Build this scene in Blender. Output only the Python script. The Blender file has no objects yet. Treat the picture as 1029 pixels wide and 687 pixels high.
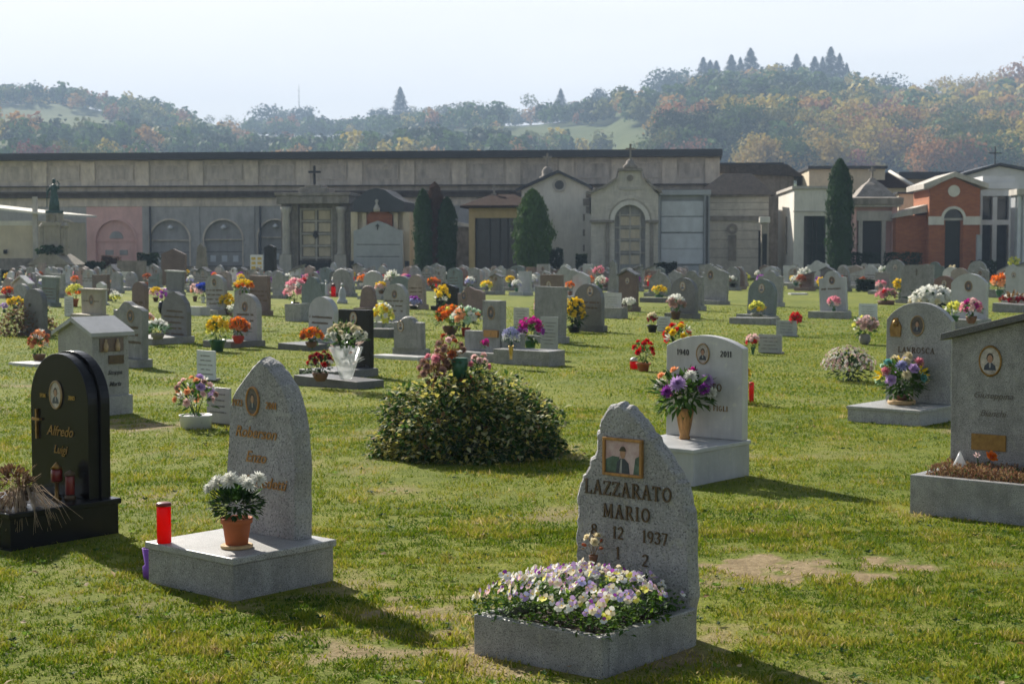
import bpy, math, random
import numpy as np
from mathutils import Vector, Matrix, noise
random.seed(11)
R_ = random.Random(5)
PI = math.pi
F, CZ, PITCH = 1600.0, 1.6, math.atan(93.5/1600)
CU, CV = 514.5, 343.5
scene = bpy.context.scene
col = scene.collection

def G(u, v, z=0.0):
    """photograph pixel -> point on the horizontal plane at height z"""
    a = (CV-v)/F; c, s = math.cos(PITCH), math.sin(PITCH)
    dy, dz, dx = c + a*s, -s + a*c, (u-CU)/F
    k = (z-CZ)/dz
    return Vector((dx*k, dy*k, z))
def ZT(v, d): return CZ + d*math.tan(math.atan((CV-v)/F)-PITCH)
def XT(u, d, z=3.0): return (u-CU)/F*(d*math.cos(PITCH)-(z-CZ)*math.sin(PITCH))

# ------------------------------------------------------------------ mesh collector
class MB:
    def __init__(s): s.v=[]; s.f=[]; s.m=[]; s.sm=[]
    def add(s, vs, fs, mat=0, smooth=False, mx=None):
        b=len(s.v)
        for p in vs:
            p = mx @ Vector(p) if mx else p
            s.v.append((p[0],p[1],p[2]))
        for f in fs:
            s.f.append([b+i for i in f]); s.m.append(mat); s.sm.append(smooth)
        return s
    def merge(s, o, mx=None, mat=None):
        b=len(s.v)
        if mx: s.v.extend([tuple(mx @ Vector(p)) for p in o.v])
        else: s.v.extend(o.v)
        s.f.extend([[b+i for i in f] for f in o.f])
        s.m.extend(o.m if mat is None else [mat[k] for k in o.m]); s.sm.extend(o.sm)
        return s
    def box(s, x0,x1,y0,y1,z0,z1, mat=0, mx=None):
        v=[(x0,y0,z0),(x1,y0,z0),(x1,y1,z0),(x0,y1,z0),(x0,y0,z1),(x1,y0,z1),(x1,y1,z1),(x0,y1,z1)]
        return s.add(v,[(0,3,2,1),(4,5,6,7),(0,1,5,4),(1,2,6,5),(2,3,7,6),(3,0,4,7)],mat,False,mx)
    def prism(s, poly, y0, y1, mat=0, mx=None, rings=None, sidemat=None):
        """outline in x,z (counter-clockwise seen from -y) with thickness along y; rings: [(t,grow)]"""
        rings = rings or [(0,0),(1,0)]
        n=len(poly); cx=sum(p[0] for p in poly)/n; cz=sum(p[1] for p in poly)/n
        vs=[]
        for k,(t,g) in enumerate(rings):
            for i,(x,z) in enumerate(poly):
                dx,dz=x-cx,z-cz; l=math.hypot(dx,dz) or 1
                gg = g*(1+ (0.9*noise.noise(Vector((x*23,z*23,k*3.1))) if 0<k<len(rings)-1 else 0))
                nz = z+dz/l*gg if z>0.02 else z
                vs.append((x+dx/l*gg, y0+(y1-y0)*t, nz))
        fs=[]; m=len(rings)
        s.add(vs,[tuple(range(n))],mat,False,mx)
        b=len(s.v)-len(vs)
        s.f.append([b+(m-1)*n+i for i in reversed(range(n))]); s.m.append(mat); s.sm.append(False)
        for k in range(m-1):
            for i in range(n):
                j=(i+1)%n
                s.f.append([b+k*n+i, b+(k+1)*n+i, b+(k+1)*n+j, b+k*n+j]); s.m.append(mat if sidemat is None else sidemat); s.sm.append(False)
        return s
    def lathe(s, prof, n=20, mat=0, c=(0,0,0), sx=1, sy=1, mx=None, smooth=True):
        vs=[]; fs=[]
        for r,z in prof:
            for i in range(n):
                a=2*PI*i/n; vs.append((c[0]+r*sx*math.cos(a), c[1]+r*sy*math.sin(a), c[2]+z))
        for k in range(len(prof)-1):
            for i in range(n):
                j=(i+1)%n; fs.append((k*n+i,k*n+j,(k+1)*n+j,(k+1)*n+i))
        s.add(vs,fs,mat,smooth,mx)
        b=len(s.v)-len(vs)
        s.f.append([b+i for i in reversed(range(n))]); s.m.append(mat); s.sm.append(False)
        s.f.append([b+(len(prof)-1)*n+i for i in range(n)]); s.m.append(mat); s.sm.append(False)
        return s
    def tube(s, pts, rad, n=6, mat=0):
        pts=[Vector(p) for p in pts]; vs=[]; fs=[]
        if not isinstance(rad,(list,tuple)): rad=[rad]*len(pts)
        for k,p in enumerate(pts):
            d=(pts[min(k+1,len(pts)-1)]-pts[max(k-1,0)]).normalized()
            a=d.orthogonal().normalized() if abs(d.z)>.9 else d.cross(Vector((0,0,1))).normalized()
            b=d.cross(a)
            for i in range(n):
                t=2*PI*i/n; vs.append(p+(a*math.cos(t)+b*math.sin(t))*rad[k])
        for k in range(len(pts)-1):
            for i in range(n):
                j=(i+1)%n; fs.append((k*n+i,k*n+j,(k+1)*n+j,(k+1)*n+i))
        fs.append(tuple(reversed(range(n)))); fs.append(tuple((len(pts)-1)*n+i for i in range(n)))
        return s.add(vs,fs,mat,True)
    def ellip(s, c, r, n=12, m=8, mat=0, bump=0, seed=0):
        vs=[]; fs=[]
        for k in range(m+1):
            th=PI*k/m
            for i in range(n):
                a=2*PI*i/n
                d=Vector((math.sin(th)*math.cos(a),math.sin(th)*math.sin(a),math.cos(th)))
                q=1+bump*noise.noise(d*2.2+Vector((seed,0,0)))
                vs.append((c[0]+d.x*r[0]*q,c[1]+d.y*r[1]*q,c[2]+d.z*r[2]*q))
        for k in range(m):
            for i in range(n):
                j=(i+1)%n; fs.append((k*n+i,(k+1)*n+i,(k+1)*n+j,k*n+j))
        return s.add(vs,fs,mat,True)
    def mesh(s, name, mats):
        me=bpy.data.meshes.new(name)
        me.from_pydata(s.v,[],s.f)
        for m in mats: me.materials.append(m)
        me.polygons.foreach_set('material_index', s.m)
        me.polygons.foreach_set('use_smooth', s.sm)
        me.update()
        return me
    def build(s, name, mats, parent=None, loc=(0,0,0), rz=0, bevel=0, seg=2):
        if not isinstance(mats,(list,tuple)): mats=[mats]
        o=bpy.data.objects.new(name, s.mesh(name,mats)); col.objects.link(o)
        o.location=loc; o.rotation_euler=(0,0,rz); o.parent=parent
        if bevel:
            b=o.modifiers.new('bevel','BEVEL'); b.width=bevel; b.segments=seg; b.limit_method='ANGLE'; b.angle_limit=math.radians(40)
        return o

def tag(o, label=None, cat=None, group=None, kind=None):
    if label: o['label']=label
    if cat: o['category']=cat
    if group: o['group']=group
    if kind: o['kind']=kind
    return o
def empty(name, loc, rz, label, cat, group=None):
    o=bpy.data.objects.new(name,None); col.objects.link(o); o.empty_display_size=.1
    o.location=loc; o.rotation_euler=(0,0,rz)
    return tag(o,label,cat,group)
def inst(name, me, parent, mx):
    o=bpy.data.objects.new(name,me); col.objects.link(o); o.parent=parent; o.matrix_local=mx
    return o
def loc2(P, rz, x, y, z=0):
    c,s=math.cos(rz),math.sin(rz)
    return Vector((P[0]+c*x-s*y, P[1]+s*x+c*y, P[2]+z))

# ------------------------------------------------------------------ materials
MT={}
def pbr(name, c, rough=.75, var=.15, vs=6, c2=None, bump=0, bs=60, metal=0, trans=0, speck=None, hue=0, stain=0, coat=0, stretch=None, spec=.4):
    m=bpy.data.materials.new(name); m.use_nodes=True; nt=m.node_tree; N=nt.nodes; L=nt.links
    b=N['Principled BSDF']; out=N['Material Output']
    tc=N.new('ShaderNodeTexCoord'); oi=N.new('ShaderNodeObjectInfo')
    off=N.new('ShaderNodeVectorMath'); off.operation='ADD'
    sc=N.new('ShaderNodeVectorMath'); sc.operation='SCALE'; sc.inputs['Scale'].default_value=37
    cmb=N.new('ShaderNodeCombineXYZ')
    for i in range(3): L.new(oi.outputs['Random'],cmb.inputs[i])
    L.new(cmb.outputs[0],sc.inputs[0]); L.new(tc.outputs['Object'],off.inputs[0]); L.new(sc.outputs[0],off.inputs[1])
    vec=off.outputs[0]
    if stretch:
        mp=N.new('ShaderNodeMapping'); mp.inputs['Scale'].default_value=stretch; L.new(vec,mp.inputs[0]); vec2=mp.outputs[0]
    else: vec2=vec
    nz=N.new('ShaderNodeTexNoise'); nz.inputs['Scale'].default_value=vs; nz.inputs['Detail'].default_value=5; nz.inputs['Roughness'].default_value=.65
    L.new(vec2,nz.inputs['Vector'])
    rp=N.new('ShaderNodeValToRGB'); rp.color_ramp.elements[0].position=.3; rp.color_ramp.elements[1].position=.7
    if c2 is None: a=[x*(1-var) for x in c]; e=[min(1,x*(1+var)) for x in c]
    else: a,e=c,c2
    rp.color_ramp.elements[0].color=(*a,1); rp.color_ramp.elements[1].color=(*e,1)
    L.new(nz.outputs['Fac'],rp.inputs[0]); cur=rp.outputs[0]
    def mix(fac, col2, blend='MIX'):
        nonlocal cur
        mx=N.new('ShaderNodeMix'); mx.data_type='RGBA'; mx.blend_type=blend
        if isinstance(fac,float): mx.inputs['Factor'].default_value=fac
        else: L.new(fac,mx.inputs['Factor'])
        L.new(cur,mx.inputs[6])
        if isinstance(col2,tuple): mx.inputs[7].default_value=(*col2,1)
        else: L.new(col2,mx.inputs[7])
        cur=mx.outputs[2]
    if speck:
        for (pc,ps,lo,hi) in speck:
            sn=N.new('ShaderNodeTexNoise'); sn.inputs['Scale'].default_value=ps; sn.inputs['Detail'].default_value=2.5; L.new(vec,sn.inputs['Vector'])
            mr=N.new('ShaderNodeMapRange'); mr.inputs[1].default_value=lo; mr.inputs[2].default_value=hi; L.new(sn.outputs['Fac'],mr.inputs[0])
            mix(mr.outputs[0],pc)
    if stain:
        sn=N.new('ShaderNodeTexNoise'); sn.inputs['Scale'].default_value=1.0 if stain<=1 else 2.2; sn.inputs['Detail'].default_value=7; sn.inputs['Roughness'].default_value=.75
        mp=N.new('ShaderNodeMapping'); mp.inputs['Scale'].default_value=(2.6,2.6,.7); L.new(vec,mp.inputs[0]); L.new(mp.outputs[0],sn.inputs['Vector'])
        mr=N.new('ShaderNodeMapRange'); mr.inputs[1].default_value=.45; mr.inputs[2].default_value=.72; mr.inputs[4].default_value=min(.75,stain); L.new(sn.outputs['Fac'],mr.inputs[0])
        mix(mr.outputs[0],tuple(x*.35 for x in c))
        if stain>=.3:
            s2=N.new('ShaderNodeTexNoise'); s2.inputs['Scale'].default_value=1; s2.inputs['Detail'].default_value=5; s2.inputs['Roughness'].default_value=.7
            mp=N.new('ShaderNodeMapping'); k_=1 if stain>=.5 else 6; mp.inputs['Scale'].default_value=(3*k_,3*k_,.25*k_); L.new(vec,mp.inputs[0]); L.new(mp.outputs[0],s2.inputs['Vector'])
            mr=N.new('ShaderNodeMapRange'); mr.inputs[1].default_value=.5; mr.inputs[2].default_value=.78; mr.inputs[4].default_value=stain*.9; L.new(s2.outputs['Fac'],mr.inputs[0])
            mix(mr.outputs[0],tuple(x*.4 for x in c))
            s3=N.new('ShaderNodeTexNoise'); s3.inputs['Scale'].default_value=4 if stain>=.5 else 22; s3.inputs['Detail'].default_value=6; L.new(vec,s3.inputs['Vector'])
            mr=N.new('ShaderNodeMapRange'); mr.inputs[1].default_value=.62; mr.inputs[2].default_value=.7; mr.inputs[4].default_value=.35; L.new(s3.outputs['Fac'],mr.inputs[0])
            mix(mr.outputs[0],tuple(min(1,x*1.35) for x in (c[0],c[1],c[2]*.8)))
    if hue:
        h=N.new('ShaderNodeHueSaturation'); mr=N.new('ShaderNodeMapRange'); mr.inputs[3].default_value=1-hue; mr.inputs[4].default_value=1+hue
        L.new(oi.outputs['Random'],mr.inputs[0]); L.new(mr.outputs[0],h.inputs['Value']); L.new(cur,h.inputs['Color'])
        mr2=N.new('ShaderNodeMapRange'); mr2.inputs[3].default_value=.5-hue*.06; mr2.inputs[4].default_value=.5+hue*.06
        mt=N.new('ShaderNodeMath'); mt.operation='FRACT'; mm=N.new('ShaderNodeMath'); mm.operation='MULTIPLY'; mm.inputs[1].default_value=17.3
        L.new(oi.outputs['Random'],mm.inputs[0]); L.new(mm.outputs[0],mt.inputs[0]); L.new(mt.outputs[0],mr2.inputs[0]); L.new(mr2.outputs[0],h.inputs['Hue'])
        cur=h.outputs[0]
    L.new(cur,b.inputs['Base Color']); b.inputs['Roughness'].default_value=rough; b.inputs['Metallic'].default_value=metal
    b.inputs['Specular IOR Level'].default_value=spec
    if coat: b.inputs['Coat Weight'].default_value=coat; b.inputs['Coat Roughness'].default_value=.08
    if bump:
        bn=N.new('ShaderNodeTexNoise'); bn.inputs['Scale'].default_value=bs; bn.inputs['Detail'].default_value=4; L.new(vec2,bn.inputs['Vector'])
        bp=N.new('ShaderNodeBump'); bp.inputs['Strength'].default_value=min(1,bump); bp.inputs['Distance'].default_value=.012*max(1,bump); L.new(bn.outputs['Fac'],bp.inputs['Height']); L.new(bp.outputs[0],b.inputs['Normal'])
    if trans:
        t=N.new('ShaderNodeBsdfTranslucent'); L.new(cur,t.inputs['Color']); ms=N.new('ShaderNodeMixShader'); ms.inputs[0].default_value=trans
        L.new(b.outputs[0],ms.inputs[1]); L.new(t.outputs[0],ms.inputs[2]); L.new(ms.outputs[0],out.inputs['Surface'])
    MT[name]=m
    return m
GR=[((.06,.06,.065),210,.56,.64),((.42,.42,.41),170,.57,.68)]
pbr('granite_grey',(.27,.27,.262),.42,.3,9,speck=GR,bump=.25,bs=150,stain=.48,hue=.12)
pbr('granite_light',(.36,.36,.35),.42,.15,5,speck=[((.12,.12,.125),190,.55,.62),((.48,.48,.47),150,.58,.68)],bump=.2,bs=150,stain=.45,hue=.1)
pbr('granite_speck',(.33,.33,.325),.72,.22,7,speck=[((.14,.14,.145),120,.53,.66),((.45,.45,.44),100,.56,.7)],bump=.7,bs=90,stain=.4)
pbr('granite_dark',(.14,.14,.14),.4,.2,6,speck=[((.03,.03,.03),200,.55,.62),((.3,.3,.3),160,.6,.7)],bump=.1,bs=150,stain=.2,hue=.2)
pbr('granite_brown',(.2,.14,.115),.5,.2,6,speck=[((.05,.04,.04),200,.55,.62),((.4,.32,.28),160,.6,.7)],bump=.1,bs=150,stain=.3,hue=.2)
pbr('granite_red',(.2,.09,.065),.5,.2,6,speck=GR,bump=.15,bs=150,stain=.2)
pbr('granite_green',(.14,.18,.175),.5,.2,6,speck=GR,bump=.15,bs=150,stain=.3,hue=.15)
pbr('granite_rose',(.34,.27,.24),.6,.2,6,speck=GR,bump=.15,bs=150,stain=.35,hue=.12)
pbr('black_stone',(.01,.01,.012),.22,.3,5,bump=0,spec=.25)
pbr('marble_white',(.52,.52,.51),.38,.14,2.5,bump=.1,bs=80,stain=.3,hue=.05)
pbr('marble_grey',(.4,.41,.42),.38,.16,3,bump=.1,bs=80,stain=.3,hue=.08)
pbr('stone_beige',(.36,.32,.26),.8,.15,4,bump=.3,bs=60,stain=.4,hue=.08)
pbr('concrete',(.3,.29,.27),.9,.15,3,bump=.5,bs=60,stain=.5)
pbr('bronze',(.28,.17,.06),.45,.3,30,metal=.85)
pbr('bronze_dull',(.12,.085,.05),.6,.3,40,metal=.5)
pbr('gold',(.6,.4,.12),.35,.2,30,metal=.9)
pbr('ink_faint',(.2,.2,.2),.8,.2)
pbr('ink_dull',(.13,.115,.1),.6,.2)
pbr('ink_dark',(.03,.028,.025),.7,.1)
pbr('frame_oval',(.35,.25,.14),.4,.2,20,metal=.6)
pbr('photo_back',(.1,.08,.07),.4,.5,30)
pbr('photo_pale',(.42,.38,.34),.4,.4,40)
pbr('photo_pink',(.4,.24,.24),.35,.1,22,c2=(.62,.5,.5))
pbr('photo_skin',(.36,.2,.14),.3,.15,30,coat=.4)
pbr('photo_hair',(.04,.03,.03),.3,.2,30,coat=.4)
pbr('photo_cloth',(.035,.045,.08),.3,.3,30,coat=.4)
pbr('photo_shirt',(.3,.3,.31),.3,.1,30,coat=.4)
pbr('photo_green',(.07,.12,.1),.4,.6,30,coat=.4)
pbr('terracotta',(.45,.13,.05),.8,.12,8,bump=.2,stain=.2)
pbr('wood_disc',(.45,.3,.14),.7,.2,30,bump=.3)
pbr('vase_bronze',(.38,.2,.07),.42,.4,9,metal=.35,stretch=(6,6,1.2))
pbr('plastic_white',(.7,.7,.72),.4,.05)
pbr('plastic_black',(.02,.02,.022),.4,.2)
pbr('plastic_green',(.03,.12,.06),.4,.2)
pbr('pot_brown',(.16,.08,.05),.7,.2)
pbr('pot_grey',(.22,.21,.2),.8,.2)
pbr('pot_red',(.45,.03,.03),.4,.15)
pbr('pot_yellow',(.6,.42,.08),.5,.15)
pbr('soil',(.045,.03,.02),.95,.4,40,bump=1)
pbr('wax_red',(.7,.012,.01),.25,.1,8,trans=.8,coat=.5)
pbr('lid_red',(.16,.012,.01),.35,.1,coat=.3)
pbr('purple_plastic',(.25,.09,.5),.4,.15,trans=.2)
pbr('straw',(.5,.38,.25),.85,.35,20,trans=.25)
pbr('straw_dark',(.2,.11,.06),.85,.4,20,trans=.15)
pbr('heather',(.2,.1,.055),.85,.4,25,trans=.25)
pbr('heather_light',(.36,.24,.12),.85,.3,25,trans=.25)
for nm,c,tr in [('leaf_green',(.06,.125,.025),.4),('leaf_dark',(.022,.055,.016),.25),('leaf_bright',(.16,.27,.03),.4),('leaf_blue',(.05,.11,.07),.3),
                ('leaf_yellow',(.46,.42,.1),.4),('leaf_cream',(.5,.5,.28),.35),('leaf_brown',(.2,.12,.05),.3)]:
    pbr(nm,c,.6,.3,30,trans=tr,spec=.12)
for nm,c in [('white',(.82,.82,.76)),('cream',(.8,.72,.5)),('yellow',(.85,.6,.02)),('lemon',(.8,.78,.15)),('orange',(.85,.22,.02)),('peach',(.85,.42,.2)),('red',(.6,.01,.015)),
             ('crimson',(.3,.008,.02)),('pink',(.8,.32,.4)),('palepink',(.85,.6,.58)),('magenta',(.5,.02,.25)),('purple',(.3,.06,.38)),('lilac',(.55,.38,.68)),('blue',(.05,.1,.5)),('lavender',(.42,.42,.68)),
             ('rust',(.42,.12,.05)),('dried',(.45,.28,.24)),('teal',(.15,.4,.38)),('mint',(.5,.68,.5))]:
    pbr('pet_'+nm,c,.7,.14,25,trans=.35,spec=.15)
pbr('cellophane',(.75,.78,.8),.15,.2,12,trans=.45,coat=.8)
pbr('ribbon_red',(.7,.03,.02),.4,.1,trans=.4)
pbr('glass_drop',(.75,.76,.75),.12,.1,coat=1,trans=.4)
# buildings
pbr('plaster_beige',(.6,.535,.46),.9,.14,1.2,bump=.2,bs=20,stain=.6)
pbr('plaster_panel',(.55,.49,.425),.9,.16,1.5,bump=.2,bs=20,stain=.65)
pbr('plaster_pilaster',(.66,.58,.48),.9,.12,2,bump=.2,bs=20,stain=.5)
pbr('plaster_blue',(.44,.43,.415),.9,.12,1.2,bump=.15,bs=20,stain=.45)
pbr('plaster_niche',(.38,.375,.37),.9,.12,1.2,bump=.15,bs=20,stain=.4)
pbr('plaster_pink',(.72,.46,.42),.9,.08,1.5,bump=.1,bs=20,stain=.25)
pbr('plaster_cream',(.62,.54,.4),.9,.1,1.5,bump=.1,bs=20,stain=.3)
pbr('plaster_white',(.72,.69,.62),.9,.07,1.5,bump=.1,bs=20,stain=.3)
pbr('plaster_ochre',(.52,.38,.2),.9,.1,1.5,bump=.1,bs=20,stain=.25)
pbr('travertine',(.58,.54,.47),.8,.12,2,bump=.2,bs=20,stain=.45,stretch=(1,1,5))
pbr('stone_trim',(.5,.47,.42),.85,.12,2,bump=.2,bs=20,stain=.5)
pbr('stone_old',(.29,.26,.225),.9,.25,3,bump=.5,bs=20,stain=.7)
pbr('cornice_dark',(.11,.095,.085),.9,.3,2,bump=.3,bs=20,stain=.6)
pbr('roof_metal',(.045,.05,.06),.45,.15,2)
pbr('roof_slate',(.1,.088,.078),.9,.3,6,spec=.05,bump=.6,bs=14,stain=.4)
pbr('roof_tile',(.045,.028,.022),.92,.3,6,spec=.03,bump=.8,bs=10,stain=.5)
pbr('slab_grey',(.38,.4,.42),.5,.12,1.5,stain=.2)
pbr('slab_pale',(.58,.61,.64),.5,.1,2,stain=.2)
pbr('joint_dark',(.07,.07,.07),.9)
pbr('dark_glass',(.02,.025,.03),.12,.3,3,coat=.3)
pbr('dark_door',(.012,.014,.012),.5,.3,4)
pbr('iron',(.03,.03,.03),.5,.2,metal=.5)
pbr('verdigris',(.03,.075,.065),.6,.4,8)
pbr('marble_cladding',(.6,.61,.62),.45,.08,2,stain=.15)
def celloph():
    m=MT['cellophane']; nt=m.node_tree; N=nt.nodes; L=nt.links; o=N['Material Output']; s=o.inputs['Surface'].links[0].from_socket
    t=N.new('ShaderNodeBsdfTransparent'); x=N.new('ShaderNodeMixShader'); x.inputs[0].default_value=.38; L.new(t.outputs[0],x.inputs[1]); L.new(s,x.inputs[2]); L.new(x.outputs[0],o.inputs['Surface'])
celloph()
def brick():
    m=pbr('brick',(.36,.12,.045),.85,.2,3,bump=.2,stain=.3); nt=m.node_tree; N=nt.nodes; L=nt.links
    b=N['Principled BSDF']; src=b.inputs['Base Color'].links[0].from_socket
    tc=N.new('ShaderNodeTexCoord'); mp=N.new('ShaderNodeMapping'); mp.inputs['Rotation'].default_value=(PI/2,0,0)
    br=N.new('ShaderNodeTexBrick'); br.inputs['Scale'].default_value=1; br.inputs['Brick Width'].default_value=.25; br.inputs['Row Height'].default_value=.075; br.inputs['Mortar Size'].default_value=.008
    br.inputs['Color1'].default_value=(.46,.15,.05,1); br.inputs['Color2'].default_value=(.32,.095,.04,1); br.inputs['Mortar'].default_value=(.24,.14,.1,1)
    L.new(tc.outputs['Object'],mp.inputs[0]); L.new(mp.outputs[0],br.inputs['Vector'])
    mx=N.new('ShaderNodeMix'); mx.data_type='RGBA'; mx.inputs['Factor'].default_value=.65
    L.new(src,mx.inputs[6]); L.new(br.outputs['Color'],mx.inputs[7]); L.new(mx.outputs[2],b.inputs['Base Color'])
brick()
def crownmat(name,c,tr=.3,var=.3,hue=.25):
    return pbr(name,c,.75,var,.35,trans=tr,hue=hue,spec=.15)
crownmat('crown_green',(.075,.115,.035)); crownmat('crown_olive',(.15,.155,.05)); crownmat('crown_dark',(.04,.06,.03),.2); crownmat('crown_yellow',(.36,.27,.07))
crownmat('crown_orange',(.32,.17,.065)); crownmat('crown_red',(.24,.11,.07)); crownmat('crown_conifer',(.018,.035,.022),.12); crownmat('crown_cypress',(.03,.07,.022),.25,.5,.1)
crownmat('crown_thuja',(.055,.11,.028),.25,.35,.1); crownmat('crown_brown',(.1,.055,.035),.2,.35,.1); crownmat('crown_box',(.02,.04,.018),.15,.35,.15)
pbr('bark',(.1,.08,.06),.9,.3,12,bump=.8,bs=30)
# ------------------------------------------------------------------ camera, light, sky
cam=bpy.data.cameras.new('camera'); co=bpy.data.objects.new('camera',cam); col.objects.link(co)
co.location=(0,0,CZ); co.rotation_euler=(PI/2-PITCH,0,0)
cam.sensor_width=36; cam.lens=F/1029*36; cam.clip_start=.1; cam.clip_end=6000
cam.dof.use_dof=True; cam.dof.focus_distance=7.6; cam.dof.aperture_fstop=8.0
scene.camera=co
SAZ,SEL=math.radians(30.7),math.radians(33)
sv=Vector((-math.sin(SAZ)*math.cos(SEL),math.cos(SAZ)*math.cos(SEL),math.sin(SEL)))
sl=bpy.data.lights.new('sun','SUN'); sl.energy=5.0; sl.angle=math.radians(.5); sl.color=(1,.93,.82)
so=bpy.data.objects.new('sun',sl); col.objects.link(so); so.rotation_euler=sv.to_track_quat('Z','Y').to_euler()
w=bpy.data.worlds.new('World'); scene.world=w; w.use_nodes=True; nt=w.node_tree
bg=nt.nodes['Background']; sky=nt.nodes.new('ShaderNodeTexSky'); sky.sky_type='NISHITA'; sky.sun_disc=False
sky.sun_elevation=SEL; sky.sun_rotation=-SAZ; sky.air_density=1.0; sky.dust_density=1.5; sky.ozone_density=1.0; sky.altitude=150
tcn=nt.nodes.new('ShaderNodeTexCoord'); mp=nt.nodes.new('ShaderNodeMapping'); mp.inputs['Scale'].default_value=(1.6,1.6,7); mp.inputs['Rotation'].default_value=(.1,.2,.5)
cn=nt.nodes.new('ShaderNodeTexNoise'); cn.inputs['Scale'].default_value=2.6; cn.inputs['Detail'].default_value=7; cn.inputs['Roughness'].default_value=.6; cn.inputs['Distortion'].default_value=.6
mr=nt.nodes.new('ShaderNodeMapRange'); mr.inputs[1].default_value=.3; mr.inputs[2].default_value=.8; mr.inputs[3].default_value=.78; mr.inputs[4].default_value=1.0
mx=nt.nodes.new('ShaderNodeMix'); mx.data_type='RGBA'; mx.inputs[7].default_value=(14.7,14.3,14.0,1)
nt.links.new(tcn.outputs['Generated'],mp.inputs[0]); nt.links.new(mp.outputs[0],cn.inputs['Vector']); nt.links.new(cn.outputs['Fac'],mr.inputs[0])
sx_=nt.nodes.new('ShaderNodeSeparateXYZ'); nt.links.new(tcn.outputs['Generated'],sx_.inputs[0])
el=nt.nodes.new('ShaderNodeMapRange'); el.interpolation_type='SMOOTHSTEP'; el.inputs[1].default_value=.12; el.inputs[2].default_value=.42; el.inputs[3].default_value=1; el.inputs[4].default_value=.06; nt.links.new(sx_.outputs['Z'],el.inputs[0])
dp=nt.nodes.new('ShaderNodeVectorMath'); dp.operation='DOT_PRODUCT'; dp.inputs[1].default_value=(-math.sin(SAZ),math.cos(SAZ),0); nt.links.new(tcn.outputs['Generated'],dp.inputs[0])
az=nt.nodes.new('ShaderNodeMapRange'); az.inputs[1].default_value=-.2; az.inputs[2].default_value=.8; az.inputs[3].default_value=.12; az.inputs[4].default_value=1; nt.links.new(dp.outputs['Value'],az.inputs[0])
m1=nt.nodes.new('ShaderNodeMath'); m1.operation='MULTIPLY'; m2=nt.nodes.new('ShaderNodeMath'); m2.operation='MULTIPLY'
nt.links.new(el.outputs[0],m1.inputs[0]); nt.links.new(az.outputs[0],m1.inputs[1]); nt.links.new(m1.outputs[0],m2.inputs[0]); nt.links.new(mr.outputs[0],m2.inputs[1]); nt.links.new(m2.outputs[0],mx.inputs['Factor']); hs=nt.nodes.new('ShaderNodeHueSaturation'); hs.inputs['Saturation'].default_value=.62; nt.links.new(sky.outputs[0],hs.inputs['Color']); nt.links.new(hs.outputs[0],mx.inputs[6]); nt.links.new(mx.outputs[2],bg.inputs['Color'])
bg.inputs['Strength'].default_value=.05
scene.view_settings.view_transform='Standard'; scene.view_settings.look='None'; scene.view_settings.gamma=1; scene.view_settings.exposure=1.0
scene.cycles.use_denoising=True; scene.cycles.denoiser='OPENIMAGEDENOISE'
scene.cycles.max_bounces=6; scene.cycles.diffuse_bounces=3; scene.cycles.glossy_bounces=2; scene.cycles.transmission_bounces=4; scene.cycles.volume_bounces=0; scene.cycles.transparent_max_bounces=6
scene.cycles.use_adaptive_sampling=True; scene.cycles.adaptive_threshold=.02
scene.cycles.volume_step_rate=10; scene.cycles.volume_max_steps=64

# ------------------------------------------------------------------ terrain
TAB=[(-600,102,820),(-200,106,800),(0,112,780),(60,114,760),(120,122,740),(200,131,720),(260,139,700),(320,139,690),(360,138,680),(420,131,670),(480,128,660),(520,127,650),(600,121,640),
     (640,104,630),(700,101,615),(730,101,600),(800,100,590),(850,106,580),(900,120,560),(960,120,540),(1029,118,530),(1250,110,520),(1700,110,520)]
def ridge(u):
    for (a,b) in zip(TAB,TAB[1:]):
        if a[0]<=u<=b[0]:
            t=(u-a[0])/(b[0]-a[0]); t=t*t*(3-2*t)
            return a[1]+(b[1]-a[1])*t, 1.7*(a[2]+(b[2]-a[2])*t)
    e=TAB[0] if u<TAB[0][0] else TAB[-1]
    return e[1],e[2]*1.7
R0=320.
def hill(x,y):
    r=math.hypot(x,y)
    if r<R0-40 or y<20: return -.6
    u=CU+F*x/max(y,20); v,Rr=ridge(u); H=ZT(v,Rr)
    t=(r-R0)/(Rr-R0)
    if t<=0: return -.6
    n=noise.fractal(Vector((x/150,y/150,0)),1,2,4)
    if t<1: h=H*(1-(1-t)**1.5)*.75+H*.25*t*t
    else: h=H*(1-.25*min(1,(t-1)))
    return h + n*8*min(1,t*4)*max(.15,min(1,abs(1-t)*3)) -.6*(1-min(1,t*3))
def field_mask(x,y):
    """open meadow on the slopes"""
    u=CU+F*x/y; z=hill(x,y); r=math.hypot(x,y); v=250-(z-CZ)/y*F
    return (-5<u<112 and 115<v<146) or (500<u<665 and 128<v<156 ) or (630<u<700 and 90<v<112) or (195<u<250 and 128<v<146) or (330<u<400 and 140<v<158)
nx,ny=150,90
vs=[];fs=[]
for j in range(ny):
    r=270*(1900/270)**(j/(ny-1))
    for i in range(nx):
        a=math.radians(-46+92*i/(nx-1)); x,y=r*math.sin(a),r*math.cos(a)
        vs.append((x,y,hill(x,y)))
for j in range(ny-1):
    for i in range(nx-1):
        k=j*nx+i; fs.append((k,k+1,k+nx+1,k+nx))
hm=MB().add(vs,fs,0,True)
pbr('hill_grass',(.07,.1,.03),.95,.2,.02,c2=(.13,.15,.055),bump=0,spec=.05)
ho=hm.build('hills',MT['hill_grass']); tag(ho,kind='structure')

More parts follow.
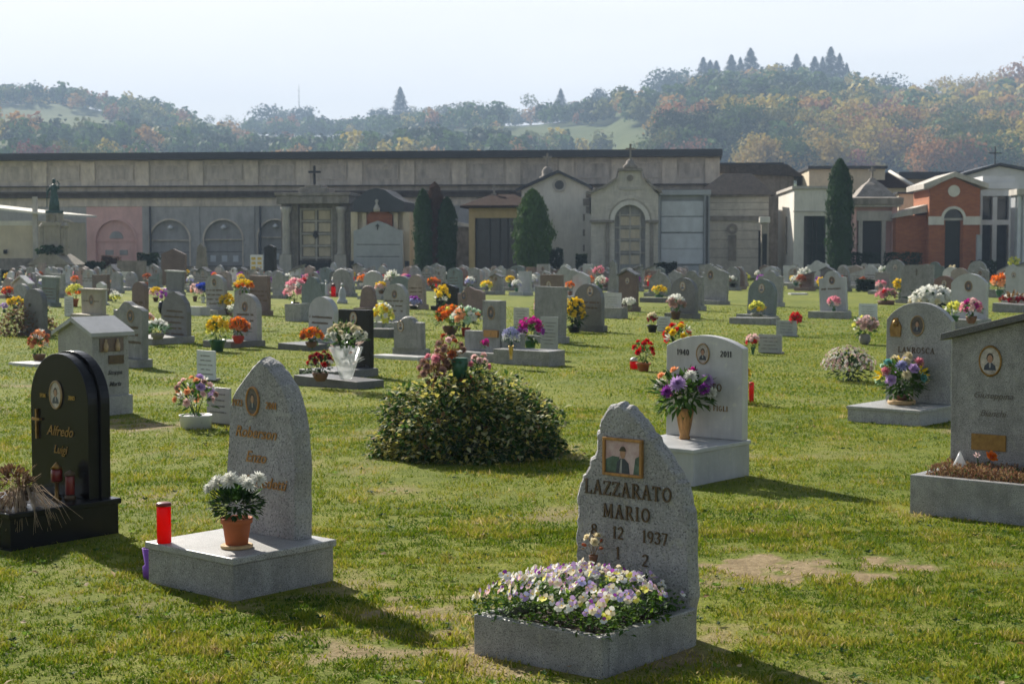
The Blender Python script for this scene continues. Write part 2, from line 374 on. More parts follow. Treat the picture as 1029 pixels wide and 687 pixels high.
# dirt patches (world x,y, radii, strength), taken from where the lawn is worn in the photograph
BARE=[(G(790,572),.62,.34,1.0),(G(850,566),.4,.22,.9),(G(740,585),.3,.2,.6),(G(420,612),.32,.3,.7),(G(360,655),.3,.2,.7),(G(130,428),.8,.6,.7),(G(475,655),.25,.2,.8),(G(345,590),.25,.4,.5),
      (G(150,500),.35,.5,.5),(G(180,455),.4,.5,.35),(G(590,668),.7,.3,.7),(G(335,640),.3,.15,.5),(G(450,630),.3,.25,.6),(G(720,640),.2,.25,.6),(G(640,455),.25,.6,.4),(G(570,455),.2,.7,.5),(G(300,384),.7,1.,.35),(G(215,605),.5,.25,.4),(G(60,575),.5,.2,.3),
      (G(350,470),.5,.6,.35),(G(860,455),.6,.7,.3),(G(470,500),.5,.4,.25),(G(900,535),.5,.2,.35)]
BARE=[(p.x,p.y,a,b,s) for p,a,b,s in BARE]
def bare(x,y):
    n=noise.fractal(Vector((x*1.1,y*1.1,3)),1,2,4)
    v=max(0,n-.2)*.9
    for cx,cy,a,b,s in BARE:
        q=((x-cx)/a)**2+((y-cy)/b)**2
        if q<2.2:
            m=noise.fractal(Vector((x*5,y*5,9)),1,2,3)
            v=max(v, s*1.0*max(0,min(1,(1.1-q+m*1.8))))
    return min(1,v)
# ground: one sheet, finer near the camera
ys=[-30,-10,0,2,4]; y=4.6
while y<22: ys.append(y); y+=.07 if y<12 else .16
while y<1900: ys.append(y); y*=1.09
ys.append(1900)
xs_n=240
vs=[];fs=[];at=[]
for y in ys:
    hw=max(60,y*.95) if y>24 or y<4 else None
    for i in range(xs_n+1):
        t=i/xs_n*2-1
        if hw is None:
            hwn=y*.42+1.2
            # inner part fine, outer columns stretch
            x = t/.9*hwn if abs(t)<=.9 else math.copysign(hwn+(abs(t)-.9)/.1*(60-hwn),t)
        else: x=math.copysign(abs(t)**1.0*hw,t)
        n=noise.noise(Vector((x*.7,y*.7,0)))*.012 if 3<y<30 else 0
        vs.append((x,y,n)); at.append(bare(x,y) if y<40 else .0)
for j in range(len(ys)-1):
    for i in range(xs_n):
        k=j*(xs_n+1)+i; fs.append((k,k+1,k+xs_n+2,k+xs_n+1))
gm=MB().add(vs,fs,0,True)
def ground_mat():
    m=bpy.data.materials.new('lawn'); m.use_nodes=True; nt=m.node_tree; N=nt.nodes; L=nt.links; b=N['Principled BSDF']
    tc=N.new('ShaderNodeTexCoord')
    def nz(s,d=5,r=.6,dist=0):
        n=N.new('ShaderNodeTexNoise'); n.inputs['Scale'].default_value=s; n.inputs['Detail'].default_value=d; n.inputs['Roughness'].default_value=r; n.inputs['Distortion'].default_value=dist; L.new(tc.outputs['Object'],n.inputs['Vector']); return n.outputs['Fac']
    def ramp(f,*st):
        r=N.new('ShaderNodeValToRGB'); e=r.color_ramp.elements
        while len(e)<len(st): e.new(.5)
        for k,(p,c) in enumerate(st): e[k].position=p; e[k].color=(*c,1)
        L.new(f,r.inputs[0]); return r.outputs[0]
    def mix(f,a,c,bl='MIX'):
        x=N.new('ShaderNodeMix'); x.data_type='RGBA'; x.blend_type=bl
        if isinstance(f,float): x.inputs['Factor'].default_value=f
        else: L.new(f,x.inputs['Factor'])
        L.new(a,x.inputs[6]); L.new(c,x.inputs[7]); return x.outputs[2]
    g=ramp(nz(1.3,6,.7,.4),(.25,(.07,.11,.01)),(.45,(.12,.17,.015)),(.6,(.22,.24,.025)),(.8,(.34,.3,.06)))
    g2=ramp(nz(.22,5,.65),(.3,(.1,.15,.012)),(.7,(.3,.3,.04)))
    g=mix(.5,g,g2)
    fine=ramp(nz(28,4,.8),(.3,(.35,.35,.35)),(.7,(1.,1.,1.)))
    g=mix(.75,g,fine,'MULTIPLY')
    d=ramp(nz(9,6,.75),(.3,(.13,.09,.045)),(.5,(.25,.19,.105)),(.75,(.38,.3,.18)))
    a=N.new('ShaderNodeAttribute'); a.attribute_name='bare'
    mr=N.new('ShaderNodeMapRange'); mr.inputs[1].default_value=.2; mr.inputs[2].default_value=.75; L.new(a.outputs['Fac'],mr.inputs[0])
    L.new(mix(mr.outputs[0],g,d),b.inputs['Base Color']); b.inputs['Roughness'].default_value=.95; b.inputs['Specular IOR Level'].default_value=.15
    bp=N.new('ShaderNodeBump'); bp.inputs['Strength'].default_value=.8; bp.inputs['Distance'].default_value=.02; L.new(nz(40,4,.7),bp.inputs['Height']); L.new(bp.outputs[0],b.inputs['Normal'])
    return m
MT['lawn']=ground_mat()
go=gm.build('ground',MT['lawn']); tag(go,kind='structure')
ca=go.data.attributes.new('bare','FLOAT','POINT'); ca.data.foreach_set('value',at)

# ------------------------------------------------------------------ haze
hb=MB().box(-1300,1300,-60,1950,-2,185)
ho=hb.build('haze',[]); tag(ho,'thin pale haze over the cemetery and the hills','haze',kind='stuff')
hmz=bpy.data.materials.new('haze'); hmz.use_nodes=True; nt=hmz.node_tree; nt.nodes.remove(nt.nodes['Principled BSDF'])
pv=nt.nodes.new('ShaderNodeVolumePrincipled'); pv.inputs['Color'].default_value=(.54,.73,1,1); pv.inputs['Density'].default_value=.00057; pv.inputs['Anisotropy'].default_value=.0
nt.links.new(pv.outputs[0],nt.nodes['Material Output'].inputs['Volume']); ho.data.materials.append(hmz)

# ------------------------------------------------------------------ trees on the hills
rt=random.Random(3)
def crown(lobes, n, s, up=0, rnd=rt, mat=0, tall=1):
    """leaf clumps on and in a set of ellipsoid lobes"""
    mb=MB()
    tot=sum(l[3]*l[4] for l in lobes)
    for (cx,cy,cz,rr,rz) in lobes:
        k=int(n*rr*rz/tot)
        for _ in range(k):
            d=Vector((rnd.gauss(0,1),rnd.gauss(0,1),rnd.gauss(0,1))).normalized()
            q=rnd.random()**.35
            q*=1+.22*noise.noise(d*2.5+Vector((cx,cy,cz)))
            p=Vector((cx+d.x*rr*q,cy+d.y*rr*q,cz+d.z*rz*q))
            nn=(d+Vector((rnd.gauss(0,.5),rnd.gauss(0,.5),rnd.gauss(0,.5)+up))).normalized()
            a=nn.orthogonal().normalized(); a.rotate(Matrix.Rotation(rnd.random()*6.28,3,nn)); b=nn.cross(a)*tall
            z=s*(.5+rnd.random())
            mb.add([p-a*z*.5, p-b*z*.35+nn*z*.12, p+a*z*.55, p+b*z*.4+nn*z*.1],[(0,1,2,3)],mat)
    return mb
def trunk(h, r, limbs, rnd=rt):
    mb=MB(); mb.tube([(0,0,-.3),(r*.3,0,h*.35),(-r*.2,r*.3,h*.7),(0,0,h)],[r,r*.75,r*.5,r*.2],6)
    for _ in range(limbs):
        a=rnd.random()*6.28; z=h*(.35+.5*rnd.random()); l=h*.35
        mb.tube([(0,0,z),(math.cos(a)*l*.5,math.sin(a)*l*.5,z+l*.35),(math.cos(a)*l,math.sin(a)*l,z+l*.9)],[r*.4,r*.25,r*.06],5)
    return mb
def broad(h, w, n=700, s=.75, seed=0, airy=0):
    rnd=random.Random(seed); L=[]
    k=7+rnd.randrange(5)
    for i in range(k):
        a=i*2.4+rnd.random(); q=w*.28*math.sqrt((i+.3)/k)*1.5; z=h*(.42+.42*rnd.random())
        r=w*(.2+.12*rnd.random())*(.8 if airy else 1)
        L.append((math.cos(a)*q,math.sin(a)*q,z,r,r*(1.0 if airy else .85)))
    L.append((0,0,h*.78,w*.24,h*.2)); L.append((0,0,h*.45,w*.3,h*.2))
    return crown(L,n,s,rnd=rnd), trunk(h*.72,h*.022,6,rnd)
def conifer(h,w,n=650,s=.8,seed=0,layer=True):
    rnd=random.Random(seed); mb=MB()
    for i in range(n):
        t=rnd.random()**.8; z=h*(.08+.92*t)
        lay=(.6+.4*abs(math.sin(z*1.9+seed))) if layer else 1
        r=w*.5*(1-t)**.8*lay*(rnd.random()**.3)+.05; a=rnd.random()*6.28
        p=Vector((math.cos(a)*r,math.sin(a)*r,z-r*.25)); o=Vector((math.cos(a),math.sin(a),-.35)); t_=Vector((-math.sin(a),math.cos(a),.1))
        q=s*(.5+.7*rnd.random())*(.5+.6*(1-t))
        mb.add([p-o*q*.5,p+t_*q*.3,p+o*q*.6,p-t_*q*.3+Vector((0,0,.1*q))],[(0,1,2,3)],0)
    return mb, trunk(h*.95,h*.014,0,rnd)
PROTO={}
for i,(k,m) in enumerate([('green','crown_green'),('olive','crown_olive'),('dark','crown_dark'),('yellow','crown_yellow'),('orange','crown_orange'),('red','crown_red')]):
    for j in range(2):
        c,t=broad(10,8.5+j*1.5,900,.62,seed=10*i+j); PROTO[k,j]=(c,t,c.mesh('crown',[MT[m]]),t.mesh('trunk',[MT['bark']]))
for j in range(2):
    c,t=conifer(14,9.5,2600,1.2,seed=70+j); PROTO['conifer',j]=(c,t,c.mesh('crown',[MT['crown_conifer']]),t.mesh('trunk',[MT['bark']]))
    c,t=broad(13,7,700,.5,seed=80+j,airy=1); PROTO['poplar',j]=(c,t,c.mesh('crown',[MT['crown_yellow']]),t.mesh('trunk',[MT['bark']]))
    c,t=broad(8,5,260,.4,seed=90+j,airy=1); PROTO['bare',j]=(c,t,c.mesh('crown',[MT['crown_olive']]),t.mesh('trunk',[MT['bark']]))
TL={'green':('hill_tree','tree','green broadleaf tree in the woods on the hillside','green trees on the hillside'),
    'olive':('hill_tree','tree','olive-green broadleaf tree in the woods on the hillside','olive trees on the hillside'),
    'dark':('hill_tree','tree','dark green rounded tree in the woods on the hillside','dark trees on the hillside'),
    'yellow':('hill_tree','tree','golden autumn tree in the woods on the hillside','golden trees on the hillside'),
    'orange':('hill_tree','tree','orange autumn tree in the woods on the hillside','orange trees on the hillside'),
    'red':('hill_tree','tree','reddish autumn tree in the woods on the hillside','reddish trees on the hillside'),
    'conifer':('conifer_tree','conifer','dark pointed conifer on the crest of the hill','conifers on the hill crest'),
    'poplar':('hill_tree','tree','tall airy yellow tree on the right hill crest','tall airy yellow trees on the crest'),
    'bare':('hill_tree','tree','thin half-bare tree on the left hill crest','half-bare trees on the left crest')}
def tree(kind,x,y,h,lab=None,wf=1,grp=True):
    j=rt.randrange(2); c,t,cm,tm=PROTO[kind,j]; base={'conifer':14,'poplar':13,'bare':8}.get(kind,10)
    nm,cat,l,g=TL[kind]
    r=empty(nm,(x,y,hill(x,y)-.3-(.24*h if kind!='conifer' else 0)),rt.random()*6.28,lab or l,cat,g if grp and not lab else None)
    s=h/base; r.scale=(s*wf,s*wf,s)
    inst('crown',cm,r,Matrix()); inst('trunk',tm,r,Matrix())
    return r
def onridge(u,back=0):
    v,Rr=ridge(u); a=math.atan((u-CU)/F); r=Rr+back; return r*math.sin(a), r*math.cos(a)
# skyline trees read from the photograph: u, height in m, kind
SKY=[(3,8,'dark'),(30,12,'green'),(44,9,'dark'),(60,11,'green'),(72,7,'green'),(97,9,'bare'),(118,10,'bare'),(146,9,'bare'),(168,8,'bare'),(190,7,'bare'),(212,7,'bare'),(232,9,'bare'),(250,8,'green'),
     (276,16,'dark'),(292,15,'green'),(308,16,'dark'),(330,9,'dark'),(345,7,'dark'),(365,9,'green'),(384,13,'dark'),(403,17,'conifer'),(415,12,'olive'),(430,11,'green'),(447,12,'olive'),(468,13,'olive'),(482,9,'red'),(500,12,'green'),
     (518,9,'olive'),(533,15,'bare'),(550,9,'dark'),(563,14,'conifer'),(578,10,'red'),(599,15,'dark'),(620,9,'green'),(664,14,'dark'),(675,14,'green'),(687,11,'yellow'),
     (705,15,'conifer'),(712,14,'conifer'),(718,15,'conifer'),(725,12,'dark'),(733,16,'conifer'),(742,13,'conifer'),(752,17,'conifer'),(763,11,'conifer'),(774,15,'dark'),(787,15,'dark'),(798,14,'conifer'),(808,12,'dark'),
     (816,16,'conifer'),(824,14,'conifer'),(832,17,'conifer'),(841,18,'conifer'),(848,14,'conifer'),(870,11,'olive'),(884,15,'dark'),(898,13,'dark'),(918,13,'poplar'),(932,15,'poplar'),(947,16,'poplar'),(962,15,'poplar'),
     (978,16,'poplar'),(992,16,'poplar'),(1005,14,'yellow'),(1016,13,'olive'),(1024,17,'orange'),(1045,15,'yellow'),(-20,9,'green'),(-45,9,'dark'),(1075,15,'olive')]
SLAB={403:'lone tall conifer on the middle of the crest',30:'tall rounded tree near the left end of the crest',60:'rounded tree second from the left of the crest clump',533:'thin tall bare tree right of the crest middle',
      563:'small cedar-like conifer left of the round dark tree',599:'round dark tree just left of the hilltop meadow',664:'left round tree at the edge of the hilltop conifers',675:'broad round tree beside the hilltop meadow',
      276:'left crown of the dark trees beside the mast',292:'middle tree of the dark clump beside the mast',308:'right crown of the dark trees beside the mast',1024:'large orange tree at the right edge of the crest',
      884:'dark broad tree left of the yellow crest trees',841:'tallest cedar-like conifer at the right of the hilltop group'}
for u,h,k in SKY:
    x,y=onridge(u,rt.uniform(-15,0))
    tree(k,x,y,(rt.uniform(.95,1.25) if k=='conifer' else 1)*h*1.55*{'bare':1.35,'conifer':1.1,'poplar':1.2}.get(k,1.22),SLAB.get(u),1.15 if k=='poplar' else rt.uniform(.85,1.3))
# mast on the crest
mx_,my_=onridge(302,5); mz=hill(mx_,my_)
mm=MB(); mm.tube([(0,0,0),(0,0,38)],[.5,.15],5)
for q in (26,30,34): mm.box(-.9,.9,-.1,.1,q,q+.15)
mo=mm.build('radio_mast',MT['iron'],None,(mx_,my_,mz)); tag(mo,'thin radio mast on the left hill crest','mast')
# woods
def kindof(u,x,y):
    n=noise.noise(Vector((x/80,y/80,7))); m=rt.random()
    if 720<u<900 and n+m*.5>.3: return 'orange' if m<.34 else ('red' if m<.42 else ('yellow' if m<.8 else 'olive'))
    if u>860: return ['yellow','olive','olive','green','green','yellow','orange'][int(m*7)]
    if n<-.1: return 'dark' if m<.6 else 'green'
    return ['green','olive','green','green','olive','yellow','dark','green','olive','green','dark','orange','red'][int(m*13)]
cand=[]
tries=0
cell={}
while tries<115000:
    tries+=1
    a=math.radians(rt.uniform(-28,26)); r=math.sqrt(rt.uniform(450**2,1400**2))
    x,y=r*math.sin(a),r*math.cos(a); u=CU+F*x/y; v,Rr=ridge(u)
    if r>Rr-4 or r<R0+25: continue
    if r>Rr-70 and (u<245 or 630<u<705) : continue
    if u<660 and noise.noise(Vector((x/70,y/120,4)))>.12: continue
    if field_mask(x,y): continue
    key=(int(x//7.6),int(y//7.6))
    if key in cell: continue
    ok=all(math.hypot(x-c[0],y-c[1])>7.4 for dx in(-1,0,1) for dy in(-1,0,1) for c in cell.get((key[0]+dx,key[1]+dy),[]))
    if not ok: continue
    cell[key]=[(x,y)]
    z=hill(x,y); vpx=250-(z+6-CZ)/y*F
    if vpx>160: continue
    cand.append((x,y,kindof(u,x,y),rt.uniform(7.5,14)*(.6 if r>Rr-50 else 1)*(1.3 if u>660 and r<Rr-60 else 1),u))
cand.sort(key=lambda c:-(c[3]/c[1])*(1 if 0<c[4]<1029 else .3))
indiv=cand[:190]; rest=cand[190:]
for x,y,k,h,u in indiv: tree(k,x,y,h)
print('hill trees',len(cand))
KM=['green','olive','dark','yellow','orange','red']; mats=[MT['crown_'+k] for k in KM]
SIMPLE={k:np.array(crown([(0,0,6,3.6,3.2),(1.5,1,4.5,2.8,2.4),(-1.7,-1,5,2.6,2.6),(.3,-1.2,7.4,2.3,2.2)],230,1.5,rnd=random.Random(i)).v).reshape(-1,4,3) for i,k in enumerate(KM)}
for k in SIMPLE: SIMPLE[k]=SIMPLE[k][np.random.default_rng(1).permutation(len(SIMPLE[k]))]
V=[];Mi=[]
for x,y,k,h,u in rest:
    a=rt.random()*6.28; s=h/9.5; c,sn=math.cos(a)*s,math.sin(a)*s; q=SIMPLE[k]
    q=q[::2] if (u<0 or u>1029) else (q[:150] if y<800 else q[:110])
    q=np.stack([q[...,0]*c-q[...,1]*sn+x, q[...,0]*sn+q[...,1]*c+y, q[...,2]*s+hill(x,y)-.5],-1)
    V.append(q); Mi.append(np.full(len(q),KM.index(k)))
V=np.concatenate(V); Mi=np.concatenate(Mi); n=len(V)
me=bpy.data.meshes.new('woodland'); me.vertices.add(n*4); me.vertices.foreach_set('co',V.reshape(-1)); me.loops.add(n*4); me.loops.foreach_set('vertex_index',np.arange(n*4))
me.polygons.add(n); me.polygons.foreach_set('loop_start',np.arange(n)*4); me.polygons.foreach_set('material_index',Mi)
for m in mats: me.materials.append(m)
me.update(calc_edges=True)
wo=bpy.data.objects.new('woodland',me); col.objects.link(wo); tag(wo,'mixed autumn woodland covering the far hillsides','woodland',kind='stuff')
# ------------------------------------------------------------------ buildings along the far side
RB=math.radians(-6)
def arc(cx,cz,r,a0,a1,n=14,rz=None):
    rz=rz or r
    return [(cx+r*math.cos(a0+(a1-a0)*i/n), cz+rz*math.sin(a0+(a1-a0)*i/n)) for i in range(n+1)]
def arch_wall(w0,w1,h,o0,o1,spring,z0=0,rz=None):
    """outline of a wall w0..w1 with an arched opening from the ground"""
    c=(o0+o1)/2; r=(o1-o0)/2
    return [(w0,z0),(o0,z0)]+arc(c,spring,r,PI,0,16,rz)+[(o1,z0),(w1,z0),(w1,h),(w0,h)]
def ring(mb,cx,cz,r0,r1,y0,y1,a0=0,a1=PI,n=18,mat=0):
    for i in range(n):
        a=a0+(a1-a0)*i/n; b=a0+(a1-a0)*(i+1)/n
        p=[(cx+r0*math.cos(a),cz+r0*math.sin(a)),(cx+r1*math.cos(a),cz+r1*math.sin(a)),(cx+r1*math.cos(b),cz+r1*math.sin(b)),(cx+r0*math.cos(b),cz+r0*math.sin(b))]
        mb.prism(p,y0,y1,mat)
    return mb
def disc(mb,cx,cz,rx,rz,y0,y1,mat=0,n=22):
    return mb.prism(arc(cx,cz,rx,0,2*PI,n,rz)[:-1],y0,y1,mat)
def bld(name,u0,u1,d,label,cat,rz=RB):
    uc=(u0+u1)/2; w=(u1-u0)/F*d; r=empty(name,(XT(uc,d),d,0),rz,label,cat)
    return r,w/2,(lambda v: ZT(v,d)),(lambda u: (u-uc)/F*d)
def B(name,mat,parent,*boxes,bevel=0):
    mb=MB()
    for b in boxes: mb.box(*b)
    return mb.build(name,MT[mat],parent,bevel=bevel)
def cross_mb(h,w,t,z0=0,x=0,y=0):
    mb=MB(); mb.box(x-t/2,x+t/2,y-t/2,y+t/2,z0,z0+h); mb.box(x-w/2,x+w/2,y-t/2-.003,y+t/2+.003,z0+h*.62,z0+h*.62+t); return mb

# long arcade wall
rw=empty('arcade_wall',(XT(331,96),96,0),RB,'long beige arcade wall with dark roof edge and blind arches behind the small chapels','wall')
def tw(u):  # pixel column -> local x on the wall plane
    k=(u-CU)/F; c,s=math.cos(RB),math.sin(RB); X0,Y0=XT(331,96),96
    return (k*Y0-X0)/(c-k*s)
def zw(v): return ZT(v,96)
xL,xR=tw(-90),tw(722)
ztop=zw(160); zc1,zc0=zw(192),zw(198.5); zf=zw(207)
B('roof','roof_metal',rw,(xL,xR+.15,-.75,6.5,ztop,zw(153)))
B('parapet','plaster_beige',rw,(xL,xR,0,6,zc1,ztop-.003))
B('cornice','cornice_dark',rw,(xL,xR+.1,-.45,-.003,zc1-.12,zc1),(xL,xR,-.3,-.006,zc0,zc1-.12),(xL,xR,-.38,-.004,zc1+.28,zc1+.34))
B('frieze','plaster_pilaster',rw,(xL,xR,-.05,5.8,zf,zc0-.003))
pil=[tw(u) for u in (-62,-8,31,46,86,91,145,199,255,303,356,410,456,513,563,600,660,705)]
us=[-62,-10,43,97-6,145,199,254,306,358,410,462,516,569,621,672,715]
k=0
for u in us:
    x=tw(u); B('pilaster','plaster_pilaster',rw,(x-.42,x+.42,-.12,-.001,zc1+.35,ztop-.08))
for a,b in zip(us,us[1:]):
    x0,x1=tw(a)+.62,tw(b)-.62
    B('panel','plaster_panel',rw,(x0,x1,-.03,-.002,zc1+.75,ztop-.35))
    B('panel_frame','plaster_beige',rw,(x0-.05,x1+.05,-.055,-.004,ztop-.35,ztop-.3),(x0-.05,x1+.05,-.055,-.004,zc1+.7,zc1+.75),(x0-.05,x0,-.055,-.004,zc1+.751,ztop-.351),(x1,x1+.05,-.055,-.004,zc1+.751,ztop-.351))
# lower wall in bays, arched niches on the left
bays=[(-90,34,'plaster_blue',(-60,-20)),(34,88,'plaster_blue',(47,83)),(88,144,'plaster_pink',(97,137)),(144,199,'plaster_blue',(152,191)),(199,254,'plaster_blue',(206,244)),(254,300,'plaster_blue',(260,294)),(300,345,'plaster_blue',None),(345,722,'plaster_blue',None)]
B('back_panel','plaster_niche',rw,(xL,xR,.25,5.5,-.1,zf-.006))
for a,b,m,o in bays:
    x0,x1=tw(a),tw(b)
    mb=MB()
    if o:
        o0,o1=tw(o[0]),tw(o[1]); r=(o1-o0)/2; sp=zw(221)-r
        mb.prism(arch_wall(x0,x1,zf-.003,o0,o1,sp,-.1),0,.249)
        w=mb.build('bay_wall',MT[m],rw)
        rg=MB(); ring(rg,(o0+o1)/2,sp,r*1.0,r*1.09,-.05,-.001); rg.box(o0-.08,o0,-.05,-.001,0,sp); rg.box(o1,o1+.08,-.05,-.001,0,sp); rg.box(o0+.001,o1-.001,.1,.248,sp-.03,sp+.03)
        rg.build('arch_trim',MT['plaster_pilaster' if m!='plaster_pink' else 'plaster_pink'],rw)
        if m=='plaster_pink':
            B('pink_infill','plaster_pink',rw,(o0-.001,o1+.001,.15,.2499,0,sp+r*.98))if False else None
            pk=MB(); pk.prism([(o0+.01,0),(o1-.01,0)]+arc((o0+o1)/2,sp,r-.01,0,PI,16),.16,.247); pk.build('infill_panel',MT['plaster_pink'],rw)
            ln=MB(); ln.prism(arc((o0+o1)/2,sp+.15,.42,0,PI,14,.45),.10,.158); ln.build('lunette',MT['plaster_niche'],rw)
            for sx in(-.45,.45):
                for q in (.55,1.2): B('wall_plaque','plaster_niche',rw,((o0+o1)/2+sx-.25,(o0+o1)/2+sx+.25,.12,.158,sp-q-.3,sp-q))
        else:
            ln=MB(); ln.lathe([(.12,0),(.2,.1),(.05,.25)],10,0,((o0+o1)/2,.1,sp+r*.55)); ln.build('wall_lamp',MT['plastic_white'],rw) if a in(144,199,254) else None
            for q in (.75,1.6,2.45): B('niche_joint','joint_dark',rw,(o0+.01,o1-.01,.235,.249,sp-q,sp-q+.03))
            for sx in(-.6,0,.6): B('wall_plaque','slab_pale',rw,((o0+o1)/2+sx*r-.17,(o0+o1)/2+sx*r+.17,.2,.234,sp-1.35,sp-.95))
    else:
        mb.box(x0,x1,0,.249,-.1,zf-.003); mb.build('bay_wall',MT[m],rw)
    if a>0: B('pier','plaster_blue',rw,(x0-.16,x0+.16,-.07,-.0015,0,zf-.01)) if a not in(88,144) else None
for u in (144,254,410,516): B('downpipe','roof_metal',rw,(tw(u)+.5,tw(u)+.6,-.22,-.125,.56,zf))
B('plinth_course','stone_old',rw,(xL,xR,-.12,-.0025,-.1,.55))

# left cream building
r,h,z,X=bld('cream_mortuary',-60,38,84,'low cream building with a sunlit sloping roof edge at the far left','building',RB)
B('wall','plaster_cream',r,(-h,h,0,7,-.1,z(222)))
mb=MB(); mb.prism([(-h-.3,z(204)),(h+.5,z(216)),(h+.5,z(214)),(-h-.3,z(201.5))],-.5,7.4); mb.build('roof',MT['plaster_white'],r)
B('gable_band','plaster_white',r,(-h,h,-.03,-.001,z(222)-.25,z(222)))
B('base_course','stone_old',r,(-h,h+.03,-.05,-.001,-.1,1.1))
B('corner_post','stone_trim',r,(h-.12,h+.12,-.2,-.052,0,z(198)))
B('wall_lamp','iron',r,(X(6)-.08,X(6)+.08,-.14,-.004,z(255),z(251)))
# stone monument with statue
r,h,z,X=bld('statue_monument',26,72,80,'old stone monument topped by a dark green bronze statue near the left edge','monument',RB)
B('vault_body','stone_beige',r,(-h*.95,h*.95,0,2.2,-.1,z(266)),bevel=.02)
mb=MB(); mb.prism([(-h,z(266)+.003),(h,z(266)+.003),(h*.35,z(256)),(0,z(252)),(-h*.35,z(256))],-.1,2.0); mb.build('pediment',MT['stone_beige'],r)
B('door','dark_door',r,(X(37),X(52),-.03,-.001,0,z(268)+.02)); B('door_frame','stone_trim',r,(X(37)-.14,X(37)-.003,-.07,-.001,0,z(268)+.15),(X(52)+.003,X(52)+.14,-.07,-.001,0,z(268)+.15),(X(37),X(52),-.07,-.001,z(268)+.023,z(268)+.15))
mb=MB(); mb.box(X(40),X(57),.4,1.3,z(252)-.2,z(226)); mb.box(X(38),X(59),.3,1.4,z(250),z(247)); mb.box(X(39),X(58),.34,1.36,z(227)+.003,z(223)); mb.box(X(42),X(55),.45,1.2,z(223)+.003,z(214)); mb.box(X(35),X(39),.5,1,z(252)-.2,z(229)); mb.box(X(57),X(61),.5,1,z(252)-.2,z(229)); mb.lathe([(.2,0),(.24,.1),(.1,.25),(.0,.3)],10,0,(X(37),.75,z(229)+.002)); mb.lathe([(.2,0),(.24,.1),(.1,.25),(.0,.3)],10,0,(X(59),.75,z(229)+.002))
mb.build('pedestal',MT['stone_beige'],r,bevel=.015)
mb=MB(); ring(mb,X(48),z(219),.16,.26,.36,.449,0,2*PI,20); mb.build('wreath',MT['stone_old'],r)
mb=crown([(X(42),.1,z(251.5),.45,.22),(X(48),.1,z(251),.5,.25),(X(54),.1,z(251.5),.45,.22)],500,.16); mb.build('garland',MT['leaf_dark'],r)
rs=empty('bronze_statue',loc2((XT(49,80),80,0),RB,X(48.5),.8,z(214)),RB,'dark green bronze statue of a robed figure atop the monument','statue')
mb=MB(); mb.box(-.45,.45,-.35,.35,0,.14)
mb.lathe([(.34,.14),(.32,.5),(.25,.85),(.2,1.05),(.24,1.25),(.22,1.4),(.08,1.47)],14,0,(0,0,0),1,.8)
mb.ellip((.02,-.03,1.62),(.11,.12,.14),10,8); mb.tube([(.2,0,1.38),(.36,-.12,1.25),(.42,-.2,1.5),(.3,-.25,1.62)],[.075,.06,.05,.04],7); mb.tube([(-.2,0,1.38),(-.36,-.05,1.1),(-.4,-.2,.8)],[.075,.06,.04],7)
mb.tube([(-.4,-.2,.3),(-.38,-.2,1.3)],[.03,.03],6)
mb.build('figure',MT['verdigris'],rs)

rs.scale=(.8,.8,1)
# temple chapel with cross
r,h,z,X=bld('columned_chapel',282,352,90,'grey stone chapel with pillars, grid of stone panels and a cross on top','chapel',RB)
zt=z(205)
mb=MB(); mb.box(-h,X(299),0,3,-.1,zt); mb.box(X(334),h,0,3,-.1,zt); mb.box(X(299)+.002,X(334)-.002,.5,3,-.1,zt-.002); mb.build('wall',MT['stone_old'],r)
for u in (288.5,344.5):
    mb=MB(); mb.box(X(u)-.34,X(u)+.34,-.62,-.004,-.1,z(256)); mb.lathe([(.3,0),(.24,.12),(.22,.3),(.2,z(210)-z(256)-.3),(.27,z(210)-z(256)-.1),(.33,z(208)-z(256))],18,0,(X(u),-.31,z(256)+.002)); mb.build('column',MT['stone_trim'],r)
mb=MB(); mb.box(-h-.1,h+.1,-.7,3.05,zt+.002,z(197)); mb.box(-h-.18,h+.18,-.8,3.1,z(197)+.001,z(194)); mb.box(X(302),X(331),-.5,1.5,z(194)+.002,z(189)); mb.box(X(308),X(325),-.4,1.2,z(189)+.002,z(186)); mb.box(X(305),X(328),-.75,-.703,z(205),z(197)-.05); mb.build('entablature',MT['stone_old'],r,bevel=.02)
cross_mb(1.1,.7,.12,z(186),X(312)+.2,.2).build('roof_cross',MT['iron'],r)
B('grille_frame','stone_trim',r,*[(X(u)-.05,X(u)+.05,.3,.42,z(262),z(209)) for u in(300.5,316.5,332.5)],*[(X(300),X(333),.31,.41,z(v)-.05,z(v)+.05) for v in(210,222,235,247,259)])
for i,u in enumerate((308.5,324.5)):
    for v in(216,228.5,241,253):
        mb=MB(); mb.box(X(u)-.34,X(u)+.34,.43,.49,z(v)-.25,z(v)+.25); mb.build('burial_panel',MT['plaster_cream'],r)
mb=MB(); mb.prism([(X(316)-.15,z(237)),(X(316),z(240)),(X(316)+.15,z(237)),(X(316)+.1,z(232)),(X(316)-.1,z(232))],.22,.29); mb.build('plaque',MT['iron'],r)
B('gate','dark_door',r,(X(302),X(331),.12,.18,0,z(264))); B('gate_rail','iron',r,*[(X(300)+i*.13,X(300)+i*.13+.03,.02,.05,0,z(262)) for i in range(14)],(X(300),X(332),.015,.055,z(263),z(262)))
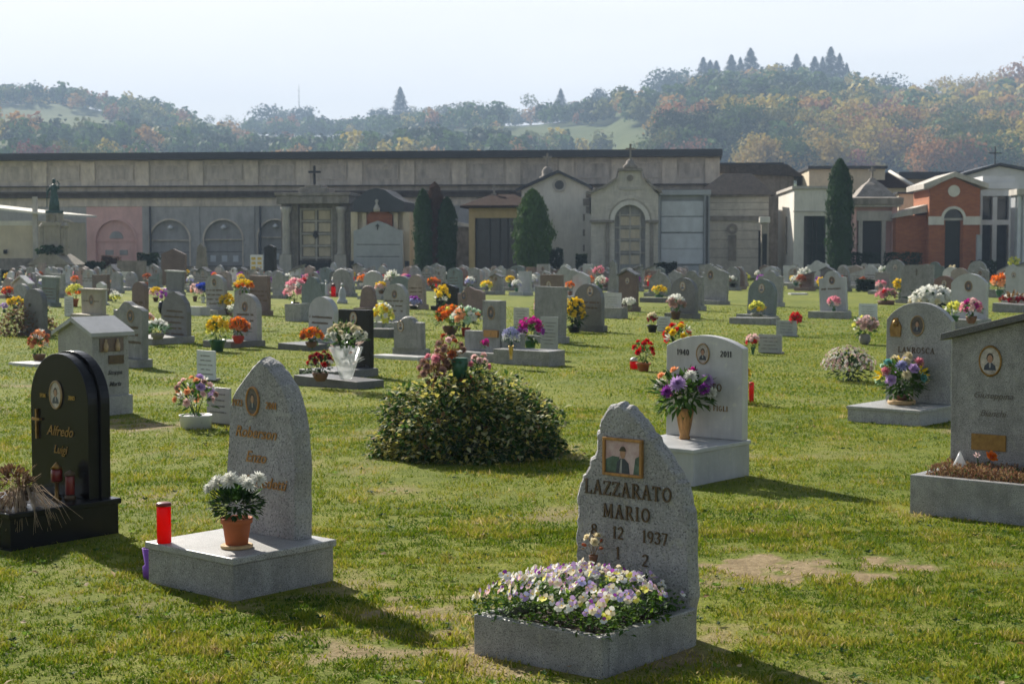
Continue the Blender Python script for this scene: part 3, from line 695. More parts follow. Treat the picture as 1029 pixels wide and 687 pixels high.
# domed chapel with grey slab
r,h,z,X=bld('dark_roofed_chapel',352,412,87,'small chapel with black curved roof, cream pilasters and plain grey gabled slab','chapel',RB)
B('wall','plaster_cream',r,(-h,X(359),0,3,-.1,z(213)),(X(405),h,0,3,-.1,z(213)),(X(359)+.002,X(405)-.002,.3,3,-.1,z(213)-.002),(X(364),X(368),-.04,.297,z(250),z(214)),(X(396),X(400),-.04,.297,z(250),z(214)))
mb=MB(); mb.prism([(X(368),z(232)),(X(394),z(232)),(X(394),z(216)),(X(381),z(208)),(X(368),z(216))],.1,.295); mb.build('brick_gable',MT['brick'],r)
mb=MB(); mb.prism([(-h+.2,z(213)+.003),(h-.25,z(213)+.003),(h-.25,z(203)),(X(396),z(197)),(X(388),z(191)),(X(380),z(189)),(X(371),z(191)),(X(363),z(197)),(-h+.2,z(203))],-.35,3.2); mb.build('roof',MT['roof_metal'],r)
mb=MB(); mb.prism([(X(357),-.1),(X(407),-.1),(X(407),z(232)),(X(400),z(230)),(X(390),z(225)),(X(381.5),z(222)),(X(373),z(225)),(X(364),z(230)),(X(357),z(232))],-.6,-.35); mb.build('front_slab',MT['slab_grey'],r)
mb=MB(); mb.box(X(360),X(404),-.615,-.602,z(246),z(246)+.03); mb.box(X(360),X(404),-.615,-.602,z(258),z(258)+.03); mb.build('slab_joint',MT['joint_dark'],r)
mb=cross_mb(.32,.2,.05,z(231),X(381.5),-.63); mb.build('slab_cross',MT['ink_dark'],r)
mb=MB(); mb.lathe([(.16,0),(.2,.15),(.12,.3),(.05,.45),(.1,.6),(0,.7)],10,0,(X(380),-.4,z(213))); mb.build('finial',MT['stone_trim'],r)
for u in(356,412): B('bollard','iron',r,(X(u)-.11,X(u)+.11,-1.0,-.78,0,z(262)))
# ochre mausoleum with glass front
r,h,z,X=bld('ochre_mausoleum',471,532,84,'ochre mausoleum with dark glass front and low tiled roof beside the round tree','mausoleum',RB)
B('wall','plaster_ochre',r,(-h,X(477),0,5,-.1,z(209)),(X(527),h,0,5,-.1,z(209)),(X(477)+.002,X(527)-.002,.9,5,-.1,z(209)-.002),(X(477)+.002,X(527)-.002,-.02,.898,z(219),z(209)-.003))
B('glass_front','dark_glass',r,(X(477)+.004,X(527)-.004,.25,.3,0,z(219)-.002)); B('mullion','iron',r,*[(X(u)-.03,X(u)+.03,.18,.247,0,z(219)-.004) for u in(478,492,502,510,526)])
mb=MB(); a,b=z(209)+.003,z(194); mb.add([(-h-.4,-.5,a),(h+.3,-.5,a),(h+.3,5.3,a),(-h-.4,5.3,a),(-h+1.0,2,b),(h-1,2,b),(-h-.4,-.5,a+.12),(h+.3,-.5,a+.12),(h+.3,5.3,a+.12),(-h-.4,5.3,a+.12)],[(0,3,2,1),(0,1,7,6),(1,2,8,7),(2,3,9,8),(3,0,6,9),(6,7,5,4),(7,8,5),(8,9,4,5),(9,6,4)]); mb.build('roof',MT['roof_tile'],r)
mb=cross_mb(.55,.34,.1,z(194),X(492),2); mb.box(X(492)-.15,X(492)+.15,1.85,2.15,z(196),z(193)); mb.build('roof_cross',MT['stone_old'],r)
# low grey building between cypresses and ochre one
r,h,z,X=bld('grey_annex',445,476,91,'low grey annex with sunlit sloping roof edge behind the cypresses','building',RB)
B('wall','stone_old',r,(-h,h,0,3,-.1,z(228))); mb=MB(); mb.prism([(-h-.2,z(223)),(h,z(229)),(h,z(226)),(-h-.2,z(220))],-.3,3); mb.build('roof',MT['plaster_white'],r)
# white gabled chapel with round window
r,h,z,X=bld('white_gabled_chapel',524,592,88,'white chapel with a steep gable, round window and small bell stone on its ridge','chapel',RB)
cx=X(562)-.0
mb=MB(); mb.prism([(-h,-.1),(h,-.1),(h,z(189)),(X(561),z(174)),(-h,z(191))],0,6); mb.build('wall',MT['plaster_white'],r)
mb=MB(); t=.16
for x0,z0,x1,z1 in((-h-.3,z(193),X(561),z(174)),(X(561),z(174),h+.25,z(191))): mb.prism([(x0,z0+.004),(x1,z1+.004),(x1,z1+t),(x0,z0+t)],-.35,6.2)
mb.build('roof',MT['roof_metal'],r)
mb=MB(); ring(mb,X(562),z(186),.26,.38,-.08,-.001,0,2*PI,24); mb.build('window_surround',MT['stone_trim'],r)
mb=MB(); disc(mb,X(562),z(186),.27,.27,-.03,-.001); mb.build('round_window',MT['dark_glass'],r)
mb=MB(); mb.lathe([(.42,0),(.42,.15),(.3,.2),(.3,.5),(.2,.62),(.12,.7)],14,0,(X(549),.6,z(178)-.1)); c=cross_mb(.75,.5,.11,z(178)+.6,X(549),.6); mb.merge(c); mb.build('ridge_cross',MT['stone_old'],r)
B('quoin','stone_old',r,*[(h-.18-(i%2)*.16,h+.04,-.06,-.002,.2+i*.42,.2+i*.42+.36) for i in range(11)])
B('side_door','plaster_white',r,(X(588),X(594),-.3,-.063,0,z(215)))
# ornate chapel with arched window
r,h,z,X=bld('ornate_arched_chapel',594,661,85,'ornate stone chapel with a big arched window, curved gable and urn with cross','chapel',RB)
c=X(633); ra=(X(651)-X(615))/2*.86; sp=z(206)-ra
mb=MB(); o=arch_wall(-h,h,0,c-ra,c+ra,sp,-.1)[:-2]
o+=[(h,z(196)),(X(657),z(192)),(X(650),z(184)),(X(645),z(179)),(X(644),z(172)),(X(622),z(172)),(X(621),z(179)),(X(610),z(187)),(-h,z(192))]
mb.prism(o,0,.4); mb.build('facade',MT['travertine'],r)
B('side_walls','travertine',r,(-h,-h+.3,.402,5,-.1,z(192)),(h-.3,h,.402,5,-.1,z(194)),(-h+.302,h-.302,4.5,5,-.1,z(192)))
mb=MB(); ring(mb,c,sp,ra,ra*1.28,-.14,-.002); mb.build('arch_surround',MT['plaster_white'],r)
mb=MB(); ring(mb,c,sp,ra*1.4,ra*1.62,-.08,-.002); mb.build('outer_moulding',MT['travertine'],r)
for q in((-h-.06,c-ra-.02,-.2,-.004,sp-.12,sp+.02),(c+ra+.02,h+.06,-.2,-.004,sp-.12,sp+.02)): B('string_course','stone_old',r,q,bevel=.01)
for q in((X(609),X(612.5),-.1,-.003,0,sp-.13),(X(653),X(656.5),-.1,-.003,0,sp-.13)): B('pilaster','stone_old',r,q,bevel=.01)
mb=MB(); T=[(-h-.25,z(196)),(X(609),z(188)),(X(619),z(181)),(X(621),z(172)),(X(645),z(172)),(X(647),z(180)),(X(656),z(190)),(h+.2,z(194))]
for (x0,z0),(x1,z1) in zip(T,T[1:]): mb.prism([(x0,z0+.003),(x1,z1+.003),(x1,z1+.14),(x0,z0+.14)],-.2,.6 if abs(z0-z1)<.3 or True else .6)
mb.build('coping',MT['stone_old'],r)
mb=MB(); mb.prism([(-h-.1,z(196)+.02),(X(615),z(180)+.02),(X(615),z(180)-.1),(-h-.1,z(196)-.1)],.602,5.2); mb.prism([(X(615),z(180)+.02),(X(651),z(180)+.02),(X(651),z(180)-.1),(X(615),z(180)-.1)],.602,5.2); mb.prism([(X(651),z(180)+.02),(h+.1,z(194)+.02),(h+.1,z(194)-.1),(X(651),z(180)-.1)],.602,5.2); mb.build('roof',MT['stone_trim'],r)
mb=MB(); disc(mb,c,z(179),.17,.17,-.06,-.002); mb.build('medallion',MT['stone_old'],r)
B('name_band','stone_trim',r,(X(622),X(644),-.05,-.003,z(191),z(188)))
B('back_wall','plaster_niche',r,(c-ra+.002,c+ra-.002,.3,.34,0,sp+ra-.02))
B('window_grid','stone_trim',r,*[(c+q*ra-.035,c+q*ra+.035,.14,.26,0,sp+(ra*.96 if q==0 else ra*.55)) for q in(-.66,0,.66)],*[(c-ra+.003,c+ra-.003,.16,.24,z(v)-.03,z(v)+.03) for v in(216,228.5,241,254)])
for i,q in enumerate((-.33,.33)):
    for v in(222,235,247.5,261): B('burial_panel','plaster_cream',r,(c+q*ra*1-.27,c+q*ra+.27,.262,.297,z(v)-.24,z(v)+.24))
mb=MB(); mb.lathe([(.35,0),(.4,.12),(.25,.25),(.2,.4),(.08,.5)],14,0,(c,.2,z(172)+.14)); mb.merge(cross_mb(.85,.5,.1,z(172)+.6,c,.2)); mb.build('urn_cross',MT['stone_old'],r)
# pale panelled tomb block
r,h,z,X=bld('panelled_tomb_block',660,713,86,'flat grey tomb block closed by four wide pale blue-grey panels','tomb block',RB)
B('frame','slab_grey',r,(-h,X(664),-.1,4,-.1,z(196)),(X(707),h,-.1,4,-.1,z(196)),(-h-.05,h+.05,-.2,4.1,z(196)+.002,z(191)),(X(664)+.002,X(707)-.002,.3,4,-.1,z(196)-.002))
for i,v in enumerate((202,218,234.5,250)):
    B('panel','slab_pale',r,(X(664)+.02,X(707)-.02,.05,.295,z(v+15.3),z(v)),bevel=.02)
B('base','slab_grey',r,(X(664)+.02,X(707)-.02,-.05,.29,-.1,z(267)))
B('downpipe','dark_glass',r,(X(709),X(711.5),-.2,-.103,0,z(197)))
# hipped-roof building
r,h,z,X=bld('hipped_roof_mausoleum',711,772,88,'wide stone mausoleum with brown hipped roof and wreath on its plain front','mausoleum',RB)
B('wall','travertine',r,(-h,h,0,3,-.1,z(196)))
B('string_course','stone_old',r,(-h,h,-.12,-.001,z(222),z(217)))
B('eaves_course','stone_old',r,(-h-.1,h+.1,-.2,-.002,z(198),z(196)-.003))
B('wall_joints','stone_old',r,*[(-h,h,-.012,-.0015,z(v),z(v)+.03) for v in(204,211,232,241,250,259)])
mb=MB(); a,b=z(196)+.003,z(173)
def hip(w0,w1,y0,y1,a,b,i0,i1,yr):
    return [(w0,y0,a),(w1,y0,a),(w1,y1,a),(w0,y1,a),(i0,yr,b),(i1,yr,b)],[(0,3,2,1),(0,1,5,4),(1,2,5),(2,3,4,5),(3,0,4)]
mb.add(*hip(-h-.7,h+.35,-.4,3.4,a,b,-h+.9,h-.9,1.5)); mb.build('roof',MT['roof_slate'],r)
mb=MB(); ring(mb,X(736),z(230),.15,.3,-.1,-.002,0,2*PI,20); mb.box(X(732),X(740),-.07,-.003,z(262),z(236)); mb.build('wreath_relief',MT['stone_old'],r)
B('annex_niche','dark_door',r,(X(762),X(768),-.02,-.0014,0,z(232)))
# building behind
r,h,z,X=bld('rear_slate_building',708,806,101,'long grey-brown building with dark flat roof behind the hipped mausoleum','building',RB)
B('wall','stone_old',r,(-h,h-.6,0,5,-.1,z(173))); mb=MB(); mb.prism([(-h,z(173)+.003),(h,z(178)),(X(790),z(166)),(X(785),z(165)),(-h,z(166))],-.5,5.5); mb.build('roof',MT['roof_slate'],r); B('ridge_cap','roof_metal',r,(-h,X(786),-.6,5.6,z(166)+.003,z(164)))
# small shrine with white top
r,h,z,X=bld('little_shrine',762,775,84,'tiny shrine with bright white cap between the hipped mausoleum and the tapering one','shrine',RB)
B('body','stone_beige',r,(-h*.5,h*.5,0,.5,0,z(224))); B('cap','plaster_white',r,(-h*.8,h*.8,-.15,.6,z(224)+.002,z(218)),bevel=.03); B('opening','dark_door',r,(-h*.35,h*.35,-.02,-.001,.1,z(235)))
# pale mausoleum with sunlit side
r,h,z,X=bld('pale_square_mausoleum',798,836,84,'square pale mausoleum with its left side wall in sun, beside the tall cypress','mausoleum',math.radians(-4))
D=8.5
B('wall','plaster_white',r,(-h,h,.3,D,-.1,z(190)),(-h,X(808),0,.298,-.1,z(190)),(X(830),h,0,.298,-.1,z(190)),(X(808)+.002,X(830)-.002,0,.298,z(217),z(190)))
B('cornice','stone_trim',r,(-h-.12,h+.12,-.12,D+.1,z(190)+.002,z(187)),(-h-.05,h+.05,-.05,-.002,z(212)-.05,z(212)))
B('door','dark_glass',r,(X(808)+.004,X(830)-.004,.2,.25,0,z(217)-.002)); B('door_frame','iron',r,*[(X(u)-.03,X(u)+.03,.12,.197,0,z(217)-.003) for u in(808.8,817,821,829.2)],(X(808)+.01,X(830)-.01,.13,.19,z(245),z(245)+.05))
B('side_window','dark_glass',r,(-h-.03,-h-.001,3.4,4.1,z(255),z(216)))
# rear building with sunlit side at 798..885
r,h,z,X=bld('rear_cream_building',813,888,97,'rear cream building with dark flat roof and bright left wall behind the cypress','building',math.radians(-4))
B('wall','plaster_cream',r,(-h,h,0,7,-.1,z(170))); B('roof','roof_metal',r,(-h-.1,h+.1,-.3,7,z(170)+.002,z(167)))
# stone temple
r,h,z,X=bld('stone_temple_tomb',857,903,84,'small classical tomb with heavy mossy stone roof and cross finial right of the cypress','tomb',math.radians(-4))
B('wall','plaster_pink',r,(-h*.98,X(861),0,3,-.1,z(208)),(X(896),h*.93,0,3,-.1,z(208)),(X(861)+.002,X(896)-.002,.3,3,-.1,z(208)))
B('door_surround','stone_trim',r,(X(863),X(867),-.05,.297,0,z(222)),(X(886),X(890),-.05,.297,0,z(222)),(X(861)+.01,X(896)-.01,-.06,.298,z(222)+.002,z(212))); B('door','dark_door',r,(X(867)+.002,X(886)-.002,.1,.2,0,z(222)-.002))
B('cornice','stone_trim',r,(-h-.1,h+.05,-.3,3.1,z(208)+.002,z(206)))
mb=MB(); w_=h+.15; P=[(1,z(206)+.003),(1.02,z(199)),(.8,z(198)),(.55,z(191)),(.35,z(185)),(.16,z(181)),(.1,z(178))]
vs=[];fs=[]
for q,zz in P: vs+=[(-w_*q,1.4-1.8*q,zz),(w_*q,1.4-1.8*q,zz),(w_*q,1.4+1.8*q,zz),(-w_*q,1.4+1.8*q,zz)]
for k in range(len(P)-1):
    for i in range(4): j=(i+1)%4; fs.append((4*k+i,4*k+j,4*k+4+j,4*k+4+i))
fs.append((3,2,1,0)); fs.append(tuple(4*(len(P)-1)+i for i in range(4)))
mb.add(vs,fs); mb.build('roof',MT['stone_old'],r,bevel=.03); mb=cross_mb(.6,.35,.11,z(178),0,1.4); mb.build('finial_cross',MT['stone_old'],r)
# tiled building behind
r,h,z,X=bld('tiled_rear_house',874,912,96,'rear building with reddish tiles and white ridge line left of the brick chapel','building',math.radians(-4))
B('wall','plaster_cream',r,(-h,h,0,5,-.1,z(189))); mb=MB(); mb.add(*hip(-h-.3,h+.3,-.4,6,z(189)+.002,z(172),-h+1,h-.8,2)); mb.build('roof',MT['roof_tile'],r); mb=MB(); mb.tube([(h-.8,2,z(172)+.05),(h+.3,-.4,z(188))],.12,6); mb.build('ridge',MT['plaster_white'],r)
r,h,z,X=bld('low_cream_wall_building',903,936,90,'low cream building just left of the brick chapel gable','building',math.radians(-4))
B('wall','plaster_cream',r,(-h,h,0,4,-.1,z(195))); B('roof','roof_metal',r,(-h-.1,h,-.2,4,z(195)+.002,z(193)))
# brick chapel
r,h,z,X=bld('brick_chapel',934,984,82,'red brick chapel with pale gable, round medallion and white arched doorway','chapel',math.radians(-4))
c=X(958); ra=X(967.5)-c; sp=z(210)-ra; zt=z(190)
mb=MB(); o=arch_wall(-h,h,0,c-ra,c+ra,sp,-.1)[:-2]+[(h,zt),(c,z(178)),(-h,zt)]; mb.prism(o,0,.35); mb.build('facade',MT['brick'],r)
B('side_walls','brick',r,(-h,-h+.3,.352,4.5,-.1,zt),(h-.3,h,.352,4.5,-.1,zt),(-h+.302,h-.302,4.2,4.5,-.1,zt))
mb=MB(); t=.26
for x0,z0,x1,z1 in((-h-.35,z(190),c,z(178)),(c,z(178),h+.35,z(190))): mb.prism([(x0,z0+.004),(x1,z1+.004),(x1,z1+t),(x0,z0+t)],-.35,4.7)
mb.build('roof',MT['stone_trim'],r)
mb=MB(); ring(mb,c,sp,ra,ra*1.28,-.08,-.002); mb.build('arch_surround',MT['plaster_white'],r)
for q in((-h-.04,c-ra-.002,-.1,-.003,z(226),z(217.5)),(c+ra+.002,h+.04,-.1,-.003,z(226),z(217.5))): B('stone_band','plaster_white',r,q)
mb=MB(); disc(mb,c,z(192),.3,.3,-.07,-.002); mb.build('medallion',MT['plaster_white'],r)
B('door','dark_door',r,(c-ra+.1,c+ra-.1,.2,.25,0,sp-.1)); B('door_jamb','brick',r,(c-ra+.002,c-ra+.097,.1,.3,0,sp-.1),(c+ra-.097,c+ra-.002,.1,.3,0,sp-.1)); B('lintel','stone_trim',r,(c-ra+.002,c+ra-.002,.08,.3,sp-.097,sp+.02))
mb=MB(); mb.prism(arc(c,sp+.023,ra-.01,0,PI,14),.2,.25); mb.build('fanlight',MT['dark_glass'],r)
mb=MB(); mb.box(X(904),-h-.003,.8,4,-.1,z(216)); mb.build('side_wing',MT['brick'],r)
mb=MB(); mb.prism([(X(901),z(219)+.01),(-h-.004,z(213)),(-h-.004,z(205)),(X(903),z(214))],.5,4.2); mb.build('wing_roof',MT['stone_trim'],r)
B('lamp_post','slab_grey',r,(X(979)-.12,X(979)+.12,-1.2,-.96,0,z(236)))
# modern white mausoleum
r,h,z,X=bld('modern_glazed_mausoleum',985,1020,84,'modern white mausoleum with tall dark panes in a white cross frame','mausoleum',math.radians(-4))
B('frame','marble_cladding',r,(-h,X(987),-.1,4,-.1,z(190)),(X(1013),h,-.1,4,-.1,z(190)),(X(997),X(1001.5),-.08,.3,-.1,z(198)),(X(987)+.002,X(1013)-.002,-.09,.3,z(226),z(221)),(X(987)+.002,X(1013)-.002,-.09,4,z(197),z(190)-.002))
B('glass','dark_glass',r,(X(987)+.003,X(1013)-.003,.31,.36,0,z(197)-.002)); B('cap','marble_cladding',r,(-h-.1,h+.1,-.2,4,z(190)+.002,z(183)),(-h*.9,h*.9,-.1,3.5,z(183)+.002,z(177)))
r,h,z,X=bld('wide_white_gable',972,1050,95,'wide low white gable topped by a thin iron cross at the right edge','building',math.radians(-4))
mb=MB(); mb.prism([(-h,-.1),(h,-.1),(h,z(176)),(X(1003),z(167)),(-h,z(176))],0,6); mb.build('wall',MT['marble_cladding'],r)
mb=MB()
for x0,z0,x1,z1 in((-h-.3,z(178),X(1003),z(168)),(X(1003),z(168),h+.25,z(178))): mb.prism([(x0,z0+.1),(x1,z1+.1),(x1,z1+.25),(x0,z0+.25)],-.3,6.2)
mb.build('roof',MT['roof_metal'],r); cross_mb(1.1,.75,.06,z(166),X(999),0).build('iron_cross',MT['iron'],r)
r,h,z,X=bld('grey_columned_tomb',1022,1075,80,'grey tomb with slim columns cut off by the right edge','tomb',math.radians(-4))
B('wall','slab_grey',r,(-h,h,.3,1.2,-.1,z(196))); B('roof','stone_trim',r,(-h-.1,h,-.4,1.3,z(196)+.002,z(190)))
for u in (1022.5,1028,1040,1052): mb=MB(); mb.lathe([(.12,0),(.1,.1),(.09,z(199)),(.13,z(196)-.003)],12,0,(X(u)+.08,-.1,0)); mb.build('column',MT['slab_pale'],r)
# far dark eaves on the right
r,h,z,X=bld('rear_dark_roofed_row',905,975,100,'low rear row with long dark roof above the brick chapel','building',math.radians(-4))
B('wall','plaster_cream',r,(-h,h,0,4,-.1,z(180))); B('roof','roof_metal',r,(-h-.2,h+8,-.5,4.5,z(180)+.002,z(173)))

# ------------------------------------------------------------------ trees and hedges in the cemetery
def dense(name,u,vb,d,h,w,mat,label,cat,shape,n=7000,s=.11,seed=1,tall=1.6):
    rnd=random.Random(seed); mb=MB()
    for i in range(n):
        t=rnd.random(); z=h*(.02+.98*t)
        r=w/2*shape(t)*(1+.16*noise.noise(Vector((t*9,seed,math.floor(rnd.random()*1)))) ); a=rnd.random()*6.28
        r*=1+.22*noise.noise(Vector((math.cos(a)*1.6,math.sin(a)*1.6,z*1.6+seed)))
        q=r*(rnd.random()**.25)*(rnd.uniform(1.02,1.25) if rnd.random()<.2 else 1); p=Vector((math.cos(a)*q,math.sin(a)*q,z))
        o=Vector((math.cos(a)+rnd.gauss(0,.4),math.sin(a)+rnd.gauss(0,.4),rnd.gauss(.2,.4))).normalized()
        t1=Vector((0,0,1)); b=o.cross(t1).normalized(); t1=b.cross(o)
        k=s*(.6+.8*rnd.random())
        mb.add([p-t1*k*tall*.5,p+b*k*.4,p+t1*k*tall*.6+o*k*.2,p-b*k*.4],[(0,1,2,3)],0)
    r=empty(name,(XT(u,d,1),d,0),0,label,cat)
    mb.build('crown',MT[mat],r); tb=MB(); tb.tube([(0,0,-.1),(0,0,h*.85)],[w*.07,w*.02],7); tb.build('trunk',MT['bark'],r)
    return r
col_shape=lambda t:(min(1,t*5+.15)**.45)*(1-max(0,(t-.62)/.38)**2.6)**.6*(.9+.1*math.sin(t*3))
dense('cypress_tree',843,0,80,ZT(161,80),1.28,'crown_cypress','tall narrow dark cypress between the pale mausoleum and the stone temple tomb','cypress',col_shape,9000,.12,1)
dense('cypress_tree',425,0,81,ZT(191,81),.95,'crown_cypress','left green cypress of the three by the grey slab chapel','cypress',col_shape,5000,.1,2)
dense('cypress_tree',437,0,81.6,ZT(184,81),1.1,'crown_brown','brownish middle cypress, tallest of the trio','cypress',col_shape,5500,.1,3)
dense('cypress_tree',449.5,0,81,ZT(199,81),1.0,'crown_cypress','right green cypress of the three, next to the grey annex','cypress',col_shape,5000,.1,4)
dense('conical_thuja',535,0,79,ZT(191,79),1.95,'crown_thuja','broad egg-shaped green thuja before the white gabled chapel','thuja',lambda t:(min(1,t*2.6+.1)**.45)*(1-max(0,(t-.36)/.64)**2.2)**.62,9000,.11,5)
def hedge(u0,u1,vt,d,label,name='clipped_hedge',mat='crown_box',s=.09,n=2600,dep=.7):
    w=(u1-u0)/F*d; h=ZT(vt,d); rnd=random.Random(int(u0)); mb=MB()
    for i in range(n):
        p=Vector((rnd.uniform(-w/2,w/2),rnd.uniform(-dep/2,dep/2),h*rnd.random()**.7)); 
        if rnd.random()<.6: p.y=-dep/2+rnd.gauss(0,.04)
        p.z*=1+.12*noise.noise(p*2); a=Vector((rnd.gauss(0,1),rnd.gauss(0,1),rnd.gauss(0,1))).normalized(); b=a.orthogonal().normalized(); k=s*(.6+.7*rnd.random())
        mb.add([p-a*k*.5,p+b*k*.4,p+a*k*.5,p-b*k*.4],[(0,1,2,3)],0)
    o=mb.build(name,MT[mat],None,(XT((u0+u1)/2,d,1),d,0),RB); return tag(o,label,'hedge')
hedge(853,884,254,81,'dark clipped hedge at the foot of the stone temple tomb')
hedge(888,925,254,81,'dark clipped hedge in front of the brick chapel wing')
hedge(88,104,263,82,'dark shrub below the pink arcade bay, its left side','garden_shrub')
hedge(140,160,255,83,'dark leafy shrub right of the pink arcade bay','garden_shrub')
hedge(104,120,258,84,'brownish shrub under the pink arcade bay','garden_shrub','crown_brown')
hedge(549,566,250,82,'dark shrub right of the egg-shaped thuja','garden_shrub')
hedge(579,590,256,82,'small dark shrub at the corner of the white gabled chapel','garden_shrub')
hedge(976,1000,262,80,'dark low hedge right of the brick chapel')
hedge(0,30,272,80,'dark low planting below the cream building','garden_shrub')
hedge(657,680,264,80,'low dark hedge below the pale panelled tomb block')
# ------------------------------------------------------------------ flowers
rf=random.Random(21)
def petal(mb,a,e,l,w,base=0.0,z=0,mat=0,cup=.12,roll=0):
    ca,sa=math.cos(a),math.sin(a); ce,se=math.cos(e),math.sin(e)
    def P(t,s,up): # t along, s across, up normal
        x=base+t*ce-up*se; zz=z+t*se+up*ce
        return (x*ca-s*sa, x*sa+s*ca, zz)
    mb.add([P(0,0,0),P(l*.55,-w/2,cup*l),P(l,-w*.18,cup*l*.3),P(l,w*.18,cup*l*.3),P(l*.55,w/2,cup*l),P(l*.55,0,0)],[(0,1,5),(0,5,4),(5,1,2),(5,2,3,),(5,3,4)],mat,True)
def head_mb(kind,low=False):
    mb=MB(); r=random.Random(4)
    if kind=='mum':
        L=[(8,-.1,.5,.2,0),(8,.25,.48,.2,.03),(7,.65,.42,.2,.06),(5,1.05,.36,.18,.08),(3,1.4,.3,.16,.08)]
        if low: L=[(6,.0,.5,.32,0),(5,.5,.45,.32,.05),(3,1.1,.38,.3,.08)]
        else: L=[(n*2,e,l,w*.62,z) for n,e,l,w,z in L]
        for n,e,l,w,z in L:
            for i in range(n): petal(mb,2*PI*(i+r.random()*.5)/n,e+r.uniform(-.15,.15),l*r.uniform(.85,1.05),w,0,z,0,.15)
    elif kind=='rose':
        L=[(6,.35,.5,.42,0),(5,.8,.42,.4,0),(4,1.15,.4,.34,.02),(3,1.4,.38,.26,.03)]
        if low: L=[(5,.4,.5,.5,0),(4,1.,.44,.42,.02)]
        for n,e,l,w,z in L:
            for i in range(n): petal(mb,2*PI*(i+r.random()*.4)/n,e,l,w,.02,z,0,-.12)
    elif kind=='daisy':
        n=7 if low else 13
        for i in range(n): petal(mb,2*PI*i/n,.2+r.uniform(-.1,.1),.5,.22 if low else .15,.02,0,0,.05)
        mb.ellip((0,0,.04),(.12,.12,.07),6,4,1)
    elif kind=='pansy':
        for a,l,w in [(0.3,.5,.5),(PI-.3,.5,.5),(1.2,.5,.5),(PI-1.2,.5,.5),(-PI/2,.52,.62)]: petal(mb,a,.22,l,w,.0,a*.004,0 if a>-1 else 2,.05)
        mb.ellip((0,-.05,.07),(.09,.1,.05),6,3,1)
    elif kind=='lily':
        for i in range(6): petal(mb,2*PI*i/6,.75,.55,.2,.02,0,0,-.1)
        mb.tube([(0,0,0),(0,0,.35)],.03,4,1)
    elif kind=='bud':
        mb.ellip((0,0,.2),(.2,.2,.32),6,5,0)
    return mb
_hd={}
def head(kind,low): 
    if (kind,low) not in _hd: _hd[kind,low]=head_mb(kind,low)
    return _hd[kind,low]
_hm={}
def head_mesh(kind,mats):
    k=(kind,tuple(mats))
    if k not in _hm: _hm[k]=head(kind,False).mesh('blossom',[MT[m] for m in mats])
    return _hm[k]
def leafq(mb,p,d,l,w,mat=0,rnd=rf):
    d=Vector(d).normalized(); s=d.cross(Vector((rnd.gauss(0,.3),rnd.gauss(0,.3),1))).normalized(); n=s.cross(d)
    p=Vector(p)
    mb.add([p,p+d*l*.5-s*w*.5+n*l*.08,p+d*l-n*l*.08,p+d*l*.5+s*w*.5+n*l*.08,p+d*l*.5],[(0,1,4),(4,1,2),(0,4,3),(4,2,3)],mat)
VASE={'pot':[(.62,0),(.85,.82),(1,.83),(1,1),(.88,1),(.84,.9)],'bowl':[(.5,0),(.8,.35),(.97,.8),(1,1),(.9,1),(.86,.9)],'bucket':[(.9,0),(1,.95),(1.04,1),(.96,1),(.93,.9)],
      'vase':[(.55,0),(.62,.05),(.5,.12),(.72,.45),(.95,.85),(1,1),(.88,1),(.8,.85)],'ball':[(.5,0),(.85,.2),(1,.5),(.85,.85),(.62,1),(.5,1)],'trough':[(.9,0),(1,1),(.9,1),(.9,.9)],'cone':[(.35,0),(.4,.05),(.7,.5),(1.1,1),(1.0,1),(.66,.55)]}
def aim(d, spin=0):
    return Vector(d).to_track_quat('Z','Y').to_matrix().to_4x4() @ Matrix.Rotation(spin,4,'Z')
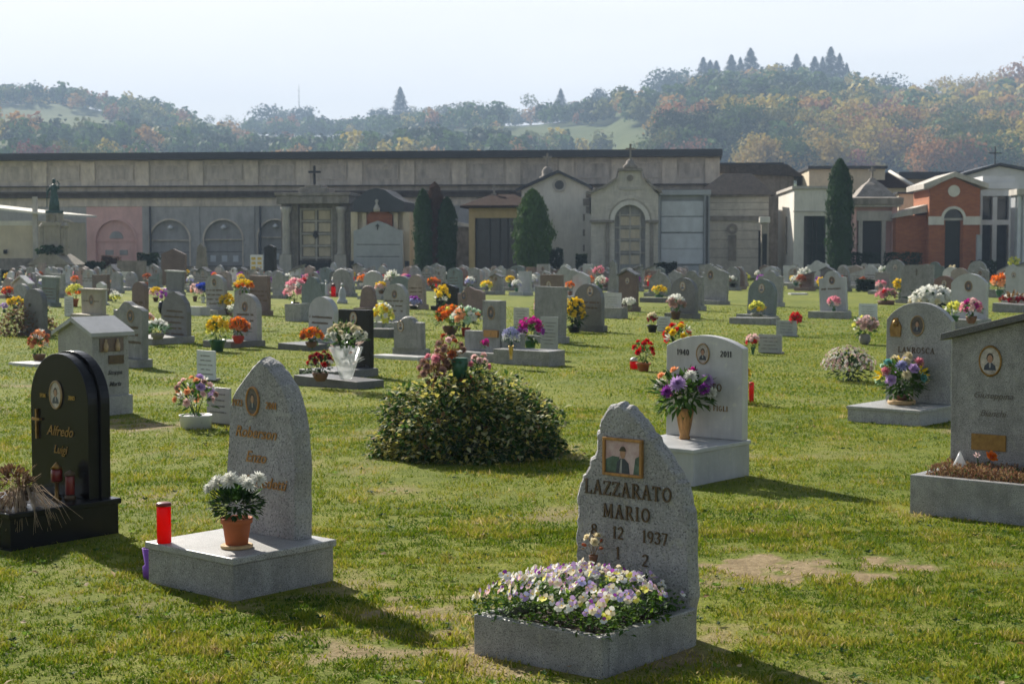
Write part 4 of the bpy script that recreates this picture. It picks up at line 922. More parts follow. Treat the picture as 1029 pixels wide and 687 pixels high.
def bouquet(P,w,h,heads,vase,label,cat='flowers',name='flower_bouquet',leaf='leaf_green',near=False,group=None,vf=.35,leafn=None,spread=1.0,seed=0,leafsize=1,lean=(0,0)):
    """heads: [(kind, petal, centre, count, size/w)]; vase: (kind, material, radius/w) or None; vf: vase share of height"""
    rnd=random.Random(seed+int(P[0]*50)+int(P[1]*37)); root=empty(name,P,0,label,cat,group)
    if not near: heads=[(a_,b_,c_,int(round(n_*1.45)),s_) for a_,b_,c_,n_,s_ in heads]; w*=1.06
    vf*=.82
    vh=h*vf if vase else 0
    low=not near and P[1]>17
    if vase:
        k,m,vr=vase; mb=MB(); mb.lathe([(r*vr*w,z*vh) for r,z in VASE[k]],22 if near else 12)
        mb.build('vase' if k in('vase','cone') else 'pot',MT[m],root)
    cz=vh+(h-vh)*.42; rz=(h-vh)*.52; rx=w*.5
    tot=sum(q[3] for q in heads); fo=MB(); n=leafn or (int(150) if near else (46 if P[1]>30 else 90))
    ls=w*.2*leafsize*(1 if near else 1.25)
    for _ in range(n):
        d=Vector((rnd.gauss(0,1),rnd.gauss(0,1),rnd.gauss(0,.8)+.1)).normalized(); q=rnd.random()**.5
        p=Vector((d.x*rx*.8*q,d.y*rx*.8*q,cz-rz*.12+d.z*rz*.78*q)); p.z=max(p.z,vh*.9+.005)
        leafq(fo,p,d+Vector((0,0,.3)),ls*(.6+.7*rnd.random()),ls*.42,0,rnd)
    for _ in range(8 if near else 3):
        a=rnd.random()*6.28; fo.tube([(0,0,vh*.7),(math.cos(a)*rx*.5,math.sin(a)*rx*.5,cz+rz*.2)],w*.012,4)
    fo.build('foliage',MT[leaf],root)
    pos=[]; i=0
    order=[]
    for kd in heads: order+= [kd]*kd[3]
    if len(heads)>2: rnd.shuffle(order)
    bl={}; tperm=[(q+.5)/tot for q in range(tot)]
    for i,(kind,pm,cm,cnt,sz) in enumerate(order):
        t=(i+.5)/tot; 
        if len(heads)<=2: t=rnd.random()
        ph=i*2.39996+rnd.uniform(-.3,.3); th=math.acos(1-1.2*(tperm[i] if tot>3 else (i+.3)/tot*.6))*spread
        d=Vector((math.sin(th)*math.cos(ph),math.sin(th)*math.sin(ph),math.cos(th)))
        q=rnd.uniform(.86,1.04)
        s=sz*w*rnd.uniform(.95,1.3)*(1 if near else 1.12)
        p=Vector((d.x*(rx-s*.3)*q+lean[0]*d.z,d.y*(rx-s*.3)*q+lean[1]*d.z,cz+d.z*(rz*q-s*.1)))
        p.z=max(p.z,vh*.8)
        dd=(d+Vector((rnd.gauss(0,.2),rnd.gauss(0,.2)-.25,.3))).normalized()
        mx=Matrix.Translation(p)@aim(dd,rnd.random()*6)@Matrix.Scale(s,4)
        ms=[pm,cm,'pet_purple' if kind=='pansy' else pm]
        if near: inst('blossom',head_mesh(kind,ms),root,mx)
        else:
            key=(pm,cm)
            if key not in bl: bl[key]=MB()
            bl[key].merge(head(kind,low),mx)
    for (pm,cm),mb in bl.items(): mb.build('blossoms',[MT[pm],MT[cm],MT[pm]],root)
    return root
def shrub(name,P,w,dp,h,n,ls,mats,wts,label,cat,rz=0,seed=0,extra=None,pw=.5):
    """low mound of leaves"""
    rnd=random.Random(seed); root=empty(name,P,rz,label,cat); mb=MB(); acc=[sum(wts[:i+1]) for i in range(len(wts))]
    for _ in range(n):
        a=rnd.random()*6.28; th=math.acos(rnd.random()); d=Vector((math.sin(th)*math.cos(a),math.sin(th)*math.sin(a),math.cos(th)))
        q=rnd.random()**.22*(1+.25*noise.noise(d*2.3+Vector((seed,0,0))))*(1+.1*noise.noise(d*7+Vector((seed,3,0))))
        k=1+.12*d.z; p=Vector((d.x*w/2*q*k,d.y*dp/2*q*k,max(.01,d.z*h*q)))
        x=rnd.random()*acc[-1]; k=next(i for i,s in enumerate(acc) if x<=s)
        leafq(mb,p,d*.45+Vector((rnd.gauss(0,.7),rnd.gauss(0,.7),rnd.gauss(-.25,.45))),ls*(.6+.7*rnd.random()),ls*.62,k,rnd)
    mb.build('foliage',[MT[m] for m in mats],root)
    sm=MB()
    for _ in range(14):
        a=rnd.random()*6.28; sm.tube([(0,0,0),(math.cos(a)*w*.2,math.sin(a)*dp*.2,h*.5),(math.cos(a)*w*.4,math.sin(a)*dp*.4,h*.55)],[.012,.008,.004],5)
    sm.build('stems',MT['bark'],root)
    return root

# ------------------------------------------------------------------ lettering
def Arc(cx,cy,rx,ry,a0,a1,w,n=7): 
    p=[(cx+rx*math.cos(math.radians(a0+(a1-a0)*i/n)),cy+ry*math.sin(math.radians(a0+(a1-a0)*i/n))) for i in range(n+1)]
    return [(p[i][0],p[i][1],p[i+1][0],p[i+1][1],w) for i in range(n)]
k_,t_,s_=.15,.08,.055
def ser(x,y,r=.13): return (x-r,y,x+r,y,s_)
GL={'L':(.62,[(.16,0,.16,1,k_),ser(.16,.97),(.04,.03,.58,.03,t_),(.57,.0,.6,.24,s_)]),
'A':(.76,[(.1,0,.39,1,t_),(.37,1,.66,0,k_),(.2,.33,.56,.33,t_),ser(.1,.03),ser(.66,.03)]),
'Z':(.64,[(.06,.96,.6,.96,t_),(.57,.93,.07,.07,k_),(.05,.04,.6,.04,t_),(.07,.96,.05,.78,s_),(.58,.04,.62,.24,s_)]),
'R':(.74,[(.16,0,.16,1,k_),ser(.16,.03),(.06,.97,.34,.97,t_)]+Arc(.34,.74,.22,.23,90,-90,.11)+[(.16,.51,.34,.51,t_),(.34,.5,.66,.02,k_),(.58,.03,.74,.03,s_)]),
'T':(.66,[(.33,0,.33,.95,k_),(.04,.96,.62,.96,t_),ser(.33,.03),(.05,.98,.04,.78,s_),(.61,.98,.62,.78,s_)]),
'O':(.82,Arc(.41,.5,.31,.46,0,360,.115,16)),
'M':(.92,[(.12,0,.16,1,t_),(.16,1,.45,.1,k_),(.45,.1,.74,1,t_),(.76,1,.79,0,k_),ser(.12,.03),ser(.79,.03),ser(.16,.97,.08),ser(.76,.97,.08)]),
'N':(.82,[(.14,0,.14,1,t_),(.14,1,.66,0,k_),(.66,0,.66,1,t_),ser(.14,.03),ser(.66,.97),ser(.1,.97,.08)]),
'I':(.34,[(.17,0,.17,1,k_),ser(.17,.03),ser(.17,.97)]),
'V':(.74,[(.08,1,.36,0,k_),(.35,0,.64,1,t_),ser(.08,.97),ser(.64,.97)]),
'C':(.72,Arc(.4,.5,.3,.46,50,310,.12,12)+[(.6,.95,.62,.72,s_)]),
'S':(.58,Arc(.29,.74,.2,.23,40,270,.12,8)+Arc(.29,.27,.21,.24,90,-140,.12,8)),
'F':(.6,[(.16,0,.16,1,k_),ser(.16,.03),(.06,.96,.56,.96,t_),(.16,.52,.44,.52,t_),(.55,.98,.57,.76,s_)]),
'E':(.62,[(.16,0,.16,1,k_),(.06,.96,.56,.96,t_),(.16,.52,.44,.52,t_),(.06,.04,.58,.04,t_),(.55,.98,.57,.76,s_),(.56,.03,.59,.24,s_)]),
'G':(.78,Arc(.4,.5,.3,.46,50,330,.12,12)+[(.62,.1,.62,.42,.12),(.5,.44,.74,.44,s_)]),
'1':(.4,[(.22,0,.22,1,k_),ser(.22,.03),(.21,.98,.08,.84,t_)]),
'2':(.6,Arc(.3,.72,.22,.25,160,-30,.12,8)+[(.49,.58,.08,.06,.12),(.06,.05,.54,.05,.11)]),
'3':(.58,Arc(.27,.74,.2,.22,150,-80,.12,8)+Arc(.27,.28,.23,.25,80,-150,.12,8)),
'5':(.58,[(.14,.95,.5,.95,.1),(.14,.95,.12,.55,.09)]+Arc(.26,.3,.24,.28,110,-140,.12,8)),
'7':(.56,[(.06,.94,.52,.94,.11),(.5,.9,.22,0,.13)]),
'8':(.6,Arc(.3,.74,.2,.22,0,360,.11,10)+Arc(.3,.27,.23,.25,0,360,.12,10)),
'9':(.6,Arc(.3,.68,.22,.28,0,360,.115,10)+Arc(.2,.62,.32,.6,0,-70,.11,5)),
'4':(.62,[(.44,0,.44,1,k_),(.42,.98,.04,.3,t_),(.04,.28,.6,.28,t_),ser(.44,.03)]),
'0':(.6,Arc(.3,.5,.21,.46,0,360,.12,14)),' ':(.36,[])}
def letters(txt,H,gap=.1,depth=.004):
    """raised serif lettering in the x,z plane facing -y, centred on x=0"""
    W=sum(GL[c][0]+gap for c in txt)-gap; x=-W/2; mb=MB(); q=0
    for c in txt:
        wd,st=GL[c]
        for (x0,y0,x1,y1,w) in st:
            q=(q+1)%23; dx,dy=x1-x0,y1-y0; l=math.hypot(dx,dy); nx_,ny_=-dy/l*w/2,dx/l*w/2; ex,ey=dx/l*w*.18,dy/l*w*.18
            P=[(x0+nx_-ex,y0+ny_-ey),(x0-nx_-ex,y0-ny_-ey),(x1-nx_+ex,y1-ny_+ey),(x1+nx_+ex,y1+ny_+ey)]
            mb.prism([((x+a)*H,b*H) for a,b in P],-depth-q*.00006,-.0004-q*.00001)
        x+=wd+gap
    return mb
def script_text(txt,H,depth=.002,shear=.35,bold=.008):
    cu=bpy.data.curves.new('t','FONT'); cu.body=txt; cu.size=H*1.35; cu.shear=shear; cu.extrude=depth; cu.offset=H*bold; cu.align_x='CENTER'; cu.resolution_u=3
    o=bpy.data.objects.new('t',cu); col.objects.link(o); dg=bpy.context.evaluated_depsgraph_get(); me=bpy.data.meshes.new_from_object(o.evaluated_get(dg))
    bpy.data.objects.remove(o); me.name='inscription'; me.transform(Matrix.Rotation(PI/2,4,'X')); me.materials.clear(); return me
def add_script(txt,H,x,y,z,mat,parent,**k):
    me=script_text(txt,H,**k); me.materials.append(MT[mat]); o=bpy.data.objects.new('inscription',me); col.objects.link(o); o.parent=parent; o.location=(x,y,z); return o
def lines_mb(rows,w,z,dz,lh,y,rnd):
    """distant illegible lettering: rows of small raised marks"""
    mb=MB()
    for r in range(rows):
        x=-w*rnd.uniform(.3,.48); e=-x*rnd.uniform(.8,1)
        while x<e:
            l=rnd.uniform(.3,.9)*lh
            if rnd.random()<.86: mb.box(x,x+l,y-.003,y-.0005,z-r*dz-lh*rnd.uniform(.35,.5),z-r*dz+lh*rnd.uniform(.3,.55))
            x+=l+lh*.2
    return mb
def portrait(parent,x,y,z,w,h,style=0,rect=False,frame='frame_oval'):
    y0=y
    if rect:
        mb=MB(); mb.box(-w/2,w/2,-.008,0,-h/2,h/2,0)
        def sh(poly,m,k): mb.prism(poly,-.008-.0004*k,-.0081,m)
        # blurred garden behind a seated man in a dark cap
        sh([(-w*.5,-h*.1),(-w*.5,-h*.5),(-w*.08,-h*.5),(-w*.1,0),(-w*.3,h*.02)],1,1)
        sh([(w*.3,-h*.5),(w*.5,-h*.5),(w*.5,h*.1),(w*.36,h*.0)],1,1.2)
        sh([(-w*.2,-h*.495),(w*.2,-h*.495),(w*.17,-h*.18),(w*.05,-h*.04),(-w*.07,-h*.04),(-w*.17,-h*.16)],2,2)
        sh([(-w*.1,-h*.495),(-w*.03,-h*.495),(-w*.02,-h*.05),(-w*.06,-h*.07)],6,3)
        sh(arc(0,h*.13,w*.075,0,2*PI,14,h*.17)[:-1],3,4)
        sh(arc(0,h*.2,w*.085,0,PI,12,h*.14),4,5); sh([(-w*.1,h*.19),(w*.09,h*.19),(w*.085,h*.235),(-w*.09,h*.235)],4,6)
        o=mb.build('portrait',[MT[m] for m in('photo_pink','photo_green','photo_cloth','photo_skin','photo_hair','photo_pale','photo_shirt')],parent,(x,y,z))
        f=MB(); t=w*.07
        for b in((-w/2-t,w/2+t,-.018,0,h/2,h/2+t),(-w/2-t,w/2+t,-.018,0,-h/2-t,-h/2),(-w/2-t,-w/2,-.0178,0,-h/2+.0003,h/2-.0003),(w/2,w/2+t,-.0178,0,-h/2+.0003,h/2-.0003)): f.box(*b)
        f.build('frame',MT['vase_bronze'],o,bevel=.002); return o
    mb=MB(); a,b=w/2,h/2; e=arc(0,0,a,0,2*PI,28,b)[:-1]; mb.prism(e,-.006,0,0)
    def sh(poly,m,k): mb.prism(poly,-.006-.0005*k,-.0061,m)
    sh([(-a*.62,-b*.68),(a*.62,-b*.68),(a*.55,-b*.35),(a*.2,-b*.12),(-a*.2,-b*.12),(-a*.55,-b*.35)],2,1)
    sh([(-a*.07,-b*.5),(a*.07,-b*.5),(a*.1,-b*.14),(-a*.1,-b*.14)],6,2)
    sh(arc(0,b*.24,a*.36,0,2*PI,14,b*.36)[:-1],4,1.6)
    sh(arc(0,b*.15,a*.27,0,2*PI,14,b*.3)[:-1],3,3)
    mats=[('photo_back','photo_pale')[style%2],'photo_green','photo_cloth','photo_skin','photo_hair','photo_pale','photo_shirt']
    o=mb.build('portrait',[MT[m] for m in mats],parent,(x,y,z))
    f=MB(); n=28; ps=[]
    for i in range(n):
        t=2*PI*i/n
        for (g,yy) in((1.0,-.001),(1.03,-.011),(1.14,-.011),(1.18,-.001)): ps.append((a*g*math.cos(t),yy,b*g*math.sin(t)))
    fs=[(4*i+k,4*((i+1)%n)+k,4*((i+1)%n)+k+1,4*i+k+1) for i in range(n) for k in range(3)]
    f.add(ps,fs,0,True); f.build('frame',MT[frame],o)
    return o
# ------------------------------------------------------------------ headstones
def outline(shape,w,h,seed=0,z0=0):
    r=random.Random(seed); a=w/2
    if shape=='arch': k=.26*w; R=(a*a+k*k)/(2*k); t=math.asin(a/R); return [(-a,z0),(a,z0)]+[(R*math.sin(t-2*t*i/14),h-R+R*math.cos(t-2*t*i/14)) for i in range(15)]
    if shape=='round': return [(-a,z0),(a,z0)]+arc(0,h-a*.92,a,0,PI,18,a*.92)
    if shape=='low': k=.13*w; R=(a*a+k*k)/(2*k); t=math.asin(a/R); return [(-a,z0),(a,z0)]+[(R*math.sin(t-2*t*i/14),h-R+R*math.cos(t-2*t*i/14)) for i in range(15)]
    if shape=='flat': return [(-a,z0),(a,z0),(a,h),(-a,h)]
    if shape=='gable': return [(-a,z0),(a,z0),(a,h-.22*w),(0,h),(-a,h-.22*w)]
    if shape=='slant': return [(-a,z0),(a,z0),(a,h),(-a,h-.3*w)]
    if shape=='ogee':
        return [(-a,z0),(a,z0)]+[(a-2*a*i/16, h-.1*w+.09*w*math.cos(2*PI*i/16*1.0+PI)*1.0+.04*w*math.sin(4*PI*i/16)) for i in range(17)]
    if shape=='shoulder': return [(-a,z0),(a,z0),(a,h*.82),(a*.66,h*.84)]+arc(0,h-a*.55,a*.6,.1,PI-.1,10,a*.55)+[(-a*.66,h*.84),(-a,h*.82)]
    if shape=='gothic': return [(-a,z0),(a,z0),(a*1.0,h*.55),(a*.88,h*.75),(a*.5,h*.92),(0,h),(-a*.5,h*.92),(-a*.88,h*.75),(-a,h*.55)]
    if shape=='obelisk': return [(-a,z0),(a,z0),(a*.5,h*.9),(0,h),(-a*.5,h*.9)]
    if shape=='cross': b=a*.32; return [(-b,z0),(b,z0),(b,h*.58),(a,h*.58),(a,h*.76),(b,h*.76),(b,h),(-b,h),(-b,h*.76),(-a,h*.76),(-a,h*.58),(-b,h*.58)]
    if shape=='wing': b=a*.36; return [(-a,z0),(a,z0),(a,h*.74),(b,h*.74),(b,h),(-b,h),(-b,h*.74),(-a,h*.74)]
    if shape=='rock':
        P=[(-a,z0),(a,z0)]
        for i in range(1,14):
            t=i/14; P.append((a*(1-.25*max(0,t-.3)-.1*t)+r.uniform(-.012,.012), z0+(h*.8-z0)*t))
        P+=[(a*.6,h*.87),(a*.35,h*.95),(a*.1,h*.99),(-a*.15,h),(-a*.4,h*.955),(-a*.62,h*.88)]
        for i in range(13,0,-1): t=i/14; P.append((-a*(1-.2*max(0,t-.3)-.08*t)+r.uniform(-.012,.012), z0+(h*.8-z0)*t))
        return P
GRZ=math.radians(-39.7)
FOOT=[]
def foot(P,rz,hx,hy): FOOT.append((P[0],P[1],rz,hx,hy))
def grave(P,w,h,t,shape,mat,label,base=None,rz=GRZ,port=None,rows=0,ink='bronze_dull',near=False,cat='headstone',name='headstone',roof=None,rough=False,seed=0,cross=False,group=None,outl=None):
    """P: centre of the footprint. base=(w,l,h,mat). h: height of the headstone above the ground"""
    rnd=random.Random(seed+int(P[0]*91)+int(P[1]*17)); root=empty(name,P,rz,label,cat,group)
    if not base or P[1]>20: root.rotation_euler=(math.radians(rnd.gauss(0,.9)),math.radians(rnd.gauss(0,1.1)),rz+math.radians(rnd.gauss(0,2.2)))
    sy=0; bh=0
    if base:
        bw,bl,bh,bm=base; mb=MB(); mb.box(-bw/2,bw/2,-bl/2,bl/2,-.03,bh); mb.build('base',MT[bm],root,bevel=.008 if P[1]<20 else 0); sy=bl/2-t/2-.03
        foot(P,rz,bw/2,bl/2)
    else: foot(P,rz,w/2,t/2)
    y=sy-t/2
    o=outl or outline(shape,w,h-bh,seed,-.03 if not base else .001)
    mb=MB(); mb.prism(o,y,y+t,0,rings=[(0,-.012),(.12,.004),(.5,.012),(.88,.004),(1,-.012)] if rough else None)
    mb.build('stone' if name=='headstone' else 'slab',MT[mat],root,(0,0,bh),bevel=.006 if P[1]<24 and not rough else 0)
    if roof:
        mb=MB(); rm,over=roof; a=w/2+over
        if shape=='slant': mb.prism([(-a,h-bh-.3*w-.3*over),(a,h-bh+.3*over),(a,h-bh+.3*over+.045),(-a,h-bh-.3*w-.3*over+.045)],y-.06,y+t+.06)
        elif shape=='gable':
            for sg in(-1,1): 
                q=[(0,h-bh+.002),(sg*a,h-bh-.22*w-.44*over),(sg*a,h-bh-.22*w-.44*over+.04),(0,h-bh+.045)]
                mb.prism(q if sg<0 else q[::-1],y-.06+.001*sg,y+t+.06)
        else: mb.box(-a,a,y-.05,y+t+.05,h-bh+.002,h-bh+.045)
        mb.build('capstone',MT[rm],root,(0,0,bh),bevel=.004 if P[1]<20 else 0)
    H=h-bh
    if port is not None: portrait(root,port[0]*w,y-.001,bh+H*port[1],w*.19,w*.25,port[2])
    if rows: lines_mb(rows,w,H*.55,H*.13,H*.05,y,rnd).build('inscription',MT[ink],root,(0,0,bh))
    if cross:
        c=cross_mb(H*.2,H*.12,.012,0,0,0); c.build('cross',MT['bronze_dull'],root,(0 if port is None else -w*.3,y-.007,bh+H*.68))
    return root
def gp(u0,u1,vt,vb,shape,mat,label,bl=.5,bh=.12,bm=None,t=.11,nobase=False,**k):
    uc=(u0+u1)/2; Pf=G(uc,vb); bl_=0 if nobase else bl
    rz=k.get('rz',GRZ); bk=Vector((-math.sin(rz),math.cos(rz),0)); P=Pf+bk*(bl_/2 if not nobase else t/2)
    so=max(0,bl_/2-t/2-.03) if not nobase else 0; ds=P.y+bk.y*so; h=ZT(vt,ds); P=Vector(((uc-CU)/F*ds-bk.x*so,P.y,0)); a=math.atan((uc-CU)/F)
    w=((u1-u0)*ds/F-t*.4*abs(math.sin(abs(rz)-a)))/max(.35,math.cos(abs(rz)-a)); w=max(.12,w)
    w=min(w,1.6)
    return grave(P,w,h,t,shape,mat,label,None if nobase else (w+.1,bl,bh,bm or mat),**k)
def bq(u0,u1,v0,v1,heads,vase,label,z=0,**k):
    P=G((u0+u1)/2,v1,z); s=P.y/F
    return bouquet(P,(u1-u0)*s,(v1-v0)*s,heads,vase,label,**k)
# ------------------------------------------------------------------ foreground graves
def frameP(C,L,R): # corners on the ground -> centre
    return C+((L-C)+(R-C))/2
# 1. rough grey headstone with framed photo and pansy bed
C=G(605,682); rz1=math.radians(-39.2); W1,L1,K1=.63,.76,.155
P1=loc2(C,rz1,-W1/2,L1/2)
r=empty('headstone',P1,rz1,'rough-edged grey granite headstone lettered in bronze, framed colour photo, pansy bed at its foot','headstone')
foot(P1,rz1,W1/2,L1/2)
t=.045
kb=MB(); hx,hy=W1/2,L1/2
kb.box(-hx,hx,-hy,-hy+t,-.03,K1); kb.box(-hx,-hx+t,-hy+t,hy-.11,-.03,K1-.001); kb.box(hx-t,hx,-hy+t,hy-.11,-.03,K1-.001); kb.box(-hx+t,hx-t,hy-.16,hy-.11,-.03,K1-.03)
kb.build('kerb',MT['granite_grey'],r,bevel=.006)
B('soil','soil',r,(-hx+t,hx-t,-hy+t,hy-.16,-.02,K1-.035))
sw=.6; HS=.985
def rockout():
    rr=random.Random(8); P=[(-.295,-.03),(.285,-.03)]
    R_=[(.293,.15),(.295,.3),(.296,.45),(.285,.55),(.262,.63),(.235,.69),(.2,.75),(.165,.81),(.13,.86),(.1,.905),(.07,.945),(.03,.975),(-.02,.985),(-.06,.975),(-.09,.95),(-.125,.9),(-.15,.86),(-.165,.82),(-.18,.77),(-.225,.71),(-.262,.66),(-.288,.6),(-.296,.54),(-.288,.47),(-.3,.4),(-.295,.3),(-.302,.15)]
    pts=P[1:2]; src=[P[1]]+R_+[P[0]]
    for (a,b) in zip(src,src[1:]):
        n=3
        for i in range(1,n+1):
            q=(a[0]+(b[0]-a[0])*i/n,a[1]+(b[1]-a[1])*i/n); g=.008 if i<n else .004
            pts.append((q[0]+rr.uniform(-g,g),q[1]+rr.uniform(-g,g)))
    pts[-1]=P[0]
    return [P[0]]+pts[:-1]
mb=MB(); ys=hy-.105; mb.prism(rockout(),ys,ys+.08,0,rings=[(0,-.016),(.1,-.004),(.3,.004),(.55,.009),(.8,.002),(1,-.014)])
mb.v=[(x*.98-.012-.2*max(0,z-.68),y,z*.968) for x,y,z in mb.v]; mb.build('stone',MT['granite_speck'],r)
portrait(r,-.05,ys-.001,.735,.175,.135,rect=True)
for txt,H,z,x,g in(('LAZZARATO',.06,.568,-.03,.12),('MARIO',.057,.475,-.035,.16)): letters(txt,H,g,.006).build('inscription',MT['bronze_dull'],r,(x,ys-.001,z))
for txt,x in(('8',-.165),('12',-.035),('1937',.16)): letters(txt,.05,.12,.005).build('inscription',MT['bronze_dull'],r,(x*.95-.045,ys-.001,.39))
letters('1',.05,.12,.005).build('inscription',MT['bronze_dull'],r,(-.078,ys-.001,.305))
letters('2',.05,.12,.005).build('inscription',MT['bronze_dull'],r,(.06,ys-.001,.29))
# dried posy on its left
ps=loc2(P1,rz1,-.17,ys-.05,.27)
o=bouquet(ps,.1,.14,[('rose','pet_cream','pet_rust',3,.4),('bud','pet_rust','pet_rust',3,.3)],('vase','pot_brown',.2),'tiny dried cream and rust posy in a holder against the lettered headstone',near=True,leaf='leaf_brown',leafn=24,vf=.4)
# pansies
rp=random.Random(12)
pr=empty('pansy_bed',loc2(P1,rz1,-.03,-.06,K1-.03),rz1,'mass of white, lilac and yellow pansies filling the kerb of the lettered headstone','flowers')
fo=MB()
def ph(x,y): return .15*(1-(x/.42)**2*.5-(y/.45)**2*.5)+.03*noise.noise(Vector((x*9,y*9,2)))+.015
for _ in range(2600):
    x,y=rp.uniform(-.33,.36),rp.uniform(-.33,.26); z=ph(x,y)*rp.uniform(.1,.96)
    leafq(fo,(x,y,z),(rp.gauss(0,1),rp.gauss(0,1),rp.uniform(-.1,1)),rp.uniform(.02,.04),.016,0 if rp.random()<.75 else 1,rp)
fo.build('foliage',[MT['leaf_green'],MT['leaf_bright']],pr)
PM=[('pet_white','pet_yellow','pet_lilac'),('pet_white','pet_yellow','pet_cream'),('pet_lilac','pet_yellow','pet_lavender'),('pet_cream','pet_yellow','pet_white'),('pet_white','pet_yellow','pet_white'),('pet_lavender','pet_yellow','pet_lilac'),('pet_lemon','pet_yellow','pet_cream'),('pet_palepink','pet_yellow','pet_lilac'),('pet_cream','pet_yellow','pet_lilac'),('pet_white','pet_yellow','pet_purple')]
pm=[head('pansy',False).mesh('pansy_flower',[MT[m] for m in q]) for q in PM]
rest=[MB() for _ in PM]
pts=[]
tries=0
while len(pts)<310 and tries<14000:
    tries+=1; x,y=rp.uniform(-.29,.34),rp.uniform(-.31,.25)
    if noise.noise(Vector((x*11,y*11,6)))<-.22: continue
    if all((x-a)**2+(y-b)**2>.02**2 for a,b in pts): pts.append((x,y))
pts.sort(key=lambda q:q[1]-q[0]*.3)
for i,(x,y) in enumerate(pts):
    e=max(abs(x)/.36,abs(y)/.36); z=ph(x,y)*rp.uniform(.92,1.15)+.004
    d=Vector((x*2.2+rp.gauss(0,.5)-.2,y*2.2-.55+rp.gauss(0,.5),.55)); k=int(min(len(PM)-1,rp.random()**1.1*len(PM)))
    mx=Matrix.Translation((x,y,z))@aim(d,rp.uniform(-.5,.5)+PI)@Matrix.Scale(rp.uniform(.022,.046),4)
    if i<100: inst('pansy_flower',pm[k],pr,mx)
    else: rest[k].merge(head('pansy',False),mx)
allm=MB()
for k,q in enumerate(rest): allm.merge(q,None,{0:3*k,1:3*k+1,2:3*k+2})
o=allm.build('pansy_flowers',[MT[m] for q in PM for m in q],pr); tag(o,kind='stuff')

# 2. pointed grey headstone on block, left
C=G(234,605); rz2=math.radians(-41); W2,L2,K2=.66,.64,.2
P2=loc2(C,rz2,-W2/2,L2/2)
r=empty('headstone',P2,rz2,'pointed rough granite headstone with oval portrait, on a block with candle and white chrysanthemums','headstone'); foot(P2,rz2,W2/2,L2/2)
B('base','granite_grey',r,(-W2/2+.012,W2/2-.012,-L2/2+.012,L2/2-.012,-.03,K2-.035),bevel=.004); B('slab','granite_light',r,(-W2/2,W2/2,-L2/2,L2/2,K2-.034,K2),bevel=.006)
def goth():
    rr=random.Random(3); a=.255; src=[(a,0),(a*1.03,.2),(a*1.02,.4),(a*.98,.55),(a*.86,.67),(a*.66,.76),(a*.4,.83),(a*.15,.875),(0,.885),(-a*.15,.865),(-a*.45,.8),(-a*.75,.72),(-a*.93,.63),(-a*.97,.5),(-a*1.02,.3),(-a,0)]
    pts=[]
    for (p,q) in zip(src,src[1:]):
        for i in range(3): t=(i)/3; pts.append((p[0]+(q[0]-p[0])*t+rr.uniform(-.006,.006),p[1]+(q[1]-p[1])*t+rr.uniform(-.004,.004)))
    pts[0]=src[0]; pts.append(src[-1]); return pts
ys=L2/2-.16; sx=-.045
mb=MB(); mb.prism(goth(),ys,ys+.11,0,rings=[(0,-.014),(.1,-.002),(.3,.005),(.6,.009),(.85,.002),(1,-.012)]); mb.v=[(x,y,z*.97) for x,y,z in mb.v]; mb.build('stone',MT['granite_speck'],r,(sx,0,K2+.001))
portrait(r,sx-.045,ys-.001,K2+.655,.085,.125,0,frame='vase_bronze')
letters('1923',.032,.1,.004).build('inscription',MT['vase_bronze'],r,(sx-.165,ys-.001,K2+.625)); letters('2001',.032,.1,.004).build('inscription',MT['vase_bronze'],r,(sx+.09,ys-.001,K2+.625))
for txt,z,x in(('Roberson',.475,-.03),('Enzo',.355,-.03),('Benedetti',.235,.04)): add_script(txt,.058,sx+x,ys-.003,K2+z,'vase_bronze',r)
# chrysanthemum pot on wooden disc
pp=loc2(P2,rz2,-.0,-.16,K2)
q=G(238,550,K2); pp=Vector((q.x,q.y,K2))
B2=empty('wooden_saucer',pp,0,'round pale wooden saucer under the terracotta pot','saucer'); mb=MB(); mb.lathe([(.07,0),(.076,.004),(.076,.014),(.07,.018)],24); mb.build('disc',MT['wood_disc'],B2)
pt=empty('potted_chrysanthemum',pp+Vector((0,0,.018)),0,'terracotta pot of white chrysanthemums with dark leaves on the granite block','flower pot')
mb=MB(); mb.lathe([(.052,0),(.066,.1),(.074,.101),(.076,.125),(.068,.125),(.064,.108),(.0,.108)],28); mb.build('pot',MT['terracotta'],pt)
fo=MB(); rq=random.Random(5)
for _ in range(420):
    d=Vector((rq.gauss(0,1),rq.gauss(0,1),rq.gauss(.3,.7))).normalized(); qq=rq.random()**.4
    leafq(fo,(d.x*.115*qq,d.y*.115*qq,.19+d.z*.075*qq),d+Vector((0,0,.2)),rq.uniform(.03,.055),.024,0 if rq.random()<.8 else 1,rq)
fo.build('foliage',[MT['leaf_dark'],MT['leaf_green']],pt)
hm_=head_mesh('mum',['pet_white','pet_cream','pet_white'])
for (x,y,z,s) in[(-.085,0,.285,.1),(-.02,-.04,.3,.11),(.03,.04,.285,.09),(.1,.0,.3,.1),(.065,-.05,.285,.085),(-.12,-.03,.265,.07)]:
    inst('blossom',hm_,pt,Matrix.Translation((x,y,z))@aim((x*1.5,y-.1,.25),rq.random()*6)@Matrix.Scale(s,4))
    
# red candle
q=G(165,545,K2); cr=empty('grave_candle',q,0,'tall red votive candle on the corner of the granite block','candle')
mb=MB(); mb.lathe([(.031,0),(.034,.004),(.034,.17),(.031,.176)],24); mb.build('tube',MT['wax_red'],cr); mb=MB(); mb.lathe([(.036,.1765),(.036,.19),(.03,.194),(.0,.194)],24); mb.build('lid',MT['lid_red'],cr)
